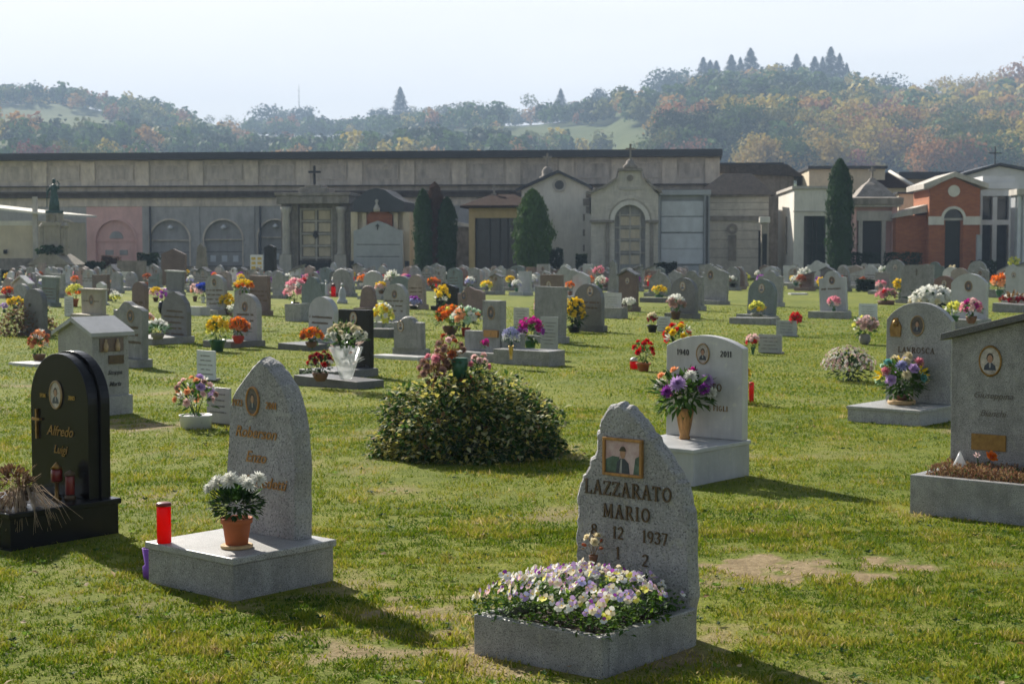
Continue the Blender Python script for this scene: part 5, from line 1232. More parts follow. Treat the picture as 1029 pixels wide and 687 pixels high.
# purple ornament left of the block
q=G(150,581); o=empty('purple_holder',q,0,'small purple plastic holder in the grass left of the candle block','ornament'); mb=MB(); mb.lathe([(.03,0),(.032,.06),(.02,.07),(.034,.15),(.03,.15),(.018,.08)],14); mb.build('holder',MT['purple_plastic'],o)

# 3. black headstone far left
C=G(10,555); rz3=math.radians(-39.5); W3,L3,K3=.72,.72,.205
P3=loc2(C,rz3,-W3/2,L3/2)
r=empty('headstone',P3,rz3,'polished black round-topped headstone with gilt cross and script on a black block','headstone'); foot(P3,rz3,W3/2,L3/2)
B('base','black_stone',r,(-W3/2+.015,W3/2-.015,-L3/2+.015,L3/2-.015,-.03,K3-.033)); B('slab','black_stone',r,(-W3/2,W3/2,-L3/2,L3/2,K3-.032,K3),bevel=.006)
ys=L3/2-.17; a=.275; HH=.805
mb=MB(); mb.prism([(-a,0),(a,0)]+arc(0,HH-a,a,0,PI,26),ys,ys+.07); mb.build('stone',MT['black_stone'],r,(.02,0,K3+.001),bevel=.004,seg=3)
mb=MB(); mb.prism([(-a,0),(a+.018,0)]+arc(.009,HH-a,a+.012,0,PI,26),ys+.0705,ys+.13); mb.build('back_stone',MT['black_stone'],r,(.02,0,K3+.001),bevel=.002,seg=2)
portrait(r,.0,ys-.001,K3+.57,.1,.14,1)
letters('1934',.022,.1,.003).build('inscription',MT['gold'],r,(-.13,ys-.001,K3+.55)); letters('2003',.022,.1,.003).build('inscription',MT['gold'],r,(.145,ys-.001,K3+.55))
add_script('Alfredo',.06,.03,ys-.003,K3+.34,'bronze',r); add_script('Luigi',.05,.03,ys-.003,K3+.24,'bronze',r)
cross_mb(.17,.075,.014,0,0,0).build('cross',MT['bronze'],r,(-.185,ys-.008,K3+.31))
# dried arrangement
q=loc2(P3,rz3,.17,-.16,K3); dr=empty('dried_arrangement',q,0,'withered straw and dead flowers drooping over the black block','dried flowers'); rq=random.Random(9)
mb=MB()
for _ in range(150):
    a=rq.random()*6.28; l=rq.uniform(.04,.13); x,y=math.cos(a)*l,math.sin(a)*l; z=rq.uniform(.02,.26)
    mb.tube([(0,0,.01),(x*.4,y*.4,z*.8),(x,y,z*(.6+rq.random()*.6))],[.002,.0018,.001],3,0 if rq.random()<.5 else 1)
for _ in range(110):
    a=rq.uniform(-2.2,-.1); l=rq.uniform(.12,.3); x,y=math.cos(a)*l+rq.gauss(0,.03),math.sin(a)*l; dx=rq.gauss(0,.02)
    mb.tube([(0,0,.05),(x*.4,y*.4,.09+rq.random()*.06),(x*.8,y*.8,.02),(x+dx,y,-rq.uniform(.02,.15) if y<-.16 or x>.2 else .015)],[.0022,.002,.0018,.001],3,0)
mb.build('straw',[MT['straw'],MT['straw_dark']],dr)
fo=MB()
for _ in range(520):
    d=Vector((rq.gauss(0,1),rq.gauss(0,1),rq.gauss(0,1))).normalized(); leafq(fo,(d.x*.1-.06,d.y*.1,.12+d.z*.11),d,rq.uniform(.03,.06),.02,0 if rq.random()<.7 else 1,rq)
fo.build('dead_blooms',[MT['straw_dark'],MT['leaf_brown']],dr); dr.scale=(.85,.85,.85)
q=loc2(P3,rz3,.12,ys-.09,K3); cr=empty('grave_lantern',q,0,'small dark red glass lantern among the dried straw','lantern'); mb=MB(); mb.lathe([(.025,.1),(.032,.11),(.032,.16),(.025,.17)],16); mb.build('glass',MT['lid_red'],cr); mb=MB(); mb.lathe([(.03,0),(.012,.02),(.01,.09),(.034,.099)],14); mb.build('stand',MT['bronze'],cr); mb=MB(); mb.lathe([(.034,.171),(.01,.2),(0,.21)],14); mb.build('lid',MT['bronze'],cr)
q=loc2(P3,rz3,.2,ys-.06,K3); cr=empty('grave_lantern',q,0,'dark bronze and red lantern at the right foot of the black headstone','lantern'); mb=MB(); mb.lathe([(.024,.03),(.026,.035),(.026,.13),(.024,.135)],16); mb.build('glass',MT['lid_red'],cr); mb=MB(); mb.lathe([(.032,0),(.032,.02),(.02,.029)],14); mb.build('stand',MT['bronze_dull'],cr); mb=MB(); mb.lathe([(.032,.136),(.03,.15),(.0,.17)],14); mb.build('lid',MT['bronze_dull'],cr)

# 4. white marble headstone, FIGLI
C=G(697,490); rz4=math.radians(-39.5); W4,L4,K4=.66,.74,.255
P4=loc2(C,rz4,-W4/2,L4/2)
r=empty('headstone',P4,rz4,'white marble headstone dated 1940 and 2011 with low curved top on a tall pale block','headstone'); foot(P4,rz4,W4/2,L4/2)
B('base','marble_grey',r,(-W4/2+.01,W4/2-.01,-L4/2+.01,L4/2-.01,-.03,K4-.03)); B('slab','marble_grey',r,(-W4/2,W4/2,-L4/2,L4/2,K4-.029,K4),bevel=.005)
ys=L4/2-.11; mb=MB(); mb.prism(outline('low',.64,.73),ys,ys+.08); mb.build('stone',MT['marble_white'],r,(0,0,K4+.001),bevel=.006)
portrait(r,-.005,ys-.001,K4+.6,.095,.13,1)
letters('1940',.04,.12,.004).build('inscription',MT['ink_dark'],r,(-.175,ys-.001,K4+.585)); letters('2011',.04,.12,.004).build('inscription',MT['ink_dark'],r,(.185,ys-.001,K4+.585))
letters('RENATO',.052,.14,.004).build('inscription',MT['bronze'],r,(.02,ys-.001,K4+.34)); letters('E FIGLI',.036,.16,.004).build('inscription',MT['bronze'],r,(.12,ys-.001,K4+.2))
q=G(688,441,K4); s=q.y/F
bouquet(Vector(q),.48,.52,[('mum','pet_lilac','pet_lilac',3,.22),('mum','pet_white','pet_white',4,.2),('mum','pet_purple','pet_purple',3,.2),('rose','pet_peach','pet_peach',3,.18),('rose','pet_magenta','pet_magenta',1,.18),('rose','pet_orange','pet_orange',1,.18)],('vase','vase_bronze',.14),'mixed purple, white and peach bouquet in a tall bronze vase before the white marble headstone',near=True,vf=.52,seed=3,name='flower_vase',leafn=230)
q=G(675,436,K4); o=empty('bronze_vase',q,0,'shorter brown bronze vase behind the tall one on the pale block','vase'); mb=MB(); mb.lathe([(r_*.045,z_*.19) for r_,z_ in VASE['vase']],20); mb.build('vase',MT['vase_bronze'],o)
fo=MB(); rq=random.Random(2)
for _ in range(60): d=Vector((rq.gauss(0,1),rq.gauss(0,1),rq.gauss(.2,.6))).normalized(); leafq(fo,(d.x*.05-.03,d.y*.05,.2+d.z*.05),d,.06,.03,0,rq)
fo.build('foliage',MT['leaf_bright'],o)
# yellow flowers and lantern behind it
bq(732,756,362,405,[('mum','pet_yellow','pet_yellow',9,.34),('mum','pet_lemon','pet_lemon',4,.3)],('bucket','plastic_white',.3),'yellow chrysanthemums in a white bucket right of the white marble headstone',near=True,seed=4)
q=G(755,404); o=empty('grave_candle',q,0,'red candle in the grass beside the bucket of yellow flowers','candle'); mb=MB(); mb.lathe([(.025,0),(.028,.2),(.02,.21)],14); mb.build('tube',MT['ribbon_red'],o)

# 5. brownish headstone on the right (LAVROSCA)
Lc=G(850,423); rz5=math.radians(-40); W5,L5,K5=.74,.8,.145
P5=loc2(Lc,rz5,W5/2,L5/2)
r=empty('headstone',P5,rz5,'grey arched headstone with bronze relief and oval portrait behind a pastel bouquet','headstone'); foot(P5,rz5,W5/2,L5/2)
B('base','granite_light',r,(-W5/2+.012,W5/2-.012,-L5/2+.012,L5/2-.012,-.03,K5-.03)); B('slab','granite_light',r,(-W5/2,W5/2,-L5/2,L5/2,K5-.029,K5),bevel=.005)
ys=L5/2-.13; mb=MB(); mb.prism(outline('arch',.66,.95),ys,ys+.09); mb.build('stone',MT['granite_light'],r,(.02,0,K5+.001),bevel=.006)
portrait(r,.01,ys-.001,K5+.73,.12,.17,0)
mb=MB(); mb.prism([(-.05,-.08),(.05,-.08),(.06,.02),(.03,.07),(.02,.1),(-.02,.1),(-.035,.07),(-.06,.0)],-.012,0); mb.ellip((0,-.015,.045),(.03,.02,.035),10,8); mb.build('relief',MT['bronze'],r,(-.21,ys-.001,K5+.7))
letters('LAVROSCA',.055,.14,.004).build('inscription',MT['bronze_dull'],r,(.0,ys-.001,K5+.47))
q=G(906,406,K5); s=q.y/F
o=empty('wooden_saucer',q,0,'round ochre wooden saucer under the pastel bouquet','saucer'); mb=MB(); mb.lathe([(.12,0),(.13,.01),(.13,.035),(.12,.04)],24); mb.build('disc',MT['wood_disc'],o)
bouquet(Vector(q)+Vector((0,0,.04)),.5,.44,[('lily','pet_yellow','pet_yellow',4,.3),('mum','pet_cream','pet_yellow',5,.2),('mum','pet_pink','pet_pink',2,.2),('rose','pet_lilac','pet_lilac',3,.22),('mum','pet_mint','pet_mint',3,.2),('rose','pet_teal','pet_teal',3,.2),('mum','pet_lavender','pet_lavender',3,.22)],('bowl','pot_brown',.16),'large pastel bouquet of yellow, pink and mint flowers before the big arched headstone',near=True,vf=.14,seed=8,leaf='leaf_green',leafn=280)
# 6. slanted-roof headstone far right
Lc=G(914,515); rz6=math.radians(-39); W6,L6,K6=.95,.62,.235
P6=loc2(Lc,rz6,W6/2,L6/2)
r=empty('headstone',P6,rz6,'tall grey headstone with slanting slab roof, oval portrait and brass plate at the right edge','headstone'); foot(P6,rz6,W6/2,L6/2)
t=.06; hx,hy=W6/2,L6/2
kb=MB(); kb.box(-hx,hx,-hy,-hy+t,-.03,K6); kb.box(-hx,-hx+t,-hy+t,hy,-.03,K6-.001); kb.box(hx-t,hx,-hy+t,hy,-.03,K6-.001); kb.box(-hx+t,hx-t,hy-t,hy,-.03,K6-.002); kb.build('kerb',MT['granite_grey'],r,bevel=.006)
B('soil','soil',r,(-hx+t,hx-t,-hy+t,hy-t,-.02,K6-.03))
ys=hy-.2; x0=-hx+.07; sw=.53
mb=MB(); mb.prism([(x0,-.1),(x0+sw,-.1),(x0+sw,.95),(x0,.81)],ys,ys+.1); mb.build('stone',MT['granite_grey'],r,(0,0,K6),bevel=.005)
mb=MB(); mb.prism([(x0+sw+.004,-.1),(x0+sw+.32,-.1),(x0+sw+.32,.55),(x0+sw+.004,.66)],ys+.02,ys+.1); mb.build('side_stone',MT['granite_grey'],r,(0,0,K6),bevel=.005)
mb=MB(); mb.prism([(x0-.05,.797),(x0+sw+.12,.984),(x0+sw+.12,1.026),(x0-.05,.84)],ys-.06,ys+.16); mb.build('roof_slab',MT['granite_dark'],r,(0,0,K6),bevel=.004)
portrait(r,x0+.25,ys-.001,K6+.68,.125,.165,1,frame='bronze')
add_script('Giuseppina',.042,x0+.27,ys-.002,K6+.45,'ink_dull',r,depth=.001,bold=0); add_script('Bianchi',.042,x0+.27,ys-.002,K6+.34,'ink_dull',r,depth=.001,bold=0)
B('brass_plate','bronze',r,(x0+.14,x0+.36,ys-.012,ys-.001,K6+.13,K6+.23),bevel=.002)
# heather bed
rq=random.Random(31); hr=empty('heather_bed',loc2(P6,rz6,0,-.05,K6-.03),rz6,'brown withered heather filling the kerb under the slanting-roof headstone','plants')
fo=MB()
for _ in range(5200):
    x,y=rq.uniform(-.41,.41),rq.uniform(-.2,.2); z=(.075+.02*noise.noise(Vector((x*12,y*12,0))))*rq.uniform(.1,1.05)
    leafq(fo,(x,y,z),(rq.gauss(0,.5),rq.gauss(0,.5),1),rq.uniform(.012,.028),.009,0 if rq.random()<.55 else (1 if rq.random()<.8 else 2),rq)
fo.build('foliage',[MT['heather'],MT['heather_light'],MT['leaf_green']],hr)
q=loc2(P6,rz6,x0+.12,-.02,K6); o=empty('glass_drop',q,0,'clear drop-shaped glass ornament in the brown heather','ornament'); mb=MB(); mb.lathe([(.02,0),(.04,.02),(.042,.045),(.02,.09),(.004,.125)],16); mb.build('drop',MT['glass_drop'],o)
q=loc2(P6,rz6,x0+.27,.02,K6); o=empty('silk_flower',q,0,'single peach silk rose standing in the brown heather','flower'); mb=MB(); mb.tube([(0,0,0),(.03,0,.1)],.003,5); mb.build('stem',MT['leaf_green'],o); inst('blossom',head_mesh('rose',['pet_orange','pet_peach','pet_cream']),o,Matrix.Translation((.03,0,.1))@aim((.3,-.6,.6))@Matrix.Scale(.085,4))
q=loc2(P6,rz6,x0+.22,.03,K6); o=empty('silk_flower',q,0,'small pale silk bud left of the peach rose in the heather','flower'); mb=MB(); mb.tube([(0,0,0),(-.01,0,.11)],.003,5); mb.build('stem',MT['leaf_green'],o); inst('blossom',head_mesh('lily',['pet_palepink','pet_cream','pet_cream']),o,Matrix.Translation((-.01,0,.1))@aim((-.3,-.6,.6))@Matrix.Scale(.05,4))

# 7. house-shaped stone
rz7=math.radians(50); P7=G(87,418)+Vector((0,.28,0)); d=P7.y
r=empty('headstone',P7,rz7,'pale house-shaped headstone with gabled white roof, niche of figurines and dark script','headstone'); w7,l7,h7=.46,.62,.97; r.scale=(.9,.9,.93)
foot(P7,rz7,.26,.34)
mb=MB(); mb.box(-w7/2-.03,w7/2+.03,-l7/2-.03,l7/2+.03,-.03,.2); mb.build('base',MT['granite_light'],r,bevel=.006)
ap=.97
# the gable end faces left, ridge runs along local x; eaves front and back
mb=MB(); e=.84
def gab(y): return y
vs=[(-w7/2,-l7/2,.201),(-w7/2,l7/2,.201),(-w7/2,l7/2,e),(-w7/2,0,ap),(-w7/2,-l7/2,e)]
vs+= [(w7/2,y,z) for _,y,z in vs]
mb.add(vs,[(0,4,3,2,1),(5,6,7,8,9),(0,5,9,4),(1,2,7,6),(0,1,6,5)]); mb.build('stone',MT['granite_light'],r)
mb=MB(); o_=.05
for sg in(-1,1):
    s0=(ap-e)/(l7/2); a1=(0,ap+.002); b1=(sg*(l7/2+o_),e-s0*o_+.002)
    vs=[]
    for x in(-w7/2-o_,w7/2+o_): vs+=[(x,a1[0],a1[1]),(x,b1[0],b1[1]),(x,b1[0],b1[1]+.04),(x,a1[0],a1[1]+.045)]
    mb.add(vs,[(0,1,2,3),(7,6,5,4),(0,4,5,1),(3,2,6,7),(1,5,6,2)])
mb.build('roof',MT['marble_grey'],r)
y=-l7/2-.001
B('niche','granite_brown',r,(-.14,.16,y-.012,y,.66,.8)); 
for x in(-.08,.07):
    mb=MB(); mb.lathe([(.022,0),(.028,.05),(.02,.09),(.008,.1)],8,0,(x,y-.03,.665)); mb.ellip((x,y-.03,.775),(.014,.014,.018),8,6)
    mb.build('figurine',MT['straw'],r)
B('plaque','bronze_dull',r,(-.03,.16,y-.014,y,.53,.62))
add_script('Stoppa',.05,.05,y-.002,.42,'ink_dark',r); add_script('Maria',.05,.05,y-.002,.3,'ink_dark',r)

# 8. big variegated shrub
q=G(470,466)+Vector((0,.55,0))
sr=shrub('variegated_shrub',q,1.5,1.35,.6,12500,.056,['leaf_dark','leaf_green','leaf_yellow','leaf_cream','leaf_brown'],[2.2,5.5,2.3,1.6,.4],'large rounded variegated shrub dotted with yellow leaves in the middle of the lawn','shrub',seed=5)
fo=MB(); rq=random.Random(44)
for _ in range(500): # yellow fringe on the left side and low skirts
    a=rq.uniform(2.3,4.2); l=rq.uniform(.55,.74); fo_z=rq.uniform(.02,.3)*(1.3-l)
    leafq(fo,(math.cos(a)*l*1.0,math.sin(a)*l*.8,fo_z),(math.cos(a),math.sin(a),rq.gauss(0,.5)),.045,.03,0,rq)
for _ in range(70):
    a=rq.uniform(3.6,6.0); leafq(fo,(math.cos(a)*.45+rq.gauss(0,.1),math.sin(a)*.42,.52+rq.gauss(0,.06)),(rq.gauss(0,.6),-1,rq.gauss(.4,.3)),.055,.04,0,rq)
fo.build('yellow_leaves',MT['leaf_yellow'],sr)
D=q.y
def onsh(u0,u1,v0,v1,heads,vase,label,**k):
    z=ZT(v1,D); P=Vector((XT((u0+u1)/2,D,z),D,z)); s=D/F; return bouquet(P,(u1-u0)*s,(v1-v0)*s,heads,vase,label,**k)
DD=D+.62
def behind(u0,u1,v0,v1,heads,vase,label,dd=.62,**k):
    d=D+dd; s=d/F; P=Vector((XT((u0+u1)/2,d,.5),d,0)); h=ZT(v0,d); return bouquet(P,(u1-u0)*s,h,heads,vase,label,vf=1-((v1-v0)*s)/h,**k)
onsh(418,455,354,385,[('mum','pet_pink','pet_dried',4,.24),('mum','pet_dried','pet_rust',9,.24)],None,'faded pink and mauve blooms at the upper left of the variegated shrub',near=True,seed=1,leaf='leaf_brown')
onsh(434,468,333,372,[('rose','pet_rust','pet_dried',4,.24),('mum','pet_dried','pet_rust',7,.24),('rose','pet_palepink','pet_peach',2,.24)],None,'dried rust and peach roses standing highest above the variegated shrub',near=True,seed=2,leaf='leaf_brown')
onsh(446,486,377,400,[('mum','pet_rust','pet_rust',7,.2)],None,'russet dried blooms on the crown of the variegated shrub',near=True,seed=6,leaf='leaf_brown')
onsh(470,494,354,376,[('mum','pet_palepink','pet_pink',4,.32),('rose','pet_pink','pet_pink',2,.3)],None,'pale pink blooms on top of the variegated shrub, its right side',near=True,seed=7,leaf='leaf_green')
z=ZT(378,D); o=empty('green_holder',Vector((XT(462,D,z),D,z-.02)),0,'dark green plastic flower holder sunk in the top of the shrub','holder'); mb=MB(); mb.lathe([(.05,0),(.07,.16),(.055,.165)],10); mb.build('holder',MT['plastic_green'],o)
# ------------------------------------------------------------------ middle distance, read from the photograph
def ply(u0,u1,v0,v1,mat,label,rz=GRZ,th=.02,leg=True):
    """small temporary marker plate"""
    P=G((u0+u1)/2,v1); s=P.y/F; a=math.atan(((u0+u1)/2-CU)/F); w=(u1-u0)*s/max(.5,math.cos(abs(rz)-a)); h=(v1-v0)*s
    o=empty('grave_marker',P,rz,label,'grave marker'); B('plate',mat,o,(-w/2,w/2,0,th,.01,h),bevel=.002 if P.y<20 else 0)
    rr=random.Random(int(u0)); lines_mb(max(2,int(h/.07)),w*.9,h*.82,.055,.014,-.001,rr).build('inscription',MT['ink_faint'],o)
    B('foot','pot_grey',o,(-w/2,w/2,.021,.08,0,.03)); foot(P,rz,w/2,.08); return o
# left part
gp(116,145,303,369,'ogee','granite_grey','wavy-topped grey headstone with carved leaf spray behind the house-shaped one',bl=.25,rows=3,port=(.1,.75,0))
gp(134,147,283,336,'round','granite_brown','slim brownish round-topped headstone behind the wavy grey one',bl=.3,rows=2)
gp(165,190,293,346,'gothic','granite_dark','dark pointed headstone with five lines of lettering left of the yellow chrysanthemums',bl=.95,bh=.12,bm='granite_grey',rows=5,seed=2)
gp(26,45,290,338,'round','granite_dark','dark round-topped headstone behind the reddish grassy bush',bl=.2)
shrub('grassy_bush',G(22,338)+Vector((0,.3,0)),1.0,.8,.62,1500,.07,['heather','leaf_brown','leaf_green'],[3,3,2],'reddish brown wispy bush before the dark round-topped stone at the left','bush',seed=3)
gp(14,32,278,301,'gable','granite_light','small headstone with sunlit gabled cap near the left edge',bl=.3,roof=('marble_white',.06))
gp(15,29,285,306,'arch','granite_grey','small arched headstone in front of the sunlit gabled one at the left edge',bl=.3)
gp(4,14,279,300,'gothic','granite_rose','pinkish pointed headstone near the left edge',bl=.3)
gp(43,58,279,308,'flat','granite_green','greenish flat-topped headstone with stacked plaques beside the potted bush',bl=.35,rows=4,roof=('marble_grey',.01))
gp(51,65,275,299,'flat','granite_grey','taller flat grey headstone just behind the greenish one',bl=.3)
bq(66,84,285,308,[('mum','pet_lemon','pet_yellow',12,.22),('mum','pet_orange','pet_orange',4,.2)],('pot','terracotta',.24),'round yellow-green bush in a terracotta pot at the left',vf=.42,leaf='leaf_bright',name='potted_flowers')
ply(65,73,298,318,'marble_white','narrow white marker plate before the potted yellow-green bush')
gp(82,106,292,321,'flat','stone_beige','beige shrine-like headstone with overhanging slab and niche',bl=.4,rows=1,roof=('stone_beige',.05),port=(0,.6,0))
gp(94,110,276,302,'flat','granite_brown','brown headstone behind the beige shrine-like one',bl=.4)
gp(98,107,283,306,'gable','marble_white','tiny white gabled shrine with dark opening before the brown stone',bl=.2,bh=.05,port=(0,.6,0))
ply(121,131,273,290,'marble_white','white upright tablet with a dark portrait below the pink bay')
bq(111,121,280,292,[('mum','pet_peach','pet_yellow',8,.26)],('pot','pot_brown',.25),'peach flowers in a brown pot beside the white upright tablet')
bq(110,122,292,304,[('lily','pet_white','pet_cream',6,.3),('mum','pet_lemon','pet_yellow',4,.26)],None,'white and pale yellow posy right of the tiny gabled shrine')
bq(2,14,288,301,[('rose','pet_orange','pet_orange',6,.3),('mum','pet_red','pet_red',4,.3)],('pot','pot_brown',.25),'orange and red flowers at the far left edge')
bq(7,25,299,311,[('mum','pet_yellow','pet_yellow',7,.34)],('pot','plastic_green',.2),'bright yellow chrysanthemums before the arched stone at the left edge')
bq(0,9,304,314,[('mum','pet_lilac','pet_lilac',5,.34)],('pot','plastic_green',.25),'mauve chrysanthemums cut off by the left edge')
bq(29,50,330,364,[('rose','pet_rust','pet_orange',7,.28),('rose','pet_peach','pet_peach',4,.26),('lily','pet_white','pet_white',4,.26)],('bowl','pot_brown',.3),'basket of rust, peach and white flowers behind the house-shaped headstone',vf=.3,seed=2)
o=B('stone_slab','marble_white',None,(-.3,.3,-.2,.2,0,.04)); q=G(34,367); o.location=q; o.rotation_euler.z=GRZ; tag(o,'low white slab in the grass under the basket of rust flowers','slab')
gp(163,187,250,287,'gable','granite_brown','large dark brown gabled tomb slab below the left plain arch',nobase=True,t=.3,rz=RB,cross=True)
gp(196,210,244,287,'obelisk','stone_old','dark stepped stone pinnacle below the right plain arch',nobase=True,t=.4,rz=RB,name='pinnacle_monument',cat='monument')
gp(267,278,246,287,'gable','iron','slim dark iron lantern column beside the columned chapel',nobase=True,t=.4,rz=RB,name='lantern_column',cat='monument')
gp(119,146,262,288,'flat','stone_old','low wide grey stone block below the pink bay',nobase=True,t=.4,rz=RB,name='tomb_block',cat='tomb')
gp(500,512,238,287,'obelisk','stone_old','thin grey pinnacle monument before the ochre mausoleum',nobase=True,t=.3,rz=RB,name='pinnacle_monument',cat='monument') if False else None
# by 150
gp(168,184,273,296,'flat','granite_dark','black pillar headstone with bright slanting cap',bl=.3,roof=('marble_white',.04),bm='granite_grey')
bq(158,170,290,316,[('rose','pet_purple','pet_purple',5,.3)],('ball','black_stone',.42),'round dark vase with violet flowers left of the dark pointed headstone',vf=.62,name='flower_vase')
bq(150,163,288,303,[('mum','pet_yellow','pet_yellow',6,.3),('mum','pet_palepink','pet_pink',4,.3)],('pot','pot_brown',.24),'yellow and pale pink flowers behind the round dark vase')
bq(147,170,320,341,[('mum','pet_white','pet_lavender',10,.22),('mum','pet_mint','pet_mint',5,.2)],('bowl','pot_grey',.3),'silvery white and blue bouquet on the kerb of the dark pointed headstone',z=.1,seed=3)
bq(144,155,314,328,[('rose','pet_palepink','pet_pink',7,.3),('rose','pet_peach','pet_peach',3,.3)],('pot','pot_brown',.25),'pink and peach roses behind the silvery white bouquet',z=.1)
gp(209,228,276,316,'arch','granite_light','light grey arched headstone with dark lines beside the blue flowers',bl=.4,rows=4,port=(0,.78,0))
bq(196,212,284,304,[('rose','pet_blue','pet_blue',8,.3),('rose','pet_palepink','pet_pink',4,.28)],('vase','plastic_white',.18),'vivid blue bouquet with pink roses in the left middle of the lawn')
bq(191,201,284,303,[('rose','pet_palepink','pet_pink',6,.3),('rose','pet_peach','pet_peach',3,.3)],('pot','pot_brown',.25),'pale pink bouquet immediately left of the vivid blue one')
gp(188,208,308,317,'flat','marble_white','low pale kerb block under the blue and pink bouquets',nobase=True,t=.3,name='grave_kerb',cat='kerb')
bq(220,236,294,316,[('mum','pet_yellow','pet_yellow',14,.26)],('pot','pot_brown',.2),'dense yellow chrysanthemum bush in a brown pot left of the white arched stone',seed=9,vf=.3,leaf='leaf_bright')
bq(227,237,306,318,[('rose','pet_white','pet_cream',3,.4)],('vase','pot_brown',.18),'single white rose in a small brown vase below the yellow bush')
gp(236,250,287,315,'arch','granite_grey','grey arched headstone topped with orange and yellow flowers',bl=.4,port=(0,.7,0))
bq(235,255,281,291,[('mum','pet_yellow','pet_orange',9,.22),('mum','pet_orange','pet_orange',6,.22)],None,'orange and yellow flower cushion on top of the grey arched headstone',z=.78)
gp(252,271,277,317,'flat','granite_brown','brown flat headstone below the white notice board',bl=.45,rows=3,bm='granite_brown')
bq(250,267,285,297,[('rose','pet_pink','pet_pink',8,.26),('lily','pet_white','pet_white',3,.26)],('pot','pot_brown',.2),'pink roses in front of the brown flat headstone',z=.25)
# white board on posts
q=G(258,283); o=empty('notice_board',q,RB,'white framed notice board with rows of yellow plates standing above the brown headstone','notice board'); s=q.y/F; bw=13*s/2; zt=ZT(256,q.y); zb=ZT(276,q.y)
B('board','plastic_white',o,(-bw,bw,0,.06,zb,zt)); B('posts','plastic_white',o,(-bw,-bw+.08,.061,.12,0,zb+.1),(bw-.08,bw,.061,.12,0,zb+.1))
for i in range(4):
    for sx in(-.5,.5): B('name_plate','pot_yellow',o,(sx*bw*.95-bw*.33,sx*bw*.95+bw*.33,-.02,-.001,zt-.12-i*.22-.13,zt-.12-i*.22))
gp(236,261,295,349,'round','granite_light','pale round-topped headstone with oval portrait behind orange and yellow flowers',bl=.75,bh=.1,rows=2,port=(0,.72,0),bm='granite_dark')
bq(228,251,318,345,[('rose','pet_orange','pet_orange',12,.24),('rose','pet_rust','pet_rust',5,.22),('rose','pet_peach','pet_peach',3,.22)],('bowl','pot_red',.26),'orange and rust roses at the foot of the pale round-topped headstone',z=.08,seed=4)
bq(206,231,317,353,[('mum','pet_yellow','pet_yellow',11,.25),('mum','pet_lemon','pet_lemon',4,.24)],('pot','plastic_green',.34),'large bright yellow chrysanthemums in a dark green pot left of the orange roses',seed=5,vf=.4)
ply(198,216,352,382,'slab_pale','framed grey marker panel with black top edge behind the pink bouquet')
ply(208,231,389,426,'marble_grey','pale marker plate leaning against the left side of the pointed granite headstone')
bq(174,220,375,430,[('rose','pet_palepink','pet_pink',9,.17),('rose','pet_peach','pet_peach',7,.17),('rose','pet_lilac','pet_pink',4,.2),('lily','pet_white','pet_cream',5,.18),('mum','pet_dried','pet_rust',4,.15)],('bucket','plastic_white',.36),'pink, peach and white bouquet in a white bucket',near=True,seed=12,vf=.3,leafn=110)
# 260-400
gp(275,290,273,300,'shoulder','granite_grey','grey headstone with rounded shoulders right of the white notice board',bl=.4)
bq(274,283,284,298,[('mum','pet_white','pet_lemon',5,.36)],('pot','pot_grey',.25),'white flowers at the grey shouldered headstone near the notice board')
bq(286,308,278,314,[('rose','pet_pink','pet_pink',9,.22),('rose','pet_palepink','pet_pink',6,.22),('mum','pet_white','pet_white',4,.22)],('ball','plastic_black',.26),'tall pink and white bouquet in a dark round bowl',z=.1,seed=6,vf=.36)
gp(290,311,305,323,'flat','granite_grey','low grey block carrying the dark bowl of pink flowers',nobase=True,t=.35,name='grave_kerb',cat='kerb')
gp(304,325,278,321,'shoulder','granite_green','greenish headstone with scrolled top right of the tall pink bouquet',bl=.5)
gp(311,338,298,352,'round','marble_grey','blue-grey round headstone with small Madonna relief behind the orange posy',bl=.75,bh=.1,rows=2,bm='granite_dark')
bq(301,325,329,349,[('rose','pet_orange','pet_orange',9,.26),('rose','pet_yellow','pet_yellow',3,.22),('rose','pet_rust','pet_rust',4,.22)],('bowl','pot_brown',.25),'orange posy on the slab of the blue-grey round headstone',z=.1,seed=7)
g=gp(341,374,311,380,'flat','black_stone','black rectangular headstone behind white chrysanthemums wrapped in cellophane',bl=.75,bh=.1,bm='granite_dark',port=(0,.85,1),t=.08)
gp(303,376,379,389,'flat','granite_dark','dark low slab in front of the black rectangular headstone',nobase=True,t=.45,name='grave_kerb',cat='kerb')
q=G(348,381,.12); 
wb=bouquet(q,.5,.66,[('mum','pet_cream','pet_yellow',16,.15),('mum','pet_white','pet_cream',14,.15)],('cone','cellophane',.36),'white chrysanthemum bunch wrapped in clear cellophane before the black headstone',near=True,seed=14,vf=.68,leafn=90)
fo=MB(); rq=random.Random(77)
for _ in range(26):
    a=rq.uniform(0,6.28); z=rq.uniform(.15,.42); leafq(fo,(math.cos(a)*.13,math.sin(a)*.13,z),(math.cos(a),math.sin(a),.6),.1,.06,0 if rq.random()<.6 else 1,rq)
fo.build('wrapping_folds',[MT['cellophane'],MT['pet_palepink']],wb)
bq(308,336,352,383,[('mum','pet_crimson','pet_red',9,.25),('mum','pet_red','pet_crimson',3,.22)],('bowl','pot_brown',.3),'deep red chrysanthemums left of the cellophane-wrapped bunch',z=.08,near=True,seed=3,leaf='leaf_dark')
shrub('low_plant',G(314,384)+Vector((0,.1,0)),.42,.3,.16,260,.05,['leaf_dark','leaf_green'],[2,1],'dark green leafy plant below the deep red chrysanthemums','plant',seed=8)
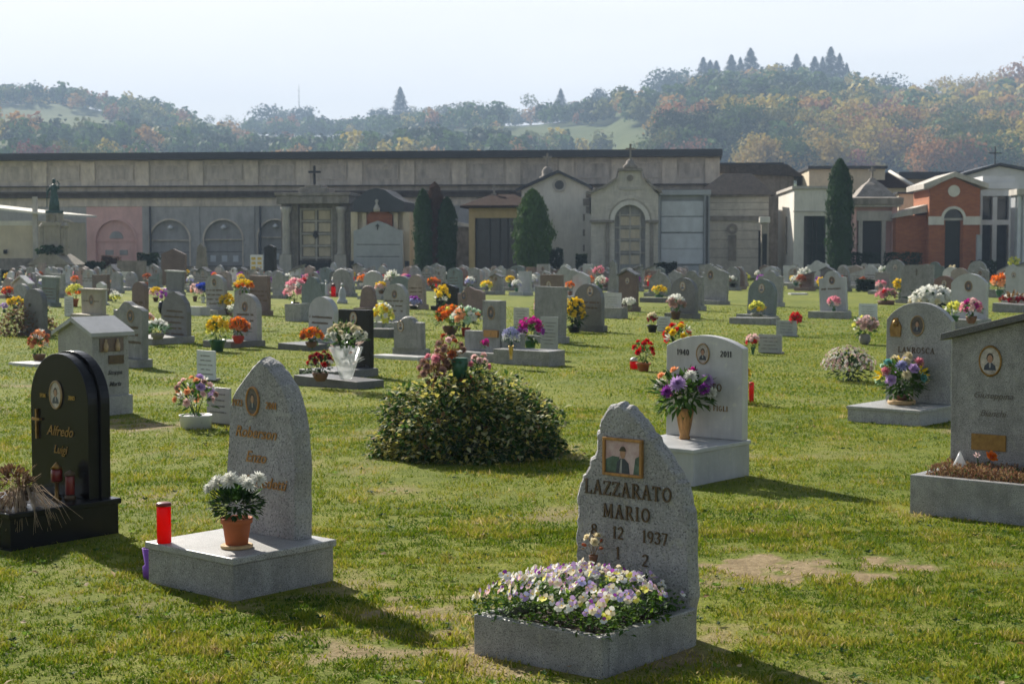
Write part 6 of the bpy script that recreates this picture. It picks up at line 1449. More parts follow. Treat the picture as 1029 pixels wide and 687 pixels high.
q=G(328,298); o=empty('angel_statuette',q,0,'small white angel statuette beside a red lantern','statuette'); mb=MB(); mb.lathe([(.13,0),(.13,.12),(.1,.13),(.09,.3),(.05,.42),(.03,.45)],12); mb.ellip((0,0,.5),(.045,.045,.055),8,6); mb.build('figure',MT['marble_white'],o); mb=MB(); 
for sg in(-1,1): mb.prism([(0,.25),(sg*.12,.3),(sg*.15,.48),(sg*.05,.42)] if sg>0 else [(0,.25),(-.05,.42),(-.15,.48),(-.12,.3)],.05,.07)
mb.build('wings',MT['marble_white'],o)
q=G(335,298); o=empty('grave_lantern',q,0,'tall red lantern right of the white angel statuette','lantern'); mb=MB(); mb.lathe([(.08,0),(.08,.3),(.06,.34)],12); mb.build('glass',MT['wax_red'],o); mb=MB(); mb.lathe([(.09,.341),(.05,.42),(0,.46)],12); mb.build('lid',MT['lid_red'],o)
q=G(344,305); o=empty('praying_statuette',q,0,'small greyish statuette on the lawn right of the red lantern','statuette'); mb=MB(); mb.lathe([(.16,0),(.15,.1),(.1,.14),(.11,.3),(.06,.46),(.03,.48)],12); mb.ellip((0,0,.54),(.05,.05,.06),8,6); mb.build('figure',MT['marble_grey'],o)
gp(333,357,270,298,'rock','granite_grey','broad rough-hewn grey headstone below the columned chapel',bl=.3,rough=True,seed=4)
gp(364,388,272,301,'rock','granite_light','rough pale headstone in front of the grey slab chapel',bl=.3,rough=True,seed=6)
gp(362,379,287,314,'rock','granite_brown','rough brownish headstone before the pale rough one',bl=.3,rough=True,seed=9)
gp(387,410,285,330,'round','granite_light','light grey round headstone with verdigris relief and dark script',bl=.5,rows=3,port=(0,.72,0))
bq(373,396,303,335,[('mum','pet_lemon','pet_lemon',8,.26),('mum','pet_white','pet_cream',9,.24),('mum','pet_yellow','pet_yellow',5,.24)],('bowl','pot_brown',.22),'white and yellow chrysanthemums before the light grey round headstone',near=False,seed=6,vf=.2)
gp(370,399,330,339,'flat','granite_dark','dark low kerb under the white and yellow chrysanthemums',nobase=True,t=.35,name='grave_kerb',cat='kerb')
bq(377,389,283,295,[('mum','pet_yellow','pet_yellow',5,.34),('rose','pet_palepink','pet_pink',4,.32)],('pot','pot_brown',.25),'yellow and pink flowers against the rough pale headstones',z=.2)
gp(391,416,277,302,'round','granite_green','dark green-grey arched canopy headstone behind the white lilies',bl=.3)
bq(386,402,272,290,[('lily','pet_white','pet_lemon',7,.34)],('vase','pot_grey',.18),'white lilies before the dark arched canopy headstone',z=.25)
gp(411,428,276,311,'round','granite_rose','narrow pinkish round-topped headstone with violets at its foot',bl=.5,rows=3,bm='granite_rose')
bq(408,424,298,311,[('rose','pet_purple','pet_purple',5,.26),('rose','pet_lavender','pet_lavender',6,.26)],('bowl','plastic_black',.3),'violet and grey-blue flowers under the narrow pinkish headstone',z=.1)
bq(428,443,279,291,[('mum','pet_orange','pet_orange',7,.28),('mum','pet_rust','pet_yellow',4,.28)],('pot','pot_brown',.2),'orange flowers left of the black curved headstone',z=.3)
gp(398,428,318,358,'shoulder','granite_grey','rough shouldered grey headstone holding a red pot of yellow roses',bl=.12,rough=True,port=(-.22,.7,1))
bq(401,425,324,357,[('rose','pet_yellow','pet_yellow',8,.3),('rose','pet_cream','pet_palepink',4,.28)],('pot','pot_red',.26),'yellow and cream roses in a red pot against the shouldered grey headstone',near=True,seed=5,vf=.36,leafn=40)
gp(378,428,357,361,'flat','marble_white','thin white slab flush with the grass before the shouldered grey headstone',nobase=True,t=.3,name='grave_slab',cat='slab')
gp(439,461,284,312,'ogee','black_stone','black curved-top headstone with a yellow and green spray',bl=.3,rows=0)
bq(436,453,285,309,[('mum','pet_yellow','pet_yellow',6,.3),('lily','pet_white','pet_white',2,.25)],None,'green spray with yellow flowers leaning on the black curved headstone',z=.1,leaf='leaf_green')
gp(461,487,288,316,'ogee','granite_brown','brown wavy-topped headstone with oval portrait in mid lawn',bl=.3,port=(-.25,.6,0))
bq(437,468,306,336,[('mum','pet_orange','pet_orange',13,.2),('mum','pet_rust','pet_rust',8,.2),('mum','pet_lemon','pet_yellow',4,.18)],('bowl','pot_brown',.25),'big orange and rust chrysanthemum mound in mid lawn',near=False,seed=8)
bq(452,484,307,338,[('rose','pet_white','pet_mint',7,.2),('rose','pet_mint','pet_mint',6,.2),('rose','pet_peach','pet_peach',4,.2)],('pot','pot_red',.15),'mint, white and peach roses in a red pot overlapping the orange mound',near=False,seed=9,leaf='leaf_green')
# the winged stone
q=G(490,364); Pq=q+Vector((.06,.32,0)); d=Pq.y
r=empty('headstone',Pq,GRZ,'grey headstone with raised central pillar, low side wings and oval portrait behind the shrub','headstone'); s=d/F; foot(Pq,GRZ,.6,.3)
H=ZT(302,d)+.0; hw=.165; B('pillar','granite_grey',r,(-hw,hw,-.02,.12,-.02,H),bevel=.005); B('wing','granite_grey',r,(-hw-.36,-hw-.002,0,.11,-.02,ZT(333,d)),bevel=.005); B('wing','granite_grey',r,(hw+.002,hw+.36,0,.11,-.02,ZT(334,d)),bevel=.005)
portrait(r,.0,-.021,H*.8,.12,.17,0); B('base','granite_grey',r,(-.6,.75,-.3,-.021,-.02,.13),bevel=.005)
B('bronze_plate','vase_bronze',r,(-.12,.14,-.05,-.021,.34,.44)); 
bq(482,492,341,349,[('rose','pet_magenta','pet_pink',3,.5)],None,'single magenta rose against the winged grey headstone',z=.38)
gp(500,563,351,367,'flat','granite_grey','long low grey kerb block right of the winged headstone',nobase=True,t=.35,name='grave_kerb',cat='kerb')
bq(504,523,327,361,[('daisy','pet_lavender','pet_lavender',14,.3),('daisy','pet_white','pet_lilac',5,.26)],('vase','gold',.13),'grey-lavender daisies in a slim gold vase before the winged headstone',seed=3,z=.12,name='flower_vase',vf=.5,leaf='leaf_blue')
bq(519,547,317,352,[('rose','pet_magenta','pet_magenta',8,.24),('rose','pet_purple','pet_purple',2,.22)],('pot','plastic_green',.22),'magenta roses with dark leaves right of the winged headstone',z=.12,seed=4,leaf='leaf_green')
bq(536,555,294,330,[('rose','pet_peach','pet_pink',5,.32),('rose','pet_palepink','pet_pink',4,.32),('rose','pet_pink','pet_magenta',2,.3)],('vase','granite_grey',.15),'salmon pink roses in front of the tall grey rectangular headstone',z=.2,seed=5,vf=.3)
ply(543,560,318,352,'marble_grey','leaning grey marker plate behind the magenta roses')
ply(516,531,309,330,'marble_white','white marker plate left of the tall grey rectangular headstone')
gp(538,567,288,345,'flat','granite_grey','tall grey rectangular headstone behind salmon pink roses',bl=.35,t=.16)
gp(544,566,276,306,'flat','granite_brown','brownish rectangular headstone behind the tall grey one',bl=.3,port=(-.1,.6,1))
gp(556,583,268,298,'ogee','granite_light','wide light headstone with wavy top before the round thuja',bl=.3)
gp(578,607,285,333,'round','granite_dark','dark polished round-topped headstone with two white portraits and a yellow bush',bl=.15,port=(.1,.82,1),rows=2)
bq(565,589,297,334,[('mum','pet_yellow','pet_yellow',22,.2)],('pot','plastic_black',.3),'dark bush with a crest of yellow flowers left of the dark polished headstone',seed=6,vf=.2,leaf='leaf_dark',leafn=220)
bq(584,597,310,332,[('lily','pet_palepink','pet_pink',4,.4),('lily','pet_white','pet_white',2,.35)],('vase','pot_grey',.2),'pale pink lilies at the foot of the dark polished headstone')
ply(607,624,294,319,'marble_white','white marker plate with a posy on grey block right of the dark polished headstone')
gp(606,629,309,320,'flat','granite_grey','small grey block below the white marker plate',nobase=True,t=.25,name='grave_kerb',cat='kerb')
bq(606,618,297,311,[('rose','pet_white','pet_palepink',4,.36),('rose','pet_red','pet_pink',2,.3)],('pot','plastic_green',.25),'white and red posy leaning on the white marker plate',z=.1)
gp(622,641,272,313,'gable','granite_brown','gabled niche headstone with silvery flowers below the ornate chapel',bl=.35,port=(0,.72,1),roof=('granite_dark',.03))
bq(625,639,299,311,[('mum','pet_white','pet_lavender',8,.3)],('bowl','pot_grey',.25),'silvery white flowers before the gabled niche headstone',z=.12)
gp(611,622,261,297,'obelisk','granite_grey','slender grey obelisk left of the gabled niche headstone',bl=.3,cat='obelisk',name='obelisk')
bq(596,608,267,281,[('rose','pet_pink','pet_magenta',9,.26)],('pot','pot_grey',.22),'round pink bouquet left of the slender obelisk',z=.5)
bq(598,609,277,290,[('lily','pet_white','pet_lemon',7,.34)],('pot','plastic_green',.22),'white lilies under the round pink bouquet',z=.2)
bq(645,655,267,277,[('mum','pet_yellow','pet_orange',6,.3)],('pot','pot_brown',.22),'little yellow pot of flowers right of the gabled niche headstone')
gp(653,673,274,298,'round','granite_grey','grey round-topped headstone with yellow flowers below the panelled tomb block',bl=.4)
bq(655,670,287,300,[('mum','pet_yellow','pet_yellow',8,.26),('mum','pet_lemon','pet_yellow',3,.24)],('bowl','plastic_green',.3),'yellow flowers on a dark kerb before the round-topped stone in mid lawn',z=.08)
gp(645,672,299,304,'flat','granite_dark','dark kerb under the yellow flowers in mid lawn',nobase=True,t=.4,name='grave_kerb',cat='kerb')
bq(650,661,313,334,[('rose','pet_cream','pet_rust',5,.34),('rose','pet_crimson','pet_red',4,.3)],('pot','plastic_black',.5),'cream and dark red flowers in a squat black pot in mid lawn',vf=.45)
ply(660,673,318,333,'slab_pale','blank pale marker plate beside the squat black pot')
bq(633,660,338,373,[('rose','pet_red','pet_red',9,.24)],('pot','terracotta',.28),'red carnations in a terracotta pot left of the white marble headstone',near=True,seed=2,vf=.3,leafn=90)
q=G(637,371); o=empty('grave_lantern',q,0,'short red lantern with white lid left of the red carnations','lantern'); mb=MB(); mb.lathe([(.05,0),(.055,.1),(.045,.11)],14); mb.build('glass',MT['wax_red'],o); mb=MB(); mb.lathe([(.055,.111),(.05,.14),(.02,.16)],14); mb.build('lid',MT['marble_white'],o)
bq(665,697,322,372,[('rose','pet_red','pet_red',7,.26),('rose','pet_yellow','pet_yellow',5,.26),('lily','pet_white','pet_white',3,.24)],('vase','pot_grey',.14),'red, yellow and white flowers rising behind the white marble headstone',near=True,seed=4,vf=.5,leafn=60)
gp(674,701,279,320,'round','granite_dark','dark grey double-moulded round headstone with flower pot in mid lawn',bl=.3,port=(0,.76,1))
gp(686,707,272,312,'shoulder','granite_grey','grey stone just behind the double-moulded round one',bl=.3)
bq(669,689,296,321,[('rose','pet_white','pet_lemon',5,.28),('rose','pet_dried','pet_rust',7,.26)],('pot','pot_brown',.26),'white and faded pink flowers in a brown pot before the dark double-moulded stone',seed=3,vf=.4)
gp(704,731,268,306,'ogee','granite_grey','broad grey wavy headstone with pale bouquet and two dark spots',bl=.5,port=(-.15,.75,0))
bq(704,719,284,300,[('lily','pet_white','pet_palepink',8,.26),('rose','pet_pink','pet_pink',4,.24)],('bowl','pot_brown',.3),'white and pink bouquet before the broad grey wavy headstone',z=.1)
gp(730,743,268,292,'round','granite_grey','small grey headstone with white-centred wreath',bl=.4)
bq(729,741,277,288,[('mum','pet_white','pet_white',4,.36),('mum','pet_dried','pet_rust',3,.3)],('pot','plastic_black',.3),'white wreath-like flowers against the small grey headstone',z=.15)
bq(743,754,274,287,[('mum','pet_lemon','pet_lemon',9,.26)],('pot','pot_grey',.26),'ball of yellow-green flowers left of the blue-grey arched stone',leaf='leaf_bright')
gp(751,779,280,322,'round','granite_green','blue-grey round headstone with small portrait and yellow bowl in mid lawn',bl=.5,port=(0,.74,1),bm='granite_grey')
bq(752,769,302,321,[('mum','pet_lemon','pet_yellow',9,.26),('mum','pet_yellow','pet_yellow',3,.24)],('bowl','pot_grey',.34),'pale yellow flowers in a wide bowl before the blue-grey round headstone',z=.05,vf=.4)
gp(736,781,319,326,'flat','granite_grey','long grey kerb under the blue-grey round headstone',nobase=True,t=.4,name='grave_kerb',cat='kerb')
gp(762,786,272,308,'shoulder','granite_light','lighter headstone behind the blue-grey round one',bl=.35)
bq(781,789,277,303,[('mum','pet_dried','pet_rust',2,.4)],('pot','pot_brown',.26),'tall dark narrow plant right of the lighter headstone',leaf='leaf_dark',leafn=130,vf=.12)
ply(762,785,336,355,'marble_grey','blank grey marker plate with pink flowers, nearer of two on the right lawn')
bq(749,764,335,356,[('rose','pet_palepink','pet_pink',7,.28),('rose','pet_red','pet_pink',2,.26)],('vase','plastic_green',.14),'pink roses left of the nearest pale marker plate',vf=.42,near=False)
ply(780,800,322,338,'marble_grey','low grey marker plate beside the red flowers on the right lawn')
bq(793,806,313,338,[('rose','pet_red','pet_red',9,.34)],('vase','pot_brown',.16),'round red flowers on a thin vase beside the low grey marker plate',vf=.45)
gp(787,799,267,286,'flat','marble_grey','pale narrow rectangular stone left of the white chrysanthemum pot',bl=.3)
bq(801,816,268,291,[('mum','pet_white','pet_cream',14,.24)],('pot','pot_grey',.34),'white chrysanthemums in a grey pot before the square pale mausoleum',vf=.38)
gp(811,832,262,288,'ogee','marble_grey','pale double headstone with curved top behind the white chrysanthemum pot',bl=.3)
o=B('stone_slab','marble_white',None,(-.3,.3,-.3,.3,0,.05)); o.location=G(802,296); tag(o,'small white slab lying in the lawn left of the curly grey headstone','slab')
gp(826,852,272,318,'shoulder','marble_grey','pale curly-topped headstone with three dark motifs and pink flowers',bl=.55,rows=1,port=(0,.76,0),bm='granite_grey')
gp(815,853,313,320,'flat','granite_grey','grey kerb below the pale curly-topped headstone',nobase=True,t=.4,name='grave_kerb',cat='kerb')
bq(831,845,297,315,[('rose','pet_pink','pet_magenta',9,.28),('rose','pet_palepink','pet_pink',3,.26)],('vase','plastic_green',.15),'pink roses on the pale curly-topped headstone',z=.1,seed=4,vf=.35)
bq(820,829,278,304,[('mum','pet_yellow','pet_orange',6,.42)],('vase','pot_brown',.16),'yellow flowers on a tall dark stand left of the pale curly-topped headstone',vf=.62)
gp(852,867,266,288,'gable','granite_rose','small rosy gabled headstone before the hedge',bl=.3)
gp(871,882,268,288,'gothic','granite_brown','small brown pointed headstone before the hedge',bl=.3)
hedge(861,886,281,60,'low dark leafy clump on the lawn before the brown pointed stone','leafy_clump',s=.12,n=900,dep=.9)
gp(890,909,261,292,'round','granite_grey','round disc-topped grey headstone right of the small pointed one',bl=.3,port=(0,.72,1))
bq(881,894,267,281,[('mum','pet_white','pet_lemon',9,.26)],('pot','pot_grey',.25),'white flowers left of the round disc-topped headstone',z=.3)
gp(906,938,266,305,'flat','granite_grey','big rectangular grey headstone with carved cross',bl=.4,cross=True)
bq(897,911,279,302,[('mum','pet_yellow','pet_yellow',6,.4)],('vase','granite_grey',.16),'yellow ball of flowers in a slim vase before the big rectangular headstone',vf=.45)
bq(880,901,289,306,[('rose','pet_dried','pet_pink',8,.22),('rose','pet_red','pet_red',3,.22),('rose','pet_pink','pet_pink',4,.22)],('trough','pot_brown',.4),'mixed pink and red flowers left of the yellow ball of flowers',vf=.3)
gp(930,948,263,292,'shoulder','granite_green','greenish headstone behind the big rectangular one',bl=.3)
gp(938,960,277,307,'round','granite_red','red-brown round headstone with white square portrait',bl=.3,bm='granite_grey',port=(0,.7,1))
bq(929,941,279,294,[('rose','pet_magenta','pet_red',7,.3)],('pot','pot_brown',.22),'dark magenta flowers left of the red-brown round headstone',z=.2)
bq(915,959,288,324,[('mum','pet_white','pet_cream',60,.19),('mum','pet_cream','pet_cream',12,.17)],('bowl','plastic_black',.3),'huge white chrysanthemum dome in a black pot on the right lawn',near=False,seed=6,vf=.42,leaf='leaf_dark')
gp(957,992,275,331,'arch','marble_grey','large blue-grey arched headstone right of the huge white chrysanthemum dome',bl=.65,bh=.2,bm='granite_grey',port=(0,.72,0))
bq(965,987,299,325,[('rose','pet_magenta','pet_pink',5,.24),('rose','pet_pink','pet_pink',4,.24),('mum','pet_palepink','pet_white',5,.26)],('bowl','pot_brown',.25),'pink and magenta flowers against the large blue-grey arched headstone',z=.2,seed=7)
bq(950,968,302,323,[('rose','pet_lemon','pet_yellow',6,.28),('rose','pet_white','pet_mint',2,.26)],('pot','plastic_green',.28),'lime yellow flowers between the white dome and the arched headstone',z=.2,leaf='leaf_bright')
gp(973,991,262,290,'round','granite_grey','round grey headstone below the brick chapel door',bl=.3)
gp(955,972,269,296,'arch','granite_rose','rosy arched headstone below the brick chapel',bl=.3)
bq(952,962,266,280,[('mum','pet_cream','pet_yellow',6,.3)],('pot','pot_brown',.25),'cream and yellow flowers under the brick chapel',z=.3)
bq(995,1013,275,298,[('rose','pet_orange','pet_yellow',7,.26),('rose','pet_peach','pet_pink',5,.26)],('vase','plastic_green',.2),'orange and peach bouquet before the modern glazed mausoleum',z=.1,vf=.35)
gp(991,1009,291,299,'flat','granite_grey','low grey kerb below the orange and peach bouquet',nobase=True,t=.5,name='grave_kerb',cat='kerb')
gp(1011,1031,268,305,'flat','marble_grey','bluish rectangular headstone with dark medallion at the right edge',bl=.3,port=(-.1,.75,1))
gp(1001,1034,305,314,'flat','granite_grey','grey kerb planted with dark flowers at the right edge',nobase=True,t=.6,name='grave_kerb',cat='kerb')
bq(1005,1035,296,308,[('mum','pet_white','pet_white',6,.16),('mum','pet_crimson','pet_crimson',9,.15)],('trough','pot_brown',.45),'dark red and white planting on the kerb at the right edge',z=.12,leaf='leaf_brown')
bq(1013,1025,257,275,[('mum','pet_lemon','pet_lemon',9,.26)],('pot','pot_grey',.26),'yellow-green shrub in a pot at the right, before the modern mausoleum',z=.4,leaf='leaf_bright')
ply(863,881,305,322,'slab_pale','blue-grey framed marker plate above the small mixed posy on the right')
bq(856,882,317,346,[('rose','pet_palepink','pet_pink',5,.22),('rose','pet_dried','pet_rust',6,.22),('rose','pet_lemon','pet_lemon',3,.2),('rose','pet_white','pet_white',3,.2)],('ball','pot_grey',.22),'small mixed posy in a round stone pot left of the pale arched headstone',vf=.45,seed=5)
q=G(858,385)+Vector((0,.3,0))
sh=bouquet(q,.62,.46,[('daisy','pet_palepink','pet_crimson',60,.05),('daisy','pet_white','pet_crimson',90,.05),('daisy','pet_dried','pet_purple',40,.05)],None,'round bush of tiny pink and white daisies left of the large pale grey arched headstone',cat='flower bush',name='daisy_bush',near=False,leafn=420,leafsize=.45,leaf='leaf_dark')
ply(1022,1034,333,366,'marble_white','white marker plate with blue writing behind the slanting-roof headstone')

# ------------------------------------------------------------------ rows filling the far lawn
SKIPBOX=[(u,v) for u,v in []]
placed=[(p[0],p[1]) for p in FOOT]
fr=random.Random(17)
ax=Vector((math.cos(GRZ),math.sin(GRZ),0)); ay=Vector((-math.sin(GRZ),math.cos(GRZ),0))
spots=[]
SH=['arch','round','flat','gable','ogee','shoulder','low','rock','gothic','slant']
SHN={'arch':'arched','round':'round-topped','flat':'rectangular','gable':'gabled','ogee':'wavy-topped','shoulder':'shouldered','low':'low-curved','rock':'rough-hewn','gothic':'pointed','slant':'slant-topped'}
MA=[('granite_grey','grey',8),('granite_light','light grey',8),('granite_dark','dark grey',2),('granite_brown','brown',1),('granite_rose','rosy',2),('marble_white','white',1),('marble_grey','bluish pale',3),('granite_green','greenish',2)]
AN=[(0,'the low cream building'),(60,'the statue monument'),(116,'the pink bay'),(172,'the left plain arch'),(225,'the right plain arch'),(272,'the arch beside the columned chapel'),(317,'the columned chapel'),(382,'the grey slab chapel'),(437,'the three cypresses'),(495,'the ochre mausoleum'),(535,'the round thuja'),(572,'the white gabled chapel'),(630,'the ornate chapel'),(687,'the panelled tomb block'),(740,'the hipped-roof mausoleum'),(790,'the tiny white-capped shrine'),(816,'the square pale mausoleum'),(843,'the tall cypress'),(880,'the stone temple tomb'),(920,'the brick chapel wing'),(958,'the brick chapel'),(1003,'the modern mausoleum')]
for i in range(-90,90):
    for j in range(0,70):
        p=ax*(i*1.45)+ay*(j*2.35)+Vector((fr.uniform(-.25,.25),fr.uniform(-.3,.3),0)); 
        if not(31<p.y<78): continue
        u=CU+F*p.x/p.y
        if not(-25<u<1055): continue
        v=250+F*CZ/p.y
        pr_=.2 if p.y<45 else (.5 if p.y<55 else .8)
        # open lawn lanes seen in the photograph
        if v>293 and not(u<420 and v<300): 
            if 545<u<560 or 610<u<650 or 700<u<760 or 780<u<880: continue
        if v>305: continue
        if v>298 and u>260: pr_*=.4
        if fr.random()>pr_: continue
        if any(math.hypot(p.x-a,p.y-b)<1.05 for a,b in placed): continue
        # keep the listed stones visible: nothing just in front of them
        if any(b>p.y and b<p.y+14 and abs(CU+F*a/b-u)<11 for a,b in placed[:] if b<62): continue
        spots.append((p,u)); placed.append((p.x,p.y))
print('fill stones',len(spots))
rec=[]
for p,u in spots:
    sh=fr.choice(SH); m,mn,_=fr.choices(MA,[q[2] for q in MA])[0]; h=fr.uniform(.65,.95); w=fr.uniform(.48,.68)
    base=(w+.1,.6,.13,m)
    hasf=fr.random()<.62
    fl=None
    an=min(AN,key=lambda q:abs(q[0]-u))[1]
    port=(0,.74,fr.randrange(2)) if fr.random()<.55 and sh!='rock' else None
    root=grave(p,w,h,.11,sh,m,'x',base,port=port,rows=fr.choice((0,2,3)),roof=('granite_dark',.03) if sh in('slant','gable') and fr.random()<.5 else None,seed=fr.randrange(999),cross=(fr.random()<.3))
    if hasf:
        cn=fr.choice([('yellow','yellow',['pet_yellow','pet_lemon']),('white','white',['pet_white','pet_cream']),('pink','pink',['pet_pink','pet_palepink']),('red','red',['pet_red','pet_crimson']),('orange','orange',['pet_orange','pet_peach']),('purple','purple',['pet_purple','pet_lilac']),('white','white',['pet_white','pet_lavender']),('rust','rust',['pet_rust','pet_dried'])])
        fl=cn[1]; side=fr.choice((-.22,-.1,.1,.22))
        q=loc2(p,GRZ,side,-.12,.13); 
        bouquet(q,fr.uniform(.28,.44),fr.uniform(.32,.5),[(fr.choice(('mum','rose')),cn[2][0],cn[2][1],fr.randrange(5,9),.32),(fr.choice(('mum','rose','lily')),cn[2][1],cn[2][0],3,.3)],(fr.choice(('pot','bowl','vase')),fr.choice(('pot_brown','pot_grey','terracotta','plastic_white','plastic_green')),.22),'x',leafn=26,seed=fr.randrange(99))
        fo_=[o for o in col.objects if o.name.startswith('flower_bouquet') and o.get('label')=='x'][-1]
        rec.append((fo_,'b',f'{fl} flowers',an,u,p.y,None))
    if fr.random()<.28:
        q=loc2(p,GRZ,fr.choice((-.2,.2)),-.2,.13); cr=empty('grave_candle',q,0,'x','candle'); mb=MB(); mb.lathe([(.04,0),(.045,.02),(.045,.19),(.03,.2)],8); mb.build('tube',MT['wax_red'],cr); mb=MB(); mb.lathe([(.048,.201),(.04,.235),(0,.25)],8); mb.build('lid',MT['gold'],cr)
        rec.append((cr,'c','red candle',an,u,p.y,None))
    rec.append((root,'s',f'{mn} {SHN[sh]} headstone',an,u,p.y,fl))
# individual labels: look first, then what stands behind, then order from the left
from collections import defaultdict
ORD=['first','second','third','fourth','fifth','sixth','seventh','eighth','ninth','tenth']
gd=defaultdict(list)
for q in rec:
    row='near' if q[5]<52 else ('middle' if q[5]<65 else 'farthest')
    extra='' if q[1] in 'bc' else (f' with {q[6]} flowers' if q[6] else ' without flowers')
    gd[(q[2],extra,q[3],row,q[1])].append(q)
for (a,ex,an,row,k),L in gd.items():
    L.sort(key=lambda q:q[4]); 
    for i,q in enumerate(L):
        s=f'{a}{ex}, {row} rows before {an}'
        if len(L)>1: s=f'{ORD[i]} from left, {s}'
        s=s.replace('light grey','pale').replace('without flowers','bare').replace('immediately','')
        if len(s.split())>16: s=s.replace(', '+row+' rows',', '+row)
        if len(s.split())>16: s=s.replace(' with '+str(q[6])+' flowers',', '+str(q[6])+' flowers')
        if len(s.split())>16: print('LONG',s)
        q[0]['label']=s; q[0]['group']={'s':'headstones in the far rows','b':'flower pots in the far rows','c':'candles in the far rows'}[k]
# ------------------------------------------------------------------ grass blades
rg=np.random.default_rng(4)
def in_foot(X,Y):
    m=np.zeros(len(X),bool)
    for (cx,cy,rz,hx,hy) in FOOT:
        if cy>32: continue
        dx,dy=X-cx,Y-cy; c,s=math.cos(rz),math.sin(rz); lx=dx*c+dy*s; ly=-dx*s+dy*c
        m|=(np.abs(lx)<hx+.004)&(np.abs(ly)<hy+.004)
    return m
def field(step,x0,x1,y0,y1,fn):
    nx_,ny_=int((x1-x0)/step)+2,int((y1-y0)/step)+2
    return np.array([[fn(x0+i*step,y0+j*step) for i in range(nx_)] for j in range(ny_)]),x0,y0,step
def samp(fd,X,Y):
    A,x0,y0,st=fd; i=np.clip(((X-x0)/st).astype(int),0,A.shape[1]-1); j=np.clip(((Y-y0)/st).astype(int),0,A.shape[0]-1); return A[j,i]
fb=field(.08,-6.5,6.5,4.4,16,bare); fb2=field(.35,-18,18,15,45,bare)
fc=field(.12,-18,18,4.4,45,lambda x,y:noise.fractal(Vector((x*2.3,y*2.3,5)),1,2,5))
fd_=field(.06,-6.5,6.5,4.4,16,lambda x,y:noise.fractal(Vector((x*7,y*7,8)),1,2,3))
def near_foot(X,Y):
    global FOOT
    F0=FOOT; FOOT=[(a,b,c,d+.035,e+.035) for a,b,c,d,e in F0]; m=in_foot(X,Y); FOOT=F0; return m
def blades(n,y0,y1,h0,h1,wd,pw,seg2):
    t=rg.random(n); Y=(y0**pw+(y1**pw-y0**pw)*t)**(1/pw); X=(rg.random(n)*2-1)*(Y*.36+.55)
    b=samp(fb,X,Y) if y1<=16 else samp(fb2,X,Y)
    cl=samp(fc,X,Y); fi=samp(fd_,X,Y) if y1<=16 else rg.normal(0,.2,n)
    keep=(rg.random(n)>b*1.15)&(rg.random(n)<np.clip(.72+fi*1.1,.15,1))&~in_foot(X,Y)
    X,Y,cl,b,fi=X[keep],Y[keep],cl[keep],b[keep],fi[keep]; n=len(X)
    nf=near_foot(X,Y); b=np.where(nf,.75,b); k2=(~nf)|(rg.random(n)<.45); X,Y,cl,b,fi=X[k2],Y[k2],cl[k2],b[k2],fi[k2]; n=len(X)
    H=(h0+(h1-h0)*rg.random(n)**1.6)*(1-.45*b)*(1+.6*cl+.5*fi); a=rg.random(n)*2*math.pi; lean=rg.random(n)*1.0+.15; W=wd*(.6+.8*rg.random(n))
    ca,sa=np.cos(a),np.sin(a); la=rg.random(n)*2*math.pi; lx,ly=np.cos(la)*lean*H,np.sin(la)*lean*H
    gz=np.zeros(n)-.004
    base=np.stack([X,Y,gz],-1); side=np.stack([ca*W/2,sa*W/2,np.zeros(n)],-1)
    mid=base+np.stack([lx*.35,ly*.35,H*.6],-1); tip=base+np.stack([lx,ly,H],-1)
    col_=np.clip(.41+cl*.42+fi*.3+rg.normal(0,.16,n)+.25*b,0,1)
    if seg2:
        V=np.stack([base-side,base+side,mid+side*.75,mid-side*.75,tip],1); F_=np.array([[0,1,2],[0,2,3],[3,2,4]])
    else:
        V=np.stack([base-side,base+side,tip],1); F_=np.array([[0,1,2]])
    k=V.shape[1]; faces=(np.arange(n)[:,None,None]*k+F_[None]).reshape(-1,3)
    return V.reshape(-1,3),faces,np.repeat(col_,k)
parts=[blades(360000,4.9,9.0,.008,.03,.0062,1.3,True),blades(330000,8.8,16,.01,.032,.0095,1.2,False),blades(200000,15.5,30,.012,.034,.017,1.1,False),blades(60000,29,44,.015,.035,.03,1.0,False)]
def straw_bits(n):
    Y=5+11*rg.random(n)**1.4; X=(rg.random(n)*2-1)*(Y*.36+.5); k=~in_foot(X,Y); X,Y=X[k],Y[k]; n=len(X); a=rg.random(n)*2*math.pi; L=.015+.03*rg.random(n)
    d=np.stack([np.cos(a)*L,np.sin(a)*L,rg.normal(0,.004,n)],-1); s=np.stack([-np.sin(a)*.002,np.cos(a)*.002,np.zeros(n)],-1); b=np.stack([X,Y,.006+.02*rg.random(n)],-1)
    V=np.stack([b-s,b+s,b+d],1); f=np.arange(n*3).reshape(-1,3); return V.reshape(-1,3),f,np.full(n*3,.97)
parts.append(straw_bits(9000))
off=0;Vs=[];Fs=[];Cs=[]
for v,f,c in parts: Vs.append(v);Fs.append(f+off);Cs.append(c);off+=len(v)
Vs=np.concatenate(Vs);Fs=np.concatenate(Fs);Cs=np.concatenate(Cs)
me=bpy.data.meshes.new('grass'); me.vertices.add(len(Vs)); me.vertices.foreach_set('co',Vs.astype(np.float32).reshape(-1)); me.loops.add(Fs.size); me.loops.foreach_set('vertex_index',Fs.astype(np.int32).reshape(-1))
me.polygons.add(len(Fs)); me.polygons.foreach_set('loop_start',(np.arange(len(Fs))*3).astype(np.int32)); me.update(calc_edges=True)
at_=me.attributes.new('tone','FLOAT','POINT'); at_.data.foreach_set('value',Cs.astype(np.float32))
m=bpy.data.materials.new('grass_blade'); m.use_nodes=True; nt=m.node_tree; N=nt.nodes; L=nt.links; b=N['Principled BSDF']
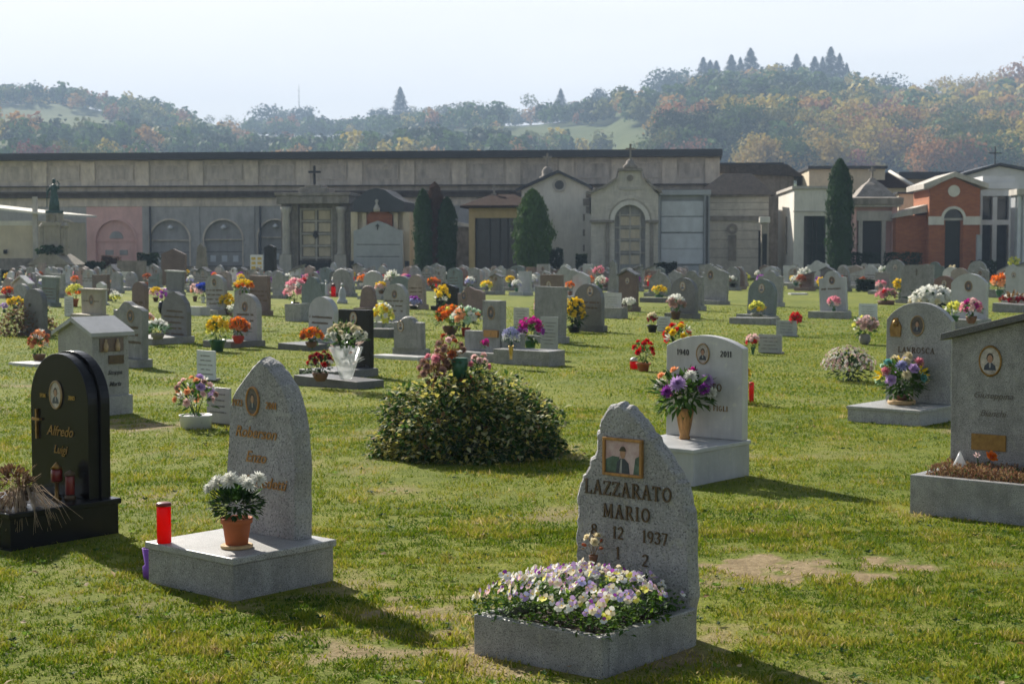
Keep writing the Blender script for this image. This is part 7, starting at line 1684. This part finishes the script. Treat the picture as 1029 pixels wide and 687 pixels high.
a=N.new('ShaderNodeAttribute'); a.attribute_name='tone'; rp=N.new('ShaderNodeValToRGB'); e=rp.color_ramp.elements
while len(e)<5: e.new(.5)
for k,(p,c) in enumerate([(0,(.03,.075,.005)),(.35,(.1,.17,.009)),(.6,(.215,.25,.015)),(.82,(.36,.32,.045)),(1,(.5,.4,.19))]): e[k].position=p; e[k].color=(*c,1)
L.new(a.outputs['Fac'],rp.inputs[0]); L.new(rp.outputs[0],b.inputs['Base Color']); b.inputs['Roughness'].default_value=.7; b.inputs['Specular IOR Level'].default_value=.1
t=N.new('ShaderNodeBsdfTranslucent'); L.new(rp.outputs[0],t.inputs['Color']); ms=N.new('ShaderNodeMixShader'); ms.inputs[0].default_value=.4; L.new(b.outputs[0],ms.inputs[1]); L.new(t.outputs[0],ms.inputs[2]); L.new(ms.outputs[0],N['Material Output'].inputs['Surface'])
me.materials.append(m)
o=bpy.data.objects.new('grass',me); col.objects.link(o); tag(o,'short green and straw-coloured grass of the lawn','grass',kind='stuff')
# low weeds between the blades
wm=MB(); rq=random.Random(91)
for _ in range(900):
    y=4.9+10*rq.random()**1.3; x=rq.uniform(-1,1)*(y*.36+.4)
    if bare(x,y)>.6 or in_foot(np.array([x]),np.array([y]))[0]: continue
    n=rq.randrange(3,7); k=rq.uniform(.012,.032); mt=rq.randrange(3)
    for i in range(n):
        a=6.28*i/n+rq.random()*.5; leafq(wm,(x,y,.008),(math.cos(a),math.sin(a),.35+rq.random()*.5),k,k*.6,mt,rq)
o=wm.build('low_weeds',[MT['leaf_green'],MT['leaf_bright'],MT['leaf_dark']]); tag(o,'low broad-leaved weeds and clover in the lawn','weeds',kind='stuff')
# fallen leaves
lf=MB(); rq=random.Random(66)
for _ in range(260):
    y=5+22*rq.random()**1.3; x=rq.uniform(-1,1)*(y*.36+.4); p=Vector((x,y,.02+rq.random()*.02)); leafq(lf,p,(rq.gauss(0,1),rq.gauss(0,1),rq.gauss(0,.25)),rq.uniform(.02,.05),.025,rq.randrange(2),rq)
o=lf.build('fallen_leaves',[MT['leaf_brown'],MT['straw']]); tag(o,'scattered dry fallen leaves in the grass','leaves',kind='stuff')
